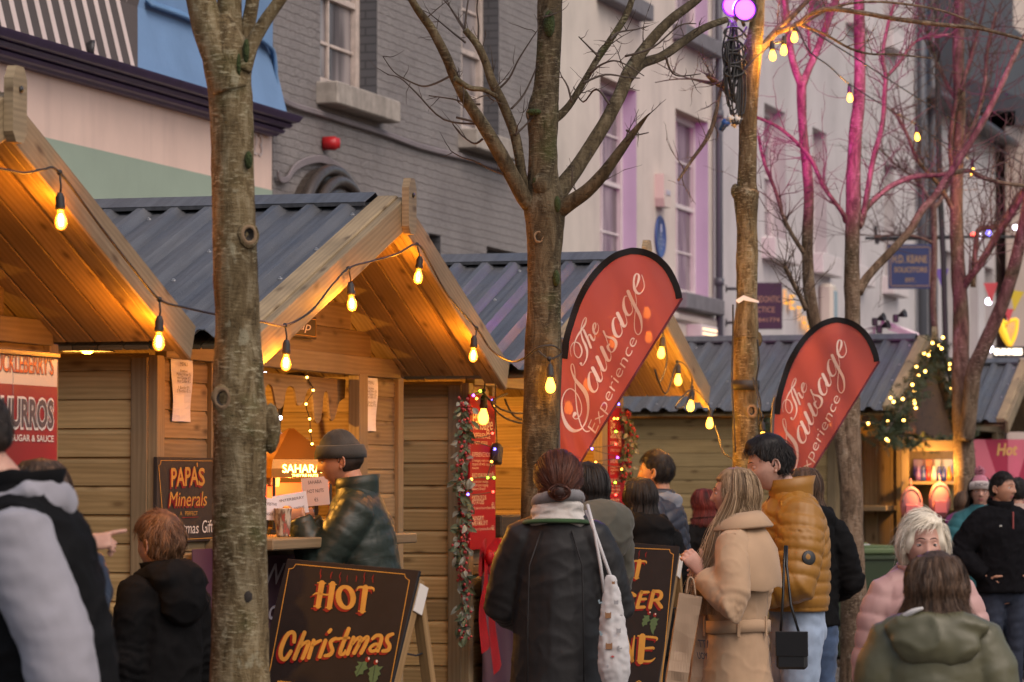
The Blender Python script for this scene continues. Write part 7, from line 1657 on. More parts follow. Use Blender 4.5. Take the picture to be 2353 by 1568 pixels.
def put(o, name, data, m, Hm, k=None):
    vs, fs = data; q = from_data(name, [([Hm @ p for p in vs], fs, 0)], [m], o); q.data.attributes.new('lock', 'FLOAT', 'POINT').data.foreach_set('value', [.42 + .22 * noise.noise(V((p.x * 60, p.y * 60, p.z * 14))) for p in vs]); return q
def mbput(o, name, mb, m, Hm):
    q = MB(); q.v = [tuple(Hm @ V(p)) for p in mb.v]; q.f = mb.f; q.uv = mb.uv; q.mi = mb.mi; q.sm = mb.sm; return q.build(name, m, o)
def short_hair(m, top=.022, side=.006, seed=0, back=.008, quiff=0.0, length=.045, cnt=3200):
    def f(o, Hm, k):
        th = lambda u, e: (side if abs(u) < 2.2 else back) * .7 + (top - side) * .7 * sstep(.25, .95, e) + quiff * math.exp(-(u / .6) ** 2 - ((e - .9) / .3) ** 2)
        put(o, "hair", cap_hair(short_mask, th, seed=seed, streak=.05), m, Hm)
        S_, Nn = scalp_strands(short_mask, cnt, length, side * .6, top * .85, seed + 1, jit=.35, lift=.12); uu = np.arctan2(S_[..., 0] / .076, -S_[..., 1] / .098); ok_ = ~((np.abs(uu) < 1.72) & (S_[..., 2] < .012)).any(axis=1); S_, Nn = S_[ok_], Nn[ok_]; z = S_[:, 0, 2]
        f_ = np.clip((z + .02) / .1, .25, 1)[:, None, None]; S_ = S_[:, :1] + (S_ - S_[:, :1]) * (.35 + .65 * f_); ribbons("hair_strands", S_, Nn, .0016, m, o, Hm)
    return f
def long_h(m, zend, spread=.03, back=.03, seed=0, wave=0.0, front=1.35, cnt=2600, offs=.0, fringe=True, t_top=.016, part=0.0):
    def f(o, Hm, k):
        rg = random.Random(seed); vs, fs, G = long_hair(zend, spread, back, rg, front, wave=wave, offs=offs, t_top=t_top); put(o, "hair", (vs, fs), m, Hm)
        msk = lambda u, e: sstep(.50, .60, e) if abs(u) < 1.0 else sstep(.0, .2, e)
        put(o, "hair_top", cap_hair(msk, lambda u, e: t_top * .9, seed=seed, streak=.04), m, Hm)
        S_, Nn = grid_strands(G, cnt, seed + 1, wave); ribbons("hair_strands", S_, Nn, .0020, m, o, Hm)
        S_, Nn = scalp_strands(lambda u, e: 1.0 if e > .55 else 0.0, 1500, .15, t_top * .6, t_top * 1.15, seed + 2, crown=(0, -.25, .97), jit=.15, swirl=0, K=9); ribbons("hair_top_strands", S_, Nn, .0018, m, o, Hm)
    return f

black_cloth = cloth("black coat cloth", (.006, .006, .0065), .9, .3, 9, spec=.1); navy_puff = mat("navy nylon", (.009, .012, .024), .5); jeans_d = cloth("dark denim", (.022, .028, .045), .85, .3, 14); jeans_b = cloth("mid blue denim", (.045, .075, .14), .85, .35, 12); jeans_l = cloth("light blue denim", (.26, .33, .44), .85, .25, 9)
grey_fleece = cloth("grey marl jersey", (.27, .262, .29), .92, .18, 5); black_trs = cloth("black trousers", (.014, .013, .013))
m_green_puff = mat("dark green nylon", (.012, .022, .018), .46, spec=.4); g = N(m_green_puff); g.bump(g.noise(g.coord('Object', (1, 1, 3)), 18, 3), .2, .008)
m_leather = mat("black leather", (.012, .0115, .012), .55, spec=.3); g = N(m_leather); g.bump(g.noise(g.coord('Object', (1, 1, .3)), 16, 5, .6), .25, .008); n1 = g.noise(g.coord('Object', (1, 1, .5)), 5, 3); g.l(g.ramp(n1, [(.3, (.42, .42, .42)), (.7, (.66, .66, .66))]), g.b.inputs['Roughness'])
olive = cloth("olive parka cloth", (.072, .072, .058), .85, .2, 6); m_trench = cloth("tan gabardine", (.40, .265, .163), .8, .14, 5, 320, .1)
m_mustard = mat("mustard nylon", (.27, .125, .018), .42, spec=.4); m_pinkpuff = mat("dusty pink nylon", (.44, .26, .235), .5); m_olivepuff = mat("olive green nylon", (.085, .080, .042), .45)
m_teal = cloth("teal quilted cloth", (.02, .10, .12), .7); m_maroonc = cloth("maroon cloth", (.09, .012, .04), .8); black_fleece = cloth("black fleece", (.006, .006, .0075), .95, .3, 20, spec=.08)
m_beanie = cloth("charcoal knit", (.045, .050, .052), .95, .2, 12, 220, .4)

# 1 vest man, nearest, at the left edge
o, Wm, J, Hm, k = person("man in black gilet over grey hooded top at the left edge, walking out of frame", 138, 9.2, 1.88, -96, dict(m=black_cloth, hem=.82, h=(.20, .165), w=(.20, .16), c=(.215, .165), sleeveless=True, wr=.008, sleeve_m=grey_fleece, s=(.098, .09, .055), hood=(grey_fleece, .62, -.01), collar=(.05, black_cloth, .016)),
    dict(m=black_trs), short_hair(HDK, .012, .006, 3, length=.025), lean=11, hp=-2, hf=.09, hands=(((.215, .12, .85), (.2, .9, 0)), ((-.20, -.2, .95), (-.3, .8, 0))))
mb = MB(); mb.box(V((.245, -.075, 1.50)), (.012, .09, .028), Matrix.Rotation(R(8), 3, 'X') @ Matrix.Rotation(R(25), 3, 'Y'), .005); mb.build("badge", mat("orange badge", (.45, .20, .02), .5), o)
# 2 pointing companion behind him
Yp = 10.9
o, Wm, J, Hm, k = person("person with long brown hair behind the gilet man, pointing to the right", 95, Yp, 1.69, -150, dict(m=navy_puff, wr=.006), dict(m=jeans_d), long_h(HBR, -.30, .05, .02, 5), hands=(None, (P(190, 1262, Yp - .25), (0, 0, -1), 'w', dict(d=(1, .1, .25), n=(0, .6, -.8), curl=1.25, f=(.08, 1.1, 1.2, 1.2), side=1))), lean=0)
# 3 boy
o, Wm, J, Hm, k = person("boy with short light brown hair and black hooded jacket, seen from behind", 372, 13.4, 1.505, -132, dict(m=black_cloth, hem=.72, h=(.205, .165), w=(.205, .155), c=(.205, .15), s=(.085, .075, .06), wr=.009, hood=(black_cloth, 1.25, .03), collar=(.05, black_cloth, .02)), dict(m=black_trs), short_hair(HBOY, .030, .016, 8, .020, length=.062, cnt=4200), child=1.16, hp=6, skin_m=SK3, brow=HBOY)
# 4 hatted man at the counter
Yh = 16.25; hL = P(686, 1186, Yh - .04); hR = P(708, 1186, Yh + .22)
def beanie(o, Hm, k):
    rg = random.Random(1); put(o, "hair", cap_hair(short_mask, lambda u, e: .004, seed=2), HDK, Hm)
    msk = lambda u, e: sstep(.33, .37, e + .10 * math.cos(u) - .13); th = lambda u, e: .012 + .012 * sstep(.6, 1.3, e) + .004 * noise.noise(V((u * 2, e * 3, 1)))
    c = cap_hair(lambda u, e: sstep(.10, .14, e - .12 * math.cos(u)), th, streak=.04); put(o, "hat", c, m_beanie, Hm)
    mb = MB(); mb.smooth = True; n = 60; rows = []
    for (de, r) in ((.02, .006), (.0, .017), (.2, .024), (.42, .025), (.47, .021), (.46, .012)):
        rows.append([])
        for i in range(n):
            u = 2 * math.pi * i / n; e = .09 + .12 * math.cos(u) + de; b = headsurf(u, e); nn = V((b.x / .0058, b.y / .0096, b.z / .0149)).normalized(); rows[-1].append(b + nn * (r + .0012 * math.sin(u * 60)))
    mb._add([p for r in rows for p in r], [[a * n + i, a * n + (i + 1) % n, (a + 1) * n + (i + 1) % n, (a + 1) * n + i] for a in range(5) for i in range(n)]); mbput(o, "hat_cuff", mb, m_beanie, Hm)
o, Wm, J, Hm, k = person("man in charcoal woollen hat and dark green padded jacket holding a cup at the counter", 858, Yh + .1, 1.855, -97, dict(m=m_green_puff, hem=.86, h=(.185, .15), w=(.19, .15), c=(.20, .155), s=(.092, .08, .058), wr=.009, fq=(9, 9, 16), puff=(.075, .0035), collar=(.075, m_green_puff, .012), cuff=.93), dict(m=jeans_d), beanie, lean=9, hp=10, hy=3, hf=.03,
    hands=((hL, (.2, .3, -1), 'w', dict(d=(-1, .25, -.25), n=(.0, .8, -.5), curl=.75, side=-1)), (hR, (-.3, .3, -1), 'w', dict(d=(-1, -.2, -.3), n=(0, -.8, -.3), curl=.7, side=1))), skin_m=SK2)
# 5 leather coat
def bun_hair(o, Hm, k):
    msk = lambda u, e: sstep(.5, .62, e) if abs(u) < 1.1 else sstep(-.62, -.5, e) if abs(u) > 1.75 else sstep(.1, .25, e)
    put(o, "hair", cap_hair(msk, lambda u, e: .010 + .012 * math.exp(-((e - .5) / .5) ** 2), seed=3, streak=.04), HRED, Hm)
    r = np.random.RandomState(4); d = unit(r.normal(size=(9000, 3))); u = np.arctan2(d[:, 0], -d[:, 1]); e = np.arcsin(d[:, 2]); kk = np.array([msk(a, b) for a, b in zip(u, e)]); d = d[kk > .4][:3200]; n = len(d)
    bd_ = unit(np.array([.06, .93, -.34])); pts = []; nn = []; th = .012 + .012 * r.uniform(0, 1, (n, 1)); L = r.uniform(.5, 1, (n, 1)); jt = r.normal(0, .05, (n, 3))
    for i in range(9):
        q = i / 8 * L; v = unit(d * (1 - q) + (bd_ + jt) * q + d * 1e-3); nr = unit(v / np.array([.076, .098, .122])); pts.append(ell(v.copy()) + nr * (th + .010 * np.exp(-((np.arcsin(v[:, 2:3]) - .5) / .5) ** 2) + .006 * np.sin(3.14 * q))); nn.append(nr)
    ribbons("hair_strands", np.stack(pts, 1), np.stack(nn, 1), .0019, HRED, o, Hm)
    mb = MB(); mb.smooth = True; mb.ball((.006, .118, -.040), (.047, .042, .042), 14); mbput(o, "bun", mb, HRED, Hm)
    n = 900; a = r.uniform(0, 6.28, n); tl_ = r.normal(0, .5, n); ph = r.uniform(0, 6.28, n); pts = []
    for i in range(12):
        t = a + i / 11 * 3.6; rr = .018 + .024 * np.abs(np.sin(ph * 3)); x = np.cos(t) * rr; z = np.sin(t) * rr * .8; y = .026 * np.sin(tl_ * 1.4 + .5 * np.sin(t + ph)) + .010 * np.cos(t * 2 + ph); pts.append(np.stack([x * (1.05 + .12 * np.cos(ph)) + .006, .124 + y, z - .042], 1))
    S_ = np.stack(pts, 1); ribbons("bun_strands", S_, unit(S_ - np.array([.006, .115, -.042])), .002, HRED, o, Hm)
    n = 150; rt = np.stack([r.choice([-1, 1], n) * r.uniform(.05, .085, n), r.uniform(-.02, .085, n), r.uniform(-.09, -.01, n)], 1); dr = np.stack([r.normal(0, .5, n) + np.sign(rt[:, 0]) * .5, r.normal(.3, .4, n), r.normal(-.6, .5, n)], 1); S_ = np.stack([rt + unit(dr) * (.055 * i / 5) + np.array([0, 0, -.012]) * (i / 5) ** 2 for i in range(6)], 1); ribbons("loose_strands", S_, unit(S_ * np.array([1, 1, .2])), .0011, HRED, o, Hm)
o, Wm, J, Hm, k = person("woman with auburn bun in big black leather coat and pale scarf, seen from behind", 1282, 14.5, 1.745, 176, dict(m=m_leather, hem=.60, h=(.215, .17), w=(.185, .15), c=(.178, .142), s=(.084, .082, .064), wr=.0035, fq=(7, 7, 2.2), vox=.009), dict(m=black_trs), bun_hair, hands=(((.13, -.26, 1.02), (.55, .5, -.6)), ((-.13, -.26, 1.04), (-.55, .5, -.6))), build=.93, hy=8)
mb = MB(); mb.smooth = True; nb = V((0, .01, 1.465)); m_scarf_w = cloth("pale wool scarf", (.46, .43, .40), .95, .2, 16, 160, .3); m_scarf_g = cloth("grey wool scarf", (.17, .165, .17), .95, .2, 16, 160, .3); m_greenc = cloth("green corduroy", (.035, .075, .03), .9)
rgs = random.Random(3)
for q_ in range(9):
    z = 1.452 + .010 * q_; r = .112 - .0040 * q_; ph = rgs.uniform(0, 6); tl_ = rgs.uniform(-.018, .018)
    mb.tube([V((math.sin(a) * r, math.cos(a) * r * .95 + .012, z + .016 * math.cos(a) + tl_ * math.sin(a + ph) + .005 * math.sin(3 * a + ph))) for a in [2 * math.pi * i / 30 for i in range(31)]], (.013 if q_ % 3 else .019), 9, rfun=lambda i, a, p: 1 + .3 * noise.noise(p * 22))
cv, cn, cf = grow(mb, .006, 3); from_data("scarf", [([p + n * (.007 * ((1 - abs(noise.noise(V((p.x * 10 + p.z * 9, p.y * 10, p.z * 34))))) ** 4 - .4)) for p, n in zip(cv, cn)], cf, 0)], [m_scarf_w], o)
mb = MB(); mb.smooth = True; mb.tube([V((math.sin(a) * .088, math.cos(a) * .092 + .012, 1.548 + .02 * math.cos(a) - .012 * math.sin(a))) for a in [2 * math.pi * i / 26 for i in range(27)]], .026, 10, rfun=lambda i, a, p: 1 + .2 * noise.noise(p * 30)); mb.build("scarf", m_scarf_g, o)
mb = MB(); mb.smooth = True; n = 24; vs = []
for dz, r in ((.0, .150), (.014, .138), (.012, .128), (-.006, .14)):
    vs += [V((math.sin(a) * r * 1.05, math.cos(a) * r * .92 + .012, 1.448 + dz + .012 * math.cos(a))) for a in [2 * math.pi * i / n for i in range(n)]]
mb._add(vs, [[a * n + i, a * n + (i + 1) % n, (a + 1) % 4 * n + (i + 1) % n, (a + 1) % 4 * n + i] for a in range(4) for i in range(n)]); mb.build("collar", m_greenc, o)
mb = MB(); mb.smooth = True; c = Hm @ V((.088, .0, -.03)); mb.tube([c + V((.0, .008 * math.cos(a), -.012 + .010 * math.sin(a))) for a in [k_ * .6 for k_ in range(11)]], .0012, 5); mb.ball(c + V((0, 0, -.04)), .003, 6); mb.build("earring", m_steel, o)
for xx in (-.115, .115):
    mb = MB(); mb.smooth = True; mb.tube([V((xx * .55, .120, 1.42)), V((xx * .95, .158, 1.28)), V((xx, .178, 1.05)), V((xx * 1.02, .172, .7))], .0035, 5); mb.build("seam", m_leather, o)
# tote bag on her right shoulder
m_tote = cloth("white printed canvas", (.46, .45, .45), .9, .12, 5)
tb = P(1412, 1455, 14.28); o = tag(empty("tote_bag", tb), "white cotton tote bag with small animal prints hanging behind the leather coat", "bag")
mb = MB(); rg = random.Random(2); rings = []
for z, rx, ry in ((-.22, .02, .02), (-.205, .052, .04), (-.15, .066, .05), (-.05, .062, .045), (.06, .052, .034), (.14, .04, .022), (.22, .026, .012), (.235, .02, .01)): rings.append((V((.01 + .035 * (.1 - z) - .02, 0, z)), rx, ry, V((1, 0, 0)), V((0, 1, 0))))
mb.loft(rings, 26); cv, cn, cf = grow(mb, .006, 4); from_data("body", [([p + n * (.005 * noise.noise(V((p.x * 40, p.y * 30, p.z * 10))) + .004 * noise.noise(p * 45)) for p, n in zip(cv, cn)], cf, 0)], [m_tote], o)
mp = [mat("tan print", (.22, .11, .05), .8), mat("blue grey print", (.20, .27, .31), .8), mat("grey print", (.27, .27, .28), .8), mat("red print", (.42, .05, .05), .8)]
def bagmark(x, y, s, kind, m_):
    p = P(x, y, 14.2) - tb; zc_ = p.z; hw_ = 0.05; q = MB(); y_ = -.012 - math.sqrt(max(0, 1 - ((p.x - .02 + .035 * zc_) / .075) ** 2)) * .04
    if kind == 'bear': poly_ = [(-1, -1), (1, -1), (1.05, .6), (1, 1.2), (.55, .8), (-.55, .8), (-1, 1.2), (-1.05, .6)]
    elif kind == 'goose': poly_ = [(-1, 1), (-.2, 1), (-.2, 0), (1, .2), (1, -.5), (-.6, -.8)]
    else: poly_ = [(-1, 0), (0, .6), (1, .1), (.2, -.5)]
    q.prism([(a * s, b * s) for a, b in poly_], .004, (p.x, y_ - .003, p.z), (X_, Z_, Y_)); return q, m_
mk = [(1398, 1415, .012, 'bear', 0), (1400, 1486, .013, 'bear', 0), (1380, 1385, .009, 'goose', 1), (1384, 1458, .011, 'goose', 1), (1416, 1385, .009, 'bear', 2), (1422, 1450, .009, 'bear', 2), (1408, 1510, .008, 'x', 3), (1425, 1490, .009, 'goose', 2), (1400, 1535, .009, 'goose', 2), (1410, 1340, .006, 'bear', 0), (1428, 1415, .007, 'x', 2)]
for a in mk: q, m_ = bagmark(*a); q.build("print", mp[m_], o)
mb = MB(); mb.smooth = True
for dx in (0, 14): mb.tube([P(1350 - dx * .2, 1160 + dx, 14.36) - tb, P(1366, 1220, 14.3) - tb, P(1380 + dx, 1300, 14.28) - tb, P(1388 + dx * 2, 1362, 14.28) - tb], .007, 6)
mb.build("strap", m_tote, o)
# 6 olive parka
o, Wm, J, Hm, k = person("black haired person in long olive hooded parka, between the leather coat and ginger board", 1350, 16.3, 1.71, -150, dict(m=olive, hem=.35, h=(.20, .17), w=(.165, .14), c=(.165, .14), s=(.078, .07, .055), wr=.007, fq=(9, 9, 3), hood=(olive, 1.5, -.03)), dict(m=black_trs), long_h(HB, -.14, .020, .01, 6, t_top=.020), hands=(((.10, -.25, 1.05), (.2, .6, -.6)), ((-.10, -.25, 1.05), (-.2, .6, -.6))))
# 7 black haired woman in black coat
o, Wm, J, Hm, k = person("woman with long black hair and black hooded coat behind the ginger board", 1472, 19.4, 1.645, -155, dict(m=black_cloth, hem=.7, wr=.008, s=(.09, .08, .06), c=(.21, .16), w=(.21, .155), h=(.22, .17), hood=(black_cloth, 1.3, .04)), dict(m=black_trs), long_h(HB, -.26, .05, .03, 7), hands=(((.2, -.2, 1.05), (.3, .6, -.5)), ((-.2, -.2, 1.05), (-.3, .6, -.5))))
# 8 navy puffer man
o, Wm, J, Hm, k = person("dark haired man in navy padded jacket with grey hood, lit orange, facing the sausage hut", 1512, 20.6, 1.81, -112, dict(m=navy_puff, puff=(.065, .011), wr=.005, s=(.095, .085, .06), c=(.215, .165), w=(.20, .155), hood=(cloth("blue grey jersey", (.14, .155, .185), .9), .62, -.02)), dict(m=jeans_d), short_hair(HB, .022, .008, 9), hands=(((.2, -.22, 1.1), (.3, .6, -.5)), ((-.2, -.22, 1.1), (-.3, .6, -.5))), skin_m=SK2)
# 9 far red haired woman
o, Wm, J, Hm, k = person("woman with dark red hair and black coat before the boarded hut side wall", 1618, 24.0, 1.575, -150, dict(m=black_cloth, hem=.6, wr=.007, c=(.20, .155), w=(.2, .15), h=(.21, .16), s=(.085, .075, .06), collar=(.05, black_cloth, .03)), dict(m=black_trs), long_h(hairmat("dark red hair", (.05, .008, .008), (.16, .025, .02)), -.16, .03, .03, 10), hands=(((.2, -.2, .95), (.3, .6, -.5)), ((-.2, -.2, 1.0), (-.3, .6, -.5))))
# 10 trench coat woman
Yt_ = 15.4; hand10 = P(1612, 1318, Yt_ - .12)
def trench_hair(o, Hm, k):
    long_h(HBL, -.32, .012, .0, 11, wave=.5, front=1.62, cnt=3000, offs=-.0, t_top=.013)(o, Hm, k)
    r = np.random.RandomState(15); n = 1500; a = r.normal(0, .022, n); b = r.normal(0, .014, n); ph = r.uniform(0, 6.28, n); ln = r.uniform(.75, 1.08, n); pts = []       # lock falling over the near shoulder
    ctl = [(.080, .02, .02), (.094, .0, -.08), (.118, -.035, -.19), (.138, -.065, -.31), (.146, -.085, -.43), (.142, -.10, -.56)]; cv = np.array(curve(ctl, 4))
    for i in range(18):
        t = np.minimum(i / 17 * ln * (len(cv) - 1.01), len(cv) - 1.01); j_ = t.astype(int); f_ = (t - j_)[:, None]; p = cv[j_] * (1 - f_) + cv[j_ + 1] * f_; q = i / 17; wv = np.stack([.006 * np.sin(q * 13 + ph * .35), .010 * np.sin(q * 12 + ph * .3), 0 * a], 1) * min(1, q * 3)
        pts.append(p + np.stack([b * (.5 + q), a * (.6 + 1.0 * q), 0 * a], 1) + wv)
    S_ = np.stack(pts, 1); ribbons("hair_lock", S_, np.tile(np.array([1, -.35, .1]), S_.shape[:2] + (1,)), .0022, HBL, o, Hm)
o, Wm, J, Hm, k = person("woman with long blonde hair in belted tan trench coat, facing left", 1693, Yt_, 1.685, -104, dict(m=m_trench, hem=.42, h=(.245, .20), w=(.175, .135), c=(.195, .145), s=(.083, .075, .062), wr=.0042, fq=(10, 10, 3), vox=.0085, cuff=.90), dict(m=black_trs), trench_hair, hands=((hand10, (.5, .3, -1), 'w', dict(d=(-.5, -.1, .75), n=(-.2, .6, 0), curl=.9, side=-1)), (P(1640, 1330, Yt_ + .2), (-.5, .3, -1), 'w')), hp=-2, skin_m=SK3, brow=HBL, ears=True)
mb = MB(); mb.smooth = True; n = 40; vs = []; bz = 1.03 * k
for dz, r in ((-.028, .004), (-.026, .012), (.026, .012), (.028, .004)): vs += [V((math.sin(a) * (.181 + r) * k, math.cos(a) * (.141 + r) * k, bz + dz + .004 * math.sin(a * 2))) for a in [2 * math.pi * i / n for i in range(n)]]
mb._add(vs, [[a * n + i, a * n + (i + 1) % n, (a + 1) * n + (i + 1) % n, (a + 1) * n + i] for a in range(3) for i in range(n)]); mb.smooth = False
mb.build("belt", m_trench, o)
for aa in (.35, 1.3, 2.6):
    mb = MB(); mb.beam(V((math.sin(aa) * .196 * k, math.cos(aa) * .156 * k, bz - .045)), V((math.sin(aa) * .196 * k, math.cos(aa) * .156 * k, bz + .045)), .014, .006, up=V((math.sin(aa), math.cos(aa), 0))); mb.build("belt_loop", m_trench, o)
mb = MB(); mb.smooth = True; n = 34; rows = []                   # storm flap over the back and shoulders
for z, rx, ry in ((1.50, .10, .10), (1.455, .17, .135), (1.39, .232, .172), (1.30, .247, .186), (1.215, .252, .194), (1.205, .247, .189)):
    rows.append([V((math.sin(a) * rx * k, math.cos(a) * ry * k + .012, (z - .02 * abs(math.sin(a)) ** 2 + .006 * math.sin(a * 7)) * k)) for a in [-1.75 + 3.5 * i / n for i in range(n + 1)]])
w_ = n + 1; mb._add([p for r in rows for p in r], [[a * w_ + i, a * w_ + i + 1, (a + 1) * w_ + i + 1, (a + 1) * w_ + i] for a in range(5) for i in range(n)]); mb.build("storm_flap", m_trench, o)
mb = MB(); mb.smooth = True; n = 34; rows = []
for dz, r in ((.07, .085), (.082, .098), (.055, .125), (.015, .158), (.005, .152), (.05, .09)): rows.append([V((math.sin(a) * r * k * 1.08, (math.cos(a) * r * .98 + .014) * k, (1.462 + dz + .014 * math.cos(a)) * k)) for a in [-2.3 + 4.6 * i / n for i in range(n + 1)]])
mb._add([p for r in rows for p in r], [[a * w_ + i, a * w_ + i + 1, (a + 1) * w_ + i + 1, (a + 1) * w_ + i] for a in range(5) for i in range(n)]); mb.build("collar", m_trench, o)
mb = MB(); mb.beam(J['L'][0] + V((-.06, .0, .088)), J['L'][0] + V((.035, -.0, .06)), .045, .008, ch=.003); mb.build("epaulette", m_trench, o); mb = MB(); mb.smooth = True; mb.ball(J['L'][0] + V((-.045, 0, .092)), (.009, .009, .005), 8); mb.build("button", mat("horn button", (.12, .07, .03), .4), o)
# bags she carries
m_kraft = mat("brown kraft paper", (.33, .225, .145), .7); g = N(m_kraft); ob = g.coord('Object'); g.col(g.mix(1.0, (.33, .225, .145), g.ramp(g.noise(ob, 5, 4), [(.3, (.88,) * 3), (.7, (1.08,) * 3)]), 'MULTIPLY')); vo = g.n('TexVoronoi'); vo.inputs['Scale'].default_value = 9; g.l(ob, vo.inputs['Vector']); g.bump(vo.outputs['Distance'], .25, .03)
def bag(label, TLp, TRp, BRp, BLp, Y, depth, lean_, printed=None):
    a, b, c_, d_ = [P(x, y, Y) for x, y in (TLp, TRp, BRp, BLp)]; c0 = (a + b + c_ + d_) / 4; o = tag(empty("paper_bag", c0), label, "bag", "brown paper bags"); mb = MB(); dv = V((0, depth, 0)); n_, m_ = 8, 10; rg = random.Random(int(TLp[0]))
    def srf(k_):
        for j in range(m_ + 1):
            for i in range(n_ + 1):
                t, u = j / m_, i / n_; p = a.lerp(b, u).lerp(d_.lerp(c_, u), t); cr = .012 * noise.noise(V((p.x * 16, k_ * 5, p.z * 16))) * (.3 + t); yield p - c0 + dv * (k_ * (.25 + .75 * min(1, t * 2))) + V((cr * .3, cr + (.012 if abs(t - .78) < .06 else 0) * (-1 if k_ == 0 else 1), 0))
    F_ = list(srf(0)); B2 = list(srf(1)); w_ = n_ + 1; K = len(F_); fs = []
    for j in range(m_):
        for i in range(n_): q = j * w_ + i; fs += [[q, q + w_, q + w_ + 1, q + 1], [K + q, K + q + 1, K + q + w_ + 1, K + q + w_]]
        for i in (0, n_): q = j * w_ + i; fs.append([q, K + q, K + q + w_, q + w_] if i else [q, q + w_, K + q + w_, K + q])
    for i in range(n_): q = m_ * w_ + i; fs.append([q, K + q, K + q + 1, q + 1])
    mb._add(F_ + B2, fs)
    if printed:
        mb.m = 1
        for t_, (x0, y0), (x1, y1), hh in printed: O = P(x0, y0, Y - .03) - c0; XV = P(x1, y1, Y - .03) - c0 - O; mb.text(t_, O, XV, V((-.006, 0, hh)), bold=.02, lift=0)
    mb.build("body", [m_kraft, m_inkb], o)
    mb = MB(); mb.smooth = True; q = [a.lerp(b, .3) - c0, a.lerp(b, .38) - c0 + V((0, 0, .06)), a.lerp(b, .5) - c0 + V((0, 0, .075)), a.lerp(b, .62) - c0 + V((0, 0, .06)), a.lerp(b, .7) - c0]; mb.tube([V(p) for p in curve([tuple(p) for p in q], 4)], .004, 5); mb.build("handle", m_kraft, o); return o
bag("tall brown paper bag hanging from the trench coat arm, nearest the ginger board", (1561, 1362), (1614, 1372), (1575, 1590), (1528, 1585), Yt_ - .22, .10, 0)
bag("brown paper bag with dark printing, squeezed between the other bag and trench coat", (1612, 1372), (1648, 1390), (1650, 1600), (1580, 1600), Yt_ - .05, .12, 0, [("TTAG", (1606, 1487), (1644, 1490), .034), ("UOY TE", (1604, 1514), (1643, 1517), .030)])
# 11 mustard jacket man
Ym = 16.25
o, Wm, J, Hm, k = person("tall dark haired man in mustard padded jacket and pale jeans, looking down", 1826, Ym, 1.835, -80, dict(m=m_mustard, hem=.98, h=(.185, .145), w=(.20, .155), c=(.215, .17), s=(.108, .098, .068), wr=.004, puff=(.058, .011), collar=(.085, m_mustard, .02), cuff=.98, vox=.0085), dict(m=jeans_l), short_hair(HB, .034, .008, 12, .010, .010, length=.055, cnt=4200), hy=-4, hp=16, hx=0, lean=3, hf=.07, eyes='closed', hands=(((.16, -.30, 1.10), (.5, .6, -.6)), ((-.14, -.32, 1.1), (-.5, .6, -.4))), skin_m=SK4, brow=HB)
mb = MB(); mb.smooth = True; nb = V((0, .0, 1.47 * k)); n = 30; vs = []
for dz, r in ((.03, .070), (.092, .083)): vs += [nb + V((math.sin(a) * r * k, (math.cos(a) * r * 1.04 - .012) * k, (dz + .012 * math.cos(a)) * k)) for a in [2 * math.pi * i / n for i in range(n)]]
mb._add(vs, [[i, (i + 1) % n, n + (i + 1) % n, n + i] for i in range(n)]); mb.build("collar_lining", mat("royal blue lining", (.015, .045, .25), .5), o)
mb = MB(); mb.smooth = True; p = J['L'][0].lerp(J['L'][1], .62) + V((.098 * k, .02, 0)); mb.lathe([(0, .0), (.032, 0), (.034, .004), (.03, .007), (0, .006)], p, 20, V((1, .15, .1))); mb.build("sleeve_badge", mat("black rubber badge", (.012, .012, .013), .5), o)
mb = MB(); mb.smooth = True; mb.tube([V((0, -.162 * k, 1.0 * k)), V((0, -.172 * k, 1.2 * k)), V((0, -.165 * k, 1.38 * k)), V((0, -.105 * k, 1.5 * k))], .005, 5); mb.build("zip", m_black, o)
# handbag on a strap
Yb_ = 15.35; c0 = P(1820, 1495, Yb_); o = tag(empty("handbag", c0, R(-12)), "small black handbag on a long strap against the pale jeans", "bag"); m_bagl = mat("black bag leather", (.008, .008, .009), .38)
mb = MB(); mb.box((0, 0, 0), (.135, .055, .165), ch=.012); mb.build("body", m_bagl, o); mb = MB(); mb.box((0.003, -.03, .03), (.143, .012, .11), Matrix.Rotation(.06, 3, 'X'), ch=.006); mb.build("flap", m_bagl, o)
mb = MB(); mb.smooth = True; mb.tube([V((.058 + .006 * math.cos(a), -.032, .05 + .006 * math.sin(a))) for a in [k_ * .7 for k_ in range(10)]], .0018, 5); mb.build("clasp", m_steel, o)
mb = MB(); mb.smooth = True; mb.tube([V((.03, 0, .08)), P(1815, 1390, Yb_ + .02) - c0, P(1802, 1300, Yb_ + .05) - c0, P(1797, 1255, Yb_ + .1) - c0], .006, 6); mb.tube([V((-.05, 0, .08)), P(1797, 1370, Yb_ + .02) - c0, P(1796, 1300, Yb_ + .05) - c0, P(1793, 1255, Yb_ + .1) - c0], .006, 6); mb.build("strap", m_bagl, o)
# 12 long brown hair, black hoodie
o, Wm, J, Hm, k = person("woman with long brown hair in black hoodie and blue jeans behind the mustard jacket", 1852, 19.2, 1.70, -172, dict(m=black_cloth, hem=.86, wr=.008, s=(.085, .075, .055), hood=(black_cloth, 1.25, .02)), dict(m=jeans_b), long_h(HBR, -.22, .04, .02, 13), hands=(((.2, -.2, 1.0), (.3, .6, -.5)), ((-.2, -.2, 1.0), (-.3, .6, -.5))))
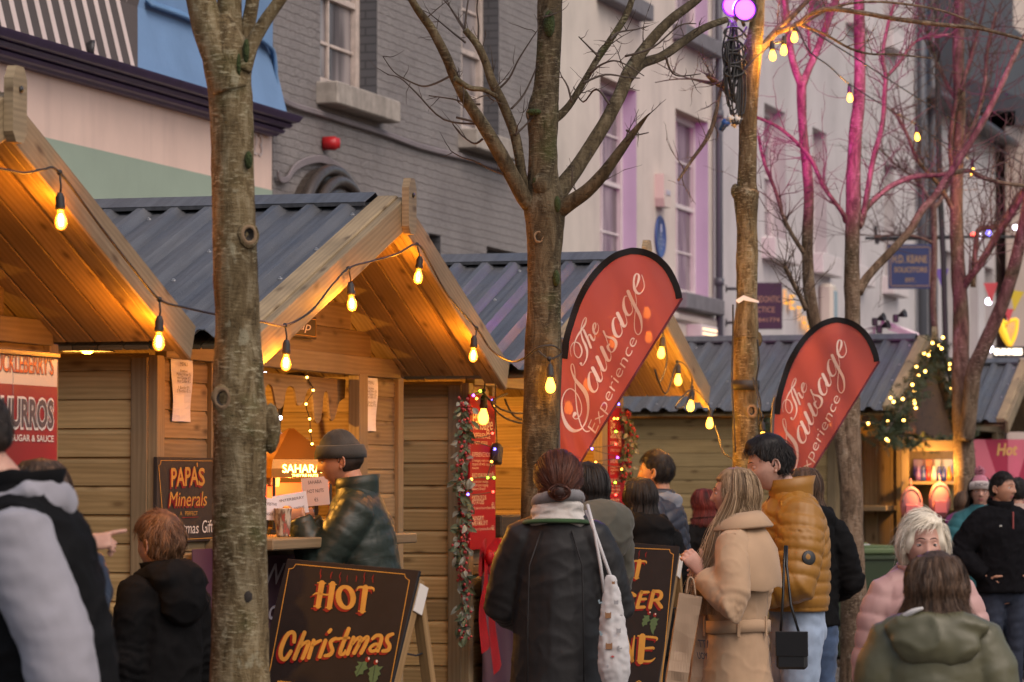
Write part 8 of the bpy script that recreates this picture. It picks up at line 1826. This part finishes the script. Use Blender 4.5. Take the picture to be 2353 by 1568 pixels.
# 13 white haired woman
def white_hair(o, Hm, k):
    msk = lambda u, e: sstep(.62, .74, e) if abs(u) < .8 else sstep(-.30, -.15, e - (.85 * (1.2 - abs(u)) if abs(u) < 1.2 else 0)) if abs(u) < 1.6 else sstep(-.75, -.6, e)
    put(o, "hair", cap_hair(msk, lambda u, e: .018 + .014 * math.exp(-((u - .3) / .9) ** 2 - ((e - .95) / .4) ** 2), seed=5, streak=.04), HWH, Hm)
    S_, Nn = scalp_strands(msk, 4200, .075, .018, .036, 5, crown=(.5, -.35, .8), jit=.3, swirl=.1, K=9, lift=.16); ribbons("hair_strands", S_, Nn, .0018, HWH, o, Hm)
o, Wm, J, Hm, k = person("elderly woman with short white hair in dusty pink padded coat, facing the camera", 2120, 13.2, 1.50, 4, dict(m=m_pinkpuff, hem=.6, h=(.24, .18), w=(.22, .165), c=(.215, .16), s=(.098, .086, .064), wr=.003, puff=(.068, .0085), hood=(m_pinkpuff, .95, -.02), collar=(.05, m_pinkpuff, .03)), dict(m=black_trs), white_hair, child=1.1, hp=2, skin_m=SK3, brow=HBR, build=1.02)
# 14 olive green hood, nearest at right
o, Wm, J, Hm, k = person("person with wavy brown bob in olive green coat with white hood trim, nearest right", 2150, 11.2, 1.385, 172, dict(m=m_olivepuff, hem=.5, h=(.27, .2), w=(.25, .19), c=(.24, .18), s=(.112, .10, .07), wr=.007, fq=(6, 6, 9), puff=(.17, .005), hood=(m_olivepuff, 1.0, -.01, 1.75)), dict(m=black_trs), long_h(HBR, -.15, .05, .03, 16, wave=.7, front=1.1, cnt=4200, t_top=.032), child=1.1, build=1.15, hy=-6)
mb = MB(); mb.smooth = True; nn = V((0, .05, 1.47 * k))
mb.tube([V(p) for p in curve([tuple(nn + V(p) * k) for p in ((.05, .10, .075), (.10, .085, .055), (.15, .03, .005), (.19, -.02, -.08), (.20, -.06, -.16))], 5)], [.004 + .009 * math.sin(3.14 * i_ / 20) for i_ in range(21)], 8); mb.build("hood_trim", cloth("white fleece trim", (.6, .58, .56), .95), o)
# 15 to 18 far people at the right
o, Wm, J, Hm, k = person("dark haired man in black half zip fleece at the right, looking to the right", 2302, 24.4, 1.70, 22, dict(m=black_fleece, hem=.88, h=(.20, .155), w=(.205, .16), c=(.225, .16), s=(.098, .086, .06), wr=.007, collar=(.065, black_fleece, .008)), dict(m=jeans_d), short_hair(HB, .014, .006, 17), hy=28, hands=(((.165, -.06, .97), (.9, .4, 0)), ((-.165, -.06, .97), (-.9, .4, 0))), skin_m=SK2, brow=HB)
mb = MB(); mb.box((0, -.158 * k, 1.40 * k), (.012, .008, .12), ch=.002); mb.build("zip", mat("dark red zip", (.18, .03, .03), .5), o); mb = MB(); mb.box((-.10, -.158 * k, 1.36 * k), (.022, .004, .012), ch=.002); mb.build("chest_logo", m_steel, o)
m_hatw = cloth("cream knit", (.5, .44, .42), .95); m_hatp = cloth("pink knit", (.42, .16, .22), .95)
def pomhat(o, Hm, k):
    long_h(HDK, -.2, .03, .02, 18)(o, Hm, k); put(o, "hat", cap_hair(lambda u, e: sstep(.22, .27, e - .1 * math.cos(u)), lambda u, e: .018 + .012 * sstep(.6, 1.3, e), streak=.08), m_hatp, Hm)
    mb = MB(); mb.smooth = True; n = 40; rows = []
    for (de, r) in ((.0, .008), (.0, .024), (.3, .03), (.5, .028), (.5, .012)): rows.append([])
    for a, (de, r) in enumerate(((.0, .008), (.0, .024), (.3, .03), (.5, .028), (.5, .012))):
        for i in range(n): u = 2 * math.pi * i / n; b = headsurf(u, .12 + .12 * math.cos(u) + de); rows[a].append(b + V((b.x / .0058, b.y / .0096, b.z / .0149)).normalized() * r)
    mb._add([p for r in rows for p in r], [[a * n + i, a * n + (i + 1) % n, (a + 1) * n + (i + 1) % n, (a + 1) * n + i] for a in range(4) for i in range(n)]); mb.m = 1; mb.smooth = False; mb.text("SNOW", (-.055, -.135, .052), (.11, 0, 0), (0, 0, .032), bold=.03, lift=.0); mbput(o, "hat_band", mb, [m_hatw, m_inkb], Hm)
    mb = MB(); mb.smooth = True; rg = random.Random(3); 
    for _ in range(120): d = V((rg.gauss(0, 1), rg.gauss(0, 1), rg.gauss(0, 1))).normalized(); mb.tube([V((0, .01, .175)), V((0, .01, .175)) + d * .05], [.006, .003], 4)
    mbput(o, "pom_pom", mb, m_hatp, Hm)
    mb = MB(); mb.smooth = True
    for s in (1, -1): mb.tube([V((s * .031 + .024 * math.cos(a), -.098, .008 + .019 * math.sin(a))) for a in [k_ * .5 for k_ in range(14)]], .0018, 5)
    mb.tube([V((-.009, -.1, .012)), V((.009, -.1, .012))], .0018, 5); mbput(o, "glasses", mb, m_black, Hm)
o, Wm, J, Hm, k = person("woman in pink and white bobble hat and glasses wearing teal padded coat", 2252, 27.0, 1.665, -4, dict(m=m_teal, puff=(.07, .01), wr=.005, hem=.7, h=(.21, .17), s=(.09, .08, .06)), dict(m=black_trs), pomhat, hands=(((.1, -.25, 1.05), (.6, .5, -.5)), ((-.1, -.25, 1.05), (-.6, .5, -.5))), skin_m=SK3)
o, Wm, J, Hm, k = person("person with dark hair and beige coat partly hidden behind the black fleece man", 2338, 28.5, 1.66, 150, dict(m=cloth("beige wool", (.36, .26, .22), .9), hem=.6, wr=.006), dict(m=black_trs), short_hair(HB, .02, .012, 19))
o, Wm, J, Hm, k = person("brown haired person in maroon coat with purple hood, left of the teal coat", 2216, 28.0, 1.55, 165, dict(m=m_maroonc, hem=.6, wr=.006, hood=(cloth("purple fleece", (.22, .04, .16), .9), 1.35, -.05)), dict(m=black_trs), long_h(HBR, -.18, .03, .02, 22))
# ------------------------------------------------------------------ wheelie bin
m_bin = mat("dark green bin plastic", (.018, .034, .012), .45); m_lid = mat("olive green bin lid", (.075, .115, .045), .4)
Yn = 31.0; c = P(1966, 1500, Yn).xy.to_3d(); o = tag(empty("wheelie_bin", c, R(14)), "dark green wheelie bin with lighter lid beside the far hut", "bin")
mb = MB(); a, b = (.50, .56), (.58, .70)
vs = [V((x * a[0] / 2, y * a[1] / 2, .10)) for x, y in ((-1, -1), (1, -1), (1, 1), (-1, 1))] + [V((x * b[0] / 2, y * b[1] / 2, .98)) for x, y in ((-1, -1), (1, -1), (1, 1), (-1, 1))]
mb._add(vs, [[3, 2, 1, 0], [0, 1, 5, 4], [1, 2, 6, 5], [2, 3, 7, 6], [3, 0, 4, 7], [4, 5, 6, 7]]); mb.box((0, 0, .965), (.62, .74, .05), ch=.012); mb.box((0, -.34, .55), (.2, .02, .12), ch=.006); mb.build("body", m_bin, o)
mb = MB(); mb.box((0, 0, 1.02), (.63, .76, .05), ch=.015); mb.box((0, 0, 1.055), (.5, .62, .03), ch=.014); mb.box((0, .37, 1.06), (.5, .05, .05), ch=.012); mb.build("lid", m_lid, o)
mb = MB(); mb.smooth = True; mb.tube([(-.26, .42, 1.0), (.26, .42, 1.0)], .016, 8); mb.build("handle", m_bin, o)
for x in (-.24, .24): mb = MB(); mb.smooth = True; mb.lathe([(0, -.025), (.10, -.025), (.10, .025), (0, .025)], (x, .26, .10), 16, V((1, 0, 0))); mb.build("wheel", m_black_rub, o)
mb = MB(); mb.box((.02, -.1, 1.074), (.15, .06, .006), ch=.001); x_ = tag(mb.build("paper_scrap", m_paper), "crumpled white paper lying on the green bin lid", "paper"); x_.location = c; x_.rotation_euler = (0, 0, R(14))

# ------------------------------------------------------------------ hut 4: garland, lights and display shelves
m_fir = mat("dark fir needles", (.028, .042, .016), .75)
def fir(label, pts, thick, n_, rg, lights, th_l=(-.1, -.3)):
    c0 = V(pts[0]); o = tag(empty("fir_garland", c0), label, "garland", "fir garlands on the far hut"); q = [V(p) for p in curve([tuple(V(p) - c0) for p in pts], 10)]
    mb = MB(); mb.tube(q, .012, 5); mb.build("stem", m_twig, o); mf = MB()
    for k in range(n_):
        p = q[rg.randrange(len(q))] + V((rg.gauss(0, thick * .25), rg.gauss(0, thick * .25), rg.gauss(-thick * .2, thick * .3))); d = V((rg.gauss(0, 1), rg.gauss(-.3, .8), rg.gauss(-.2, 1))).normalized(); L = thick * rg.uniform(.35, .8); sd = d.cross(V((rg.gauss(0, 1), rg.gauss(0, 1), 1))).normalized()
        for t_ in range(5):
            b_ = p + d * (L * t_ / 5)
            for s_ in (1, -1): e = b_ + (d * .6 + sd * s_).normalized() * (.05 * (1 - t_ * .12)); n2 = d * .006; mf._add([b_ - n2, b_ + n2, e], [[0, 1, 2]])
        mf._add([p - sd * .004, p + sd * .004, p + d * L], [[0, 1, 2]])
    mf.build("needles", m_fir, o)
    me = MB(); me.smooth = True; me.ball((0, 0, 0), .014, 8); me = me.mesh("bulb", FC['w'])
    for k in range(lights):
        i = int((k + .5) / lights * (len(q) - 1)); p = q[i] + V((rg.gauss(0, thick * .35), -thick * .45 + rg.gauss(0, .02), rg.gauss(0, thick * .35)))
        b_ = bpy.data.objects.new("bulb", me); col.objects.link(b_); b_.parent = o; b_.location = p
    return o
rg = random.Random(31); o4 = OV + .05; g4 = lambda pts, off=o4: [onh(hut4, x, y, off) for x, y in pts]
fir("thick fir garland with warm lights down the left slope of the far hut's gable", g4([(2150, 790), (2135, 822), (2110, 866), (2082, 915), (2058, 960), (2035, 992)]), .20, 420, rg, 20)
fir("thick fir garland with warm lights down the right slope of the far hut's gable", g4([(2152, 795), (2172, 830), (2184, 880), (2196, 925), (2212, 965), (2222, 1000)]), .17, 340, rg, 18)
fir("thin fir garland with warm lights along the far hut's left eave", [hw(hut4) @ V((X0 - .02, y, Z0 - .14)) for y in (-.6, -.2, .2, .6)], .14, 180, rg, 6)
fir("dark fir garland without lights across the far hut's front", g4([(2060, 1002), (2110, 1010), (2160, 1016), (2205, 1010)]), .13, 200, rg, 0)
mb = MB(); zc_ = hloc(hut4, 2140, 1000, o4 - .04).z
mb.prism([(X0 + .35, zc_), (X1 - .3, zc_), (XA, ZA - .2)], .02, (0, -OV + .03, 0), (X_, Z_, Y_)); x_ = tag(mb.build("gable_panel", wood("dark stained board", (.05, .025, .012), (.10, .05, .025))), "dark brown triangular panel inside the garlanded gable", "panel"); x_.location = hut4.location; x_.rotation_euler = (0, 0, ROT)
Ys = 32.2; cs = P(2148, 1250, Ys).xy.to_3d(); o = tag(empty("display_shelf", cs, R(-6)), "lit timber display frame with toys and trinkets under the garlanded gable", "shelf")
def lx(x, y, Y=Ys): p = P(x, y, Y) - cs; return p
xl, xr = lx(2080, 1100).x, lx(2212, 1100).x; zt_ = lx(2100, 1012).z
for x in (xl, xr): mb = MB(); mb.box((x, 0, zt_ / 2), (.07, .07, zt_)); mb.build("post", m_post, o)
mb = MB(); mb.box(((xl + xr) / 2, 0, zt_ - .05), (xr - xl + .07, .065, .1)); mb.build("header", m_post, o)
mb = MB(); mb.box(((xl + xr) / 2, .5, zt_ / 2), (xr - xl, .03, zt_ - .02)); mb.build("back_panel", m_wood2, o)
for y in (1110, 1175, 1232): mb = MB(); mb.box(((xl + xr) / 2, .25, lx(2100, y).z), (xr - xl - .07, .45, .03)); mb.build("shelf", m_post, o)
mb = MB(); mb.beam((xl + .05, -.02, lx(0, 1232).z - .02), (xr - .05, -.02, lx(0, 1180).z), .05, .03, up=V((0, 1, 0))); mb.build("brace", m_post, o)
mb = MB(); mb.tube([lx(2200, 1065) + V((0, -.05, 0)), lx(2200, 1135) + V((0, -.05, 0))], .006, 5); mb.build("light_stick", m_black, o)
fairy("vertical stick of blue, purple and green round lights on the display frame", [P(2200, y, Ys - .1) for y in (1066, 1078, 1090, 1102, 1114, 1124, 1134)], ['b', 'b', 'p', 'p', 'g', 'g', 'g'], r=.022, wire=False)
lamp(o, ((xl + xr) / 2, -.25, zt_ - .25), 22, (1, .45, .08))
rg = random.Random(6); tm = [mat("toy " + n_, c_, .4) for n_, c_ in (("blue", (.03, .05, .22)), ("amber", (.5, .22, .02)), ("white", (.5, .48, .46)), ("red", (.35, .03, .03)), ("violet", (.12, .06, .25)))]
k_ = 0
for y, n_ in ((1110, 7), (1062, 4)):
    for i in range(n_):
        xx = xl + .1 + (xr - xl - .2) * (i + .5) / n_; z = lx(0, y).z + .02 if y == 1110 else lx(0, 1075).z; m_ = tm[rg.randrange(5)]; mb = MB()
        if y == 1110: mb.smooth = True; mb.lathe([(0, 0), (.03, 0), (.035, .05), (.02, .09), (.012, .12), (.015, .13), (0, .135)], (xx, .12, z), 10)
        else: mb.box((xx, .45, z), (.12, .015, .16), ch=.003)
        x_ = mb.build("toy" if y == 1110 else "toy_packet", m_); tag(x_, None, "toy", "small toys on the lit display frame"); x_["label"] = "small bright trinket standing on the display frame's upper shelf" if y == 1110 else "flat bright toy packet hung at the back of the display frame"; x_.location = cs; x_.rotation_euler = (0, 0, R(-6))
m_pinkbag = mat("pink plush", (.50, .20, .22), .8)
for (x, y, lab) in ((2094, 1160, "pink plush backpack hung at the left of the display frame"), (2160, 1150, "pink plush backpack hung at the right of the display frame")):
    p = P(x, y, Ys - .12); q = tag(empty("plush_backpack", p), lab, "backpack", "pink plush backpacks"); mb = MB(); mb.smooth = True; mb.ball((0, 0, 0), (.105, .05, .17), 18); mb.ball((0, -.02, -.06), (.08, .045, .08), 14); mb.build("body", m_pinkbag, q)
    mb = MB(); mb.box((0, -.055, -.06), (.12, .03, .12), ch=.014); mb.build("pocket", mat("rose plush", (.40, .11, .15), .8), q); mb = MB(); mb.smooth = True; mb.tube([V((.085 * math.cos(a), -.045 + .01 * math.sin(a), .02 + .12 * math.sin(a))) for a in [k_ * .262 for k_ in range(13)]], .006, 5); mb.build("zip", mat("grey zip", (.12, .11, .13), .5), q)
    mb = MB(); mb.smooth = True; mb.tube([(0, 0, .16), (.0, .02, .21), (0, .06, .24)], .008, 5); mb.build("strap", m_pinkbag, q)
# plank door left of the frame
o = tag(empty("plank_door", P(2016, 1250, 32.6).xy.to_3d(), R(-8)), "tall open door of upright planks left of the display frame", "door"); zt_ = P(2016, 995, 32.6).z; mb = MB(); wd = .46
for i in range(4): mb.box((-wd / 2 + .06 + i * .117, 0, zt_ / 2), (.115, .022, zt_ - .06))
mb.build("planks", m_wood2, o); mb = MB(); mb.box((wd / 2 - .02, -.03, zt_ / 2), (.06, .05, zt_)); mb.build("edge_post", m_post, o)
# hut 5: pink sunburst banner
o = hung("banner", hut5, "pink and red sunburst banner reading Hot on the farthest hut", "banner"); o.rotation_euler = (0, 0, 0)
Y5 = hut5.location.y - .25; tl5 = P(2232, 1010, Y5); c5 = P(2305, 1120, Y5); o.location = c5; m_p1 = mat("pink print", (.55, .12, .17), .5); m_p2 = mat("crimson print", (.33, .012, .05), .5); m_gp = mat("gold print", (.6, .33, .10), .4)
w5, h5 = P(2420, 1120, Y5).x - tl5.x, tl5.z - P(2300, 1215, Y5).z; x0 = tl5.x - c5.x; zt5 = tl5.z - c5.z
mb = MB(); mb.m = 1; mb.box((x0 + w5 / 2, 0, zt5 - h5 / 2), (w5, .008, h5), ch=.001); mb.m = 0
for k in range(10):
    a0, a1 = k * .628, k * .628 + .31; pts = [(0.05, -.25)]
    for a in (a0, (a0 + a1) / 2, a1):
        dx, dz = math.cos(a), math.sin(a); t_ = min(((x0 + w5 - .05) if dx > 0 else (x0 - .05)) / dx if abs(dx) > 1e-3 else 9, ((zt5 + .25) if dz > 0 else (zt5 - h5 + .25)) / dz if abs(dz) > 1e-3 else 9); pts.append((.05 + dx * t_, -.25 + dz * t_))
    mb.prism(pts, .003, (0, -.0075, 0), (X_, Z_, Y_))
mb.m = 2; q = P(2290, 1046, Y5) - c5; mb.text("Hot", (q.x, -.009, q.z), (P(2338, 1046, Y5).x - c5.x - q.x, 0, 0), (0, 0, .13), bold=.03, shear=.2, lift=0)
mb.build("print", [m_p1, m_p2, m_gp], o)

# ------------------------------------------------------------------ signs and fittings along the house fronts
m_signb = mat("black sign enamel", (.012, .012, .014), .4); m_dimgold = mat("dull gold lettering", (.30, .19, .10), .5); m_navy = mat("navy sign paint", (.018, .032, .11), .45); m_goldl = emis("gold lit letters", (1.0, .50, .04), .30)
Yo = 45.8; c = P(1745, 703, Yo); o = tag(empty("projecting_sign", c), "black projecting sign for an orthodontic practice behind the slim tree", "sign"); mb = MB(); a = P(1693, 757, Yo) - c; b = P(1797, 650, Yo) - c
mb.box(((a.x + b.x) / 2, 0, (a.z + b.z) / 2), (b.x - a.x, .05, b.z - a.z), ch=.004); mb.m = 1
for t_, x0_, x1_, y_, hh in (("ORTHODONTIC", 1702, 1793, 695, .085), ("PRACTICE", 1712, 1780, 718, .075), ("071 - 841774", 1702, 1791, 740, .055)):
    q = P(x0_, y_, Yo) - c; mb.text(t_, (q.x, -.027, q.z), ((P(x1_, y_, Yo) - c).x - q.x, 0, 0), (0, 0, hh), bold=.01, lift=0)
mb.build("board", [m_signb, m_dimgold], o)
for y in (664, 742): mb = MB(); p = P(1693, y, Yo) - c; mb.tube([p, p + V((-.14, 0, 0))], .02, 6); mb.lathe([(0, 0), (.05, 0), (.05, .02), (0, .02)], p + V((-.15, 0, 0)), 10, V((1, 0, 0))); mb.build("bracket", m_black, o)
# gold letters round an arched doorway
o = tag(empty("shop_lettering", S(sD0, FAC), ROT), "arched row of gold letters on the pale grey house front", "lettering")
for ch_, x, y, hh in (("L", 1799, 700, .26), ("E", 1813, 712, .26), ("T", 1829, 738, .26), ("H", 1841, 758, .25), ("E", 1852, 778, .24), ("A", 1862, 796, .24)):
    s_, z_ = loc(sD0, x, y); mb = MB(); mb.text(ch_, (s_ - .2, -.08, z_), (.24, 0, 0), (0, 0, hh * .85), bold=.0, lift=0); mb.text(ch_, (s_ - .2, -.05, z_), (.24, 0, 0), (0, 0, hh * .85), bold=.01, lift=0); mb.build("letter", m_goldl, o)
for x, y, lab in ((1884, 700, "white wall lantern on the pale grey house between the two pink stems"),):
    s_, z_ = loc(sD0, x, y); o = tag(empty("wall_lantern", S(sD0 + s_, FAC, z_), ROT), lab, "lantern"); mb = MB(); mb.box((0, -.12, 0), (.34, .22, .62), ch=.05); mb.build("body", mat("white lantern", (.55, .5, .42), .5), o); mb = MB(); mb.box((.02, -.235, 0), (.22, .02, .4), ch=.01); mb.build("glass", mat("blue grey lantern glass", (.25, .36, .42), .2), o)
Yk = 50.0; c = P(2090, 612, Yk); o = tag(empty("projecting_sign", c), "navy hanging sign for a firm of solicitors on an iron bracket", "sign"); a = P(2041, 664, Yk) - c; b = P(2141, 562, Yk) - c; mb = MB()
mb.box(((a.x + b.x) / 2, 0, (a.z + b.z) / 2), (b.x - a.x, .05, b.z - a.z), ch=.004); mb.m = 1
for t_, x0_, x1_, y_, hh in (("H.D. KEANE", 2050, 2130, 604, .11), ("SOLICITORS", 2054, 2130, 626, .075), ("EST.", 2080, 2104, 648, .055)):
    q = P(x0_, y_, Yk) - c; mb.text(t_, (q.x, -.027, q.z), ((P(x1_, y_, Yk) - c).x - q.x, 0, 0), (0, 0, hh), bold=.025, lift=0)
for x in (a.x + .03, b.x - .03): mb.box((x, -.028, (a.z + b.z) / 2), (.012, .003, b.z - a.z - .1), ch=.001)
for z in (a.z + .04, b.z - .04): mb.box(((a.x + b.x) / 2, -.028, z), (b.x - a.x - .08, .003, .012), ch=.001)
mb.build("board", [m_navy, m_dimgold], o)
mb = MB(); p = P(2012, 550, Yk) - c; q = P(2190, 545, Yk) - c; mb.tube([p, q], .03, 6); mb.tube([V(v) for v in curve([tuple(P(x, y, Yk) - c) for x, y in ((2012, 520), (2014, 560), (2022, 545), (2030, 556))], 5)], .025, 6)
for x in (2056, 2128): mb.tube([P(x, 548, Yk) - c, P(x, 563, Yk) - c], .015, 5)
mb.build("bracket", m_black, o)
# lit shop sign over the cream house
s_, z_ = loc(sC0, 1596, 770); o = tag(empty("shop_sign", S(sC0 + s_, FAC, z_), ROT), "small lit white sign box low on the cream house front", "sign"); mb = MB(); mb.box((0, -.1, 0), (.9, .2, .24), ch=.01); mb.build("box", m_white, o)
for k in range(3): mb = MB(); mb.box((0, -.205, -.06 + .06 * k), (.8, .01, .022), ch=.002); mb.build("lit_strip", emis("warm strip", (1, .7, .4), 1.4), o)
# floodlight rail on the roofs behind hut 4
Yr = 36.5; c = P(2030, 760, Yr); o = tag(empty("awning_frame", c), "white metal frame with small floodlights above the far grey roof", "frame"); mb = MB()
for a_, b_ in (((1960, 772), (2008, 766)), ((2025, 738), (2110, 772)), ((2008, 752), (2008, 790)), ((1976, 765), (1976, 790)), ((2025, 745), (2024, 790)), ((2040, 755), (2085, 770)), ((1976, 757), (2030, 752))): mb.tube([P(*a_, Yr) - c, P(*b_, Yr) - c], .028 if a_ == (2025, 738) else .016, 5)
mb.build("rails", m_white, o)
for x, y in ((2010, 740), (2020, 757), (2058, 732)):
    mb = MB(); mb.box(P(x, y, Yr - .05) - c, (.06, .06, .085), ch=.01); mb.lathe([(.015, 0), (.045, .075), (.048, .08), (0, .065)], P(x + 7, y - 6, Yr - .05) - c, 10, V((.8, -.5, .3))); mb.build("floodlight_head", m_black, o)
# bunting by the far warm house
bm = [mat("bunting " + n_, c_, .7) for n_, c_ in (("purple", (.13, .08, .32)), ("red", (.5, .06, .07)), ("yellow", (.6, .48, .03)))]
for (x, y, m_, lab) in ((2165, 640, bm[0], "purple bunting pennant between the thin stem and heavy trunk"), (2277, 672, bm[1], "red bunting pennant on the warm white house, left of the yellow one"), (2334, 690, bm[2], "yellow bunting pennant at the right edge above the gold harp"), (2318, 725, bm[1], "small red bunting pennant just above the gold harp")):
    Yb = 48.0; p = P(x, y, Yb); s_ = .1 if y != 725 else .07; mb = MB(); mb.prism([(-s_, s_ * 1.3), (s_, s_ * 1.3), (0, -s_ * 1.6)], .006, (0, 0, 0), (X_, Z_, Y_)); q = tag(mb.build("bunting_pennant", m_), lab, "bunting", "bunting pennants"); q.location = p; q.rotation_euler = (0, R(rnd.uniform(-14, 10)), R(rnd.uniform(-15, 15)))
# lit harp emblem and lettering of the pub sign
Yg = 50.5; c = P(2320, 770, Yg); o = tag(empty("pub_sign", c), "gold harp above a glowing white lettered bar at the far right", "sign"); gm = emis("glowing gold", (1, .55, .03), .45); G = lambda x, y, d=0: P(x, y, Yg - d) - c
mb = MB(); mb.smooth = True
mb.tube([V(v) for v in curve([tuple(G(x, y)) for x, y in ((2301, 734), (2302, 752), (2310, 775), (2320, 795))], 5)], [.03 + .025 * math.sin(i / 15 * 3.1) for i in range(16)], 8)
mb.tube([V(v) for v in curve([tuple(G(x, y)) for x, y in ((2301, 734), (2312, 742), (2325, 736), (2337, 734))], 5)], .025, 8); mb.tube([V(v) for v in curve([tuple(G(x, y)) for x, y in ((2337, 734), (2336, 755), (2330, 778), (2320, 797))], 5)], .028, 8)
for t_ in (.2, .35, .5, .65, .8): mb.tube([G(2302 + 36 * t_, 738), G(2306 + 22 * t_, 768 + 16 * t_)], .006, 4)
mb.build("harp", gm, o)
mb = MB(); mb.smooth = True; mb.tube([G(2319, 797), G(2319, 808)], .03, 6); mb.build("stem", m_black, o)
mb = MB(); a = G(2281, 822); b = G(2360, 797); mb.box(((a.x + b.x) / 2, 0, (a.z + b.z) / 2), (b.x - a.x, .08, b.z - a.z), ch=.004); mb.m = 1; q = G(2284, 815, .045); mb.text("GUINNESS", (q.x, -.045, q.z), (G(2348, 815).x - q.x, 0, 0), (0, 0, .085), bold=.05, lift=0); mb.build("bar", [m_signb, emis("white lit lettering", (1, .86, .66), 2.6)], o)
fairy("row of small coloured bulbs strung before the warm white house", [P(x, y, 47) for x, y in ((2237, 541), (2252, 543), (2272, 536), (2333, 523))], ['r', 'c', 'b', 'c'], r=.035)
fairy("white lamps glowing beside the pub sign", [P(x, y, 49.5) for x, y in ((2272, 693), (2275, 802))], ['c', 'c'], r=.05, wire=False)
# steel balcony rail on the dark tall building
o = tag(empty("balcony_rail", P(2290, 300, 75)), "pale steel balcony rail high at the right in front of the dark cladding", "railing"); c = o.location.copy(); mb = MB()
mb.tube([P(2222, 282, 75) - c, P(2400, 270, 75) - c], .06, 6); mb.tube([P(2222, 352, 75) - c, P(2400, 345, 75) - c], .05, 6)
for k in range(22): x = 2224 + k * 8; mb.tube([P(x, 282 - (x - 2222) * .067, 75) - c, P(x, 352 - (x - 2222) * .04, 75) - c], .016, 4)
mb.build("rail", mat("pale steel", (.4, .4, .42), .4), o)
mb = MB(); mb.box(P(2300, 366, 76) - c, (3.2, 1.6, .25)); mb.build("slab", m_dkgrey, o)
# overhead black cable across the right
mb = MB(); mb.tube([P(1990, 548, 44), P(2150, 545, 45), P(2420, 545, 46)], .02, 5); tag(mb.build("overhead_cable", m_black_rub), "thin black cable stretched across the street behind the far trees", "cable")
mb = MB(); mb.tube([P(2150, -80, 42), P(2160, 440, 42), P(2168, 600, 42), P(2178, 1000, 42)], .035, 6); tag(mb.build("hanging_cable", m_black_rub), "dark vertical cable hanging between the thin stem and heavy trunk", "cable")
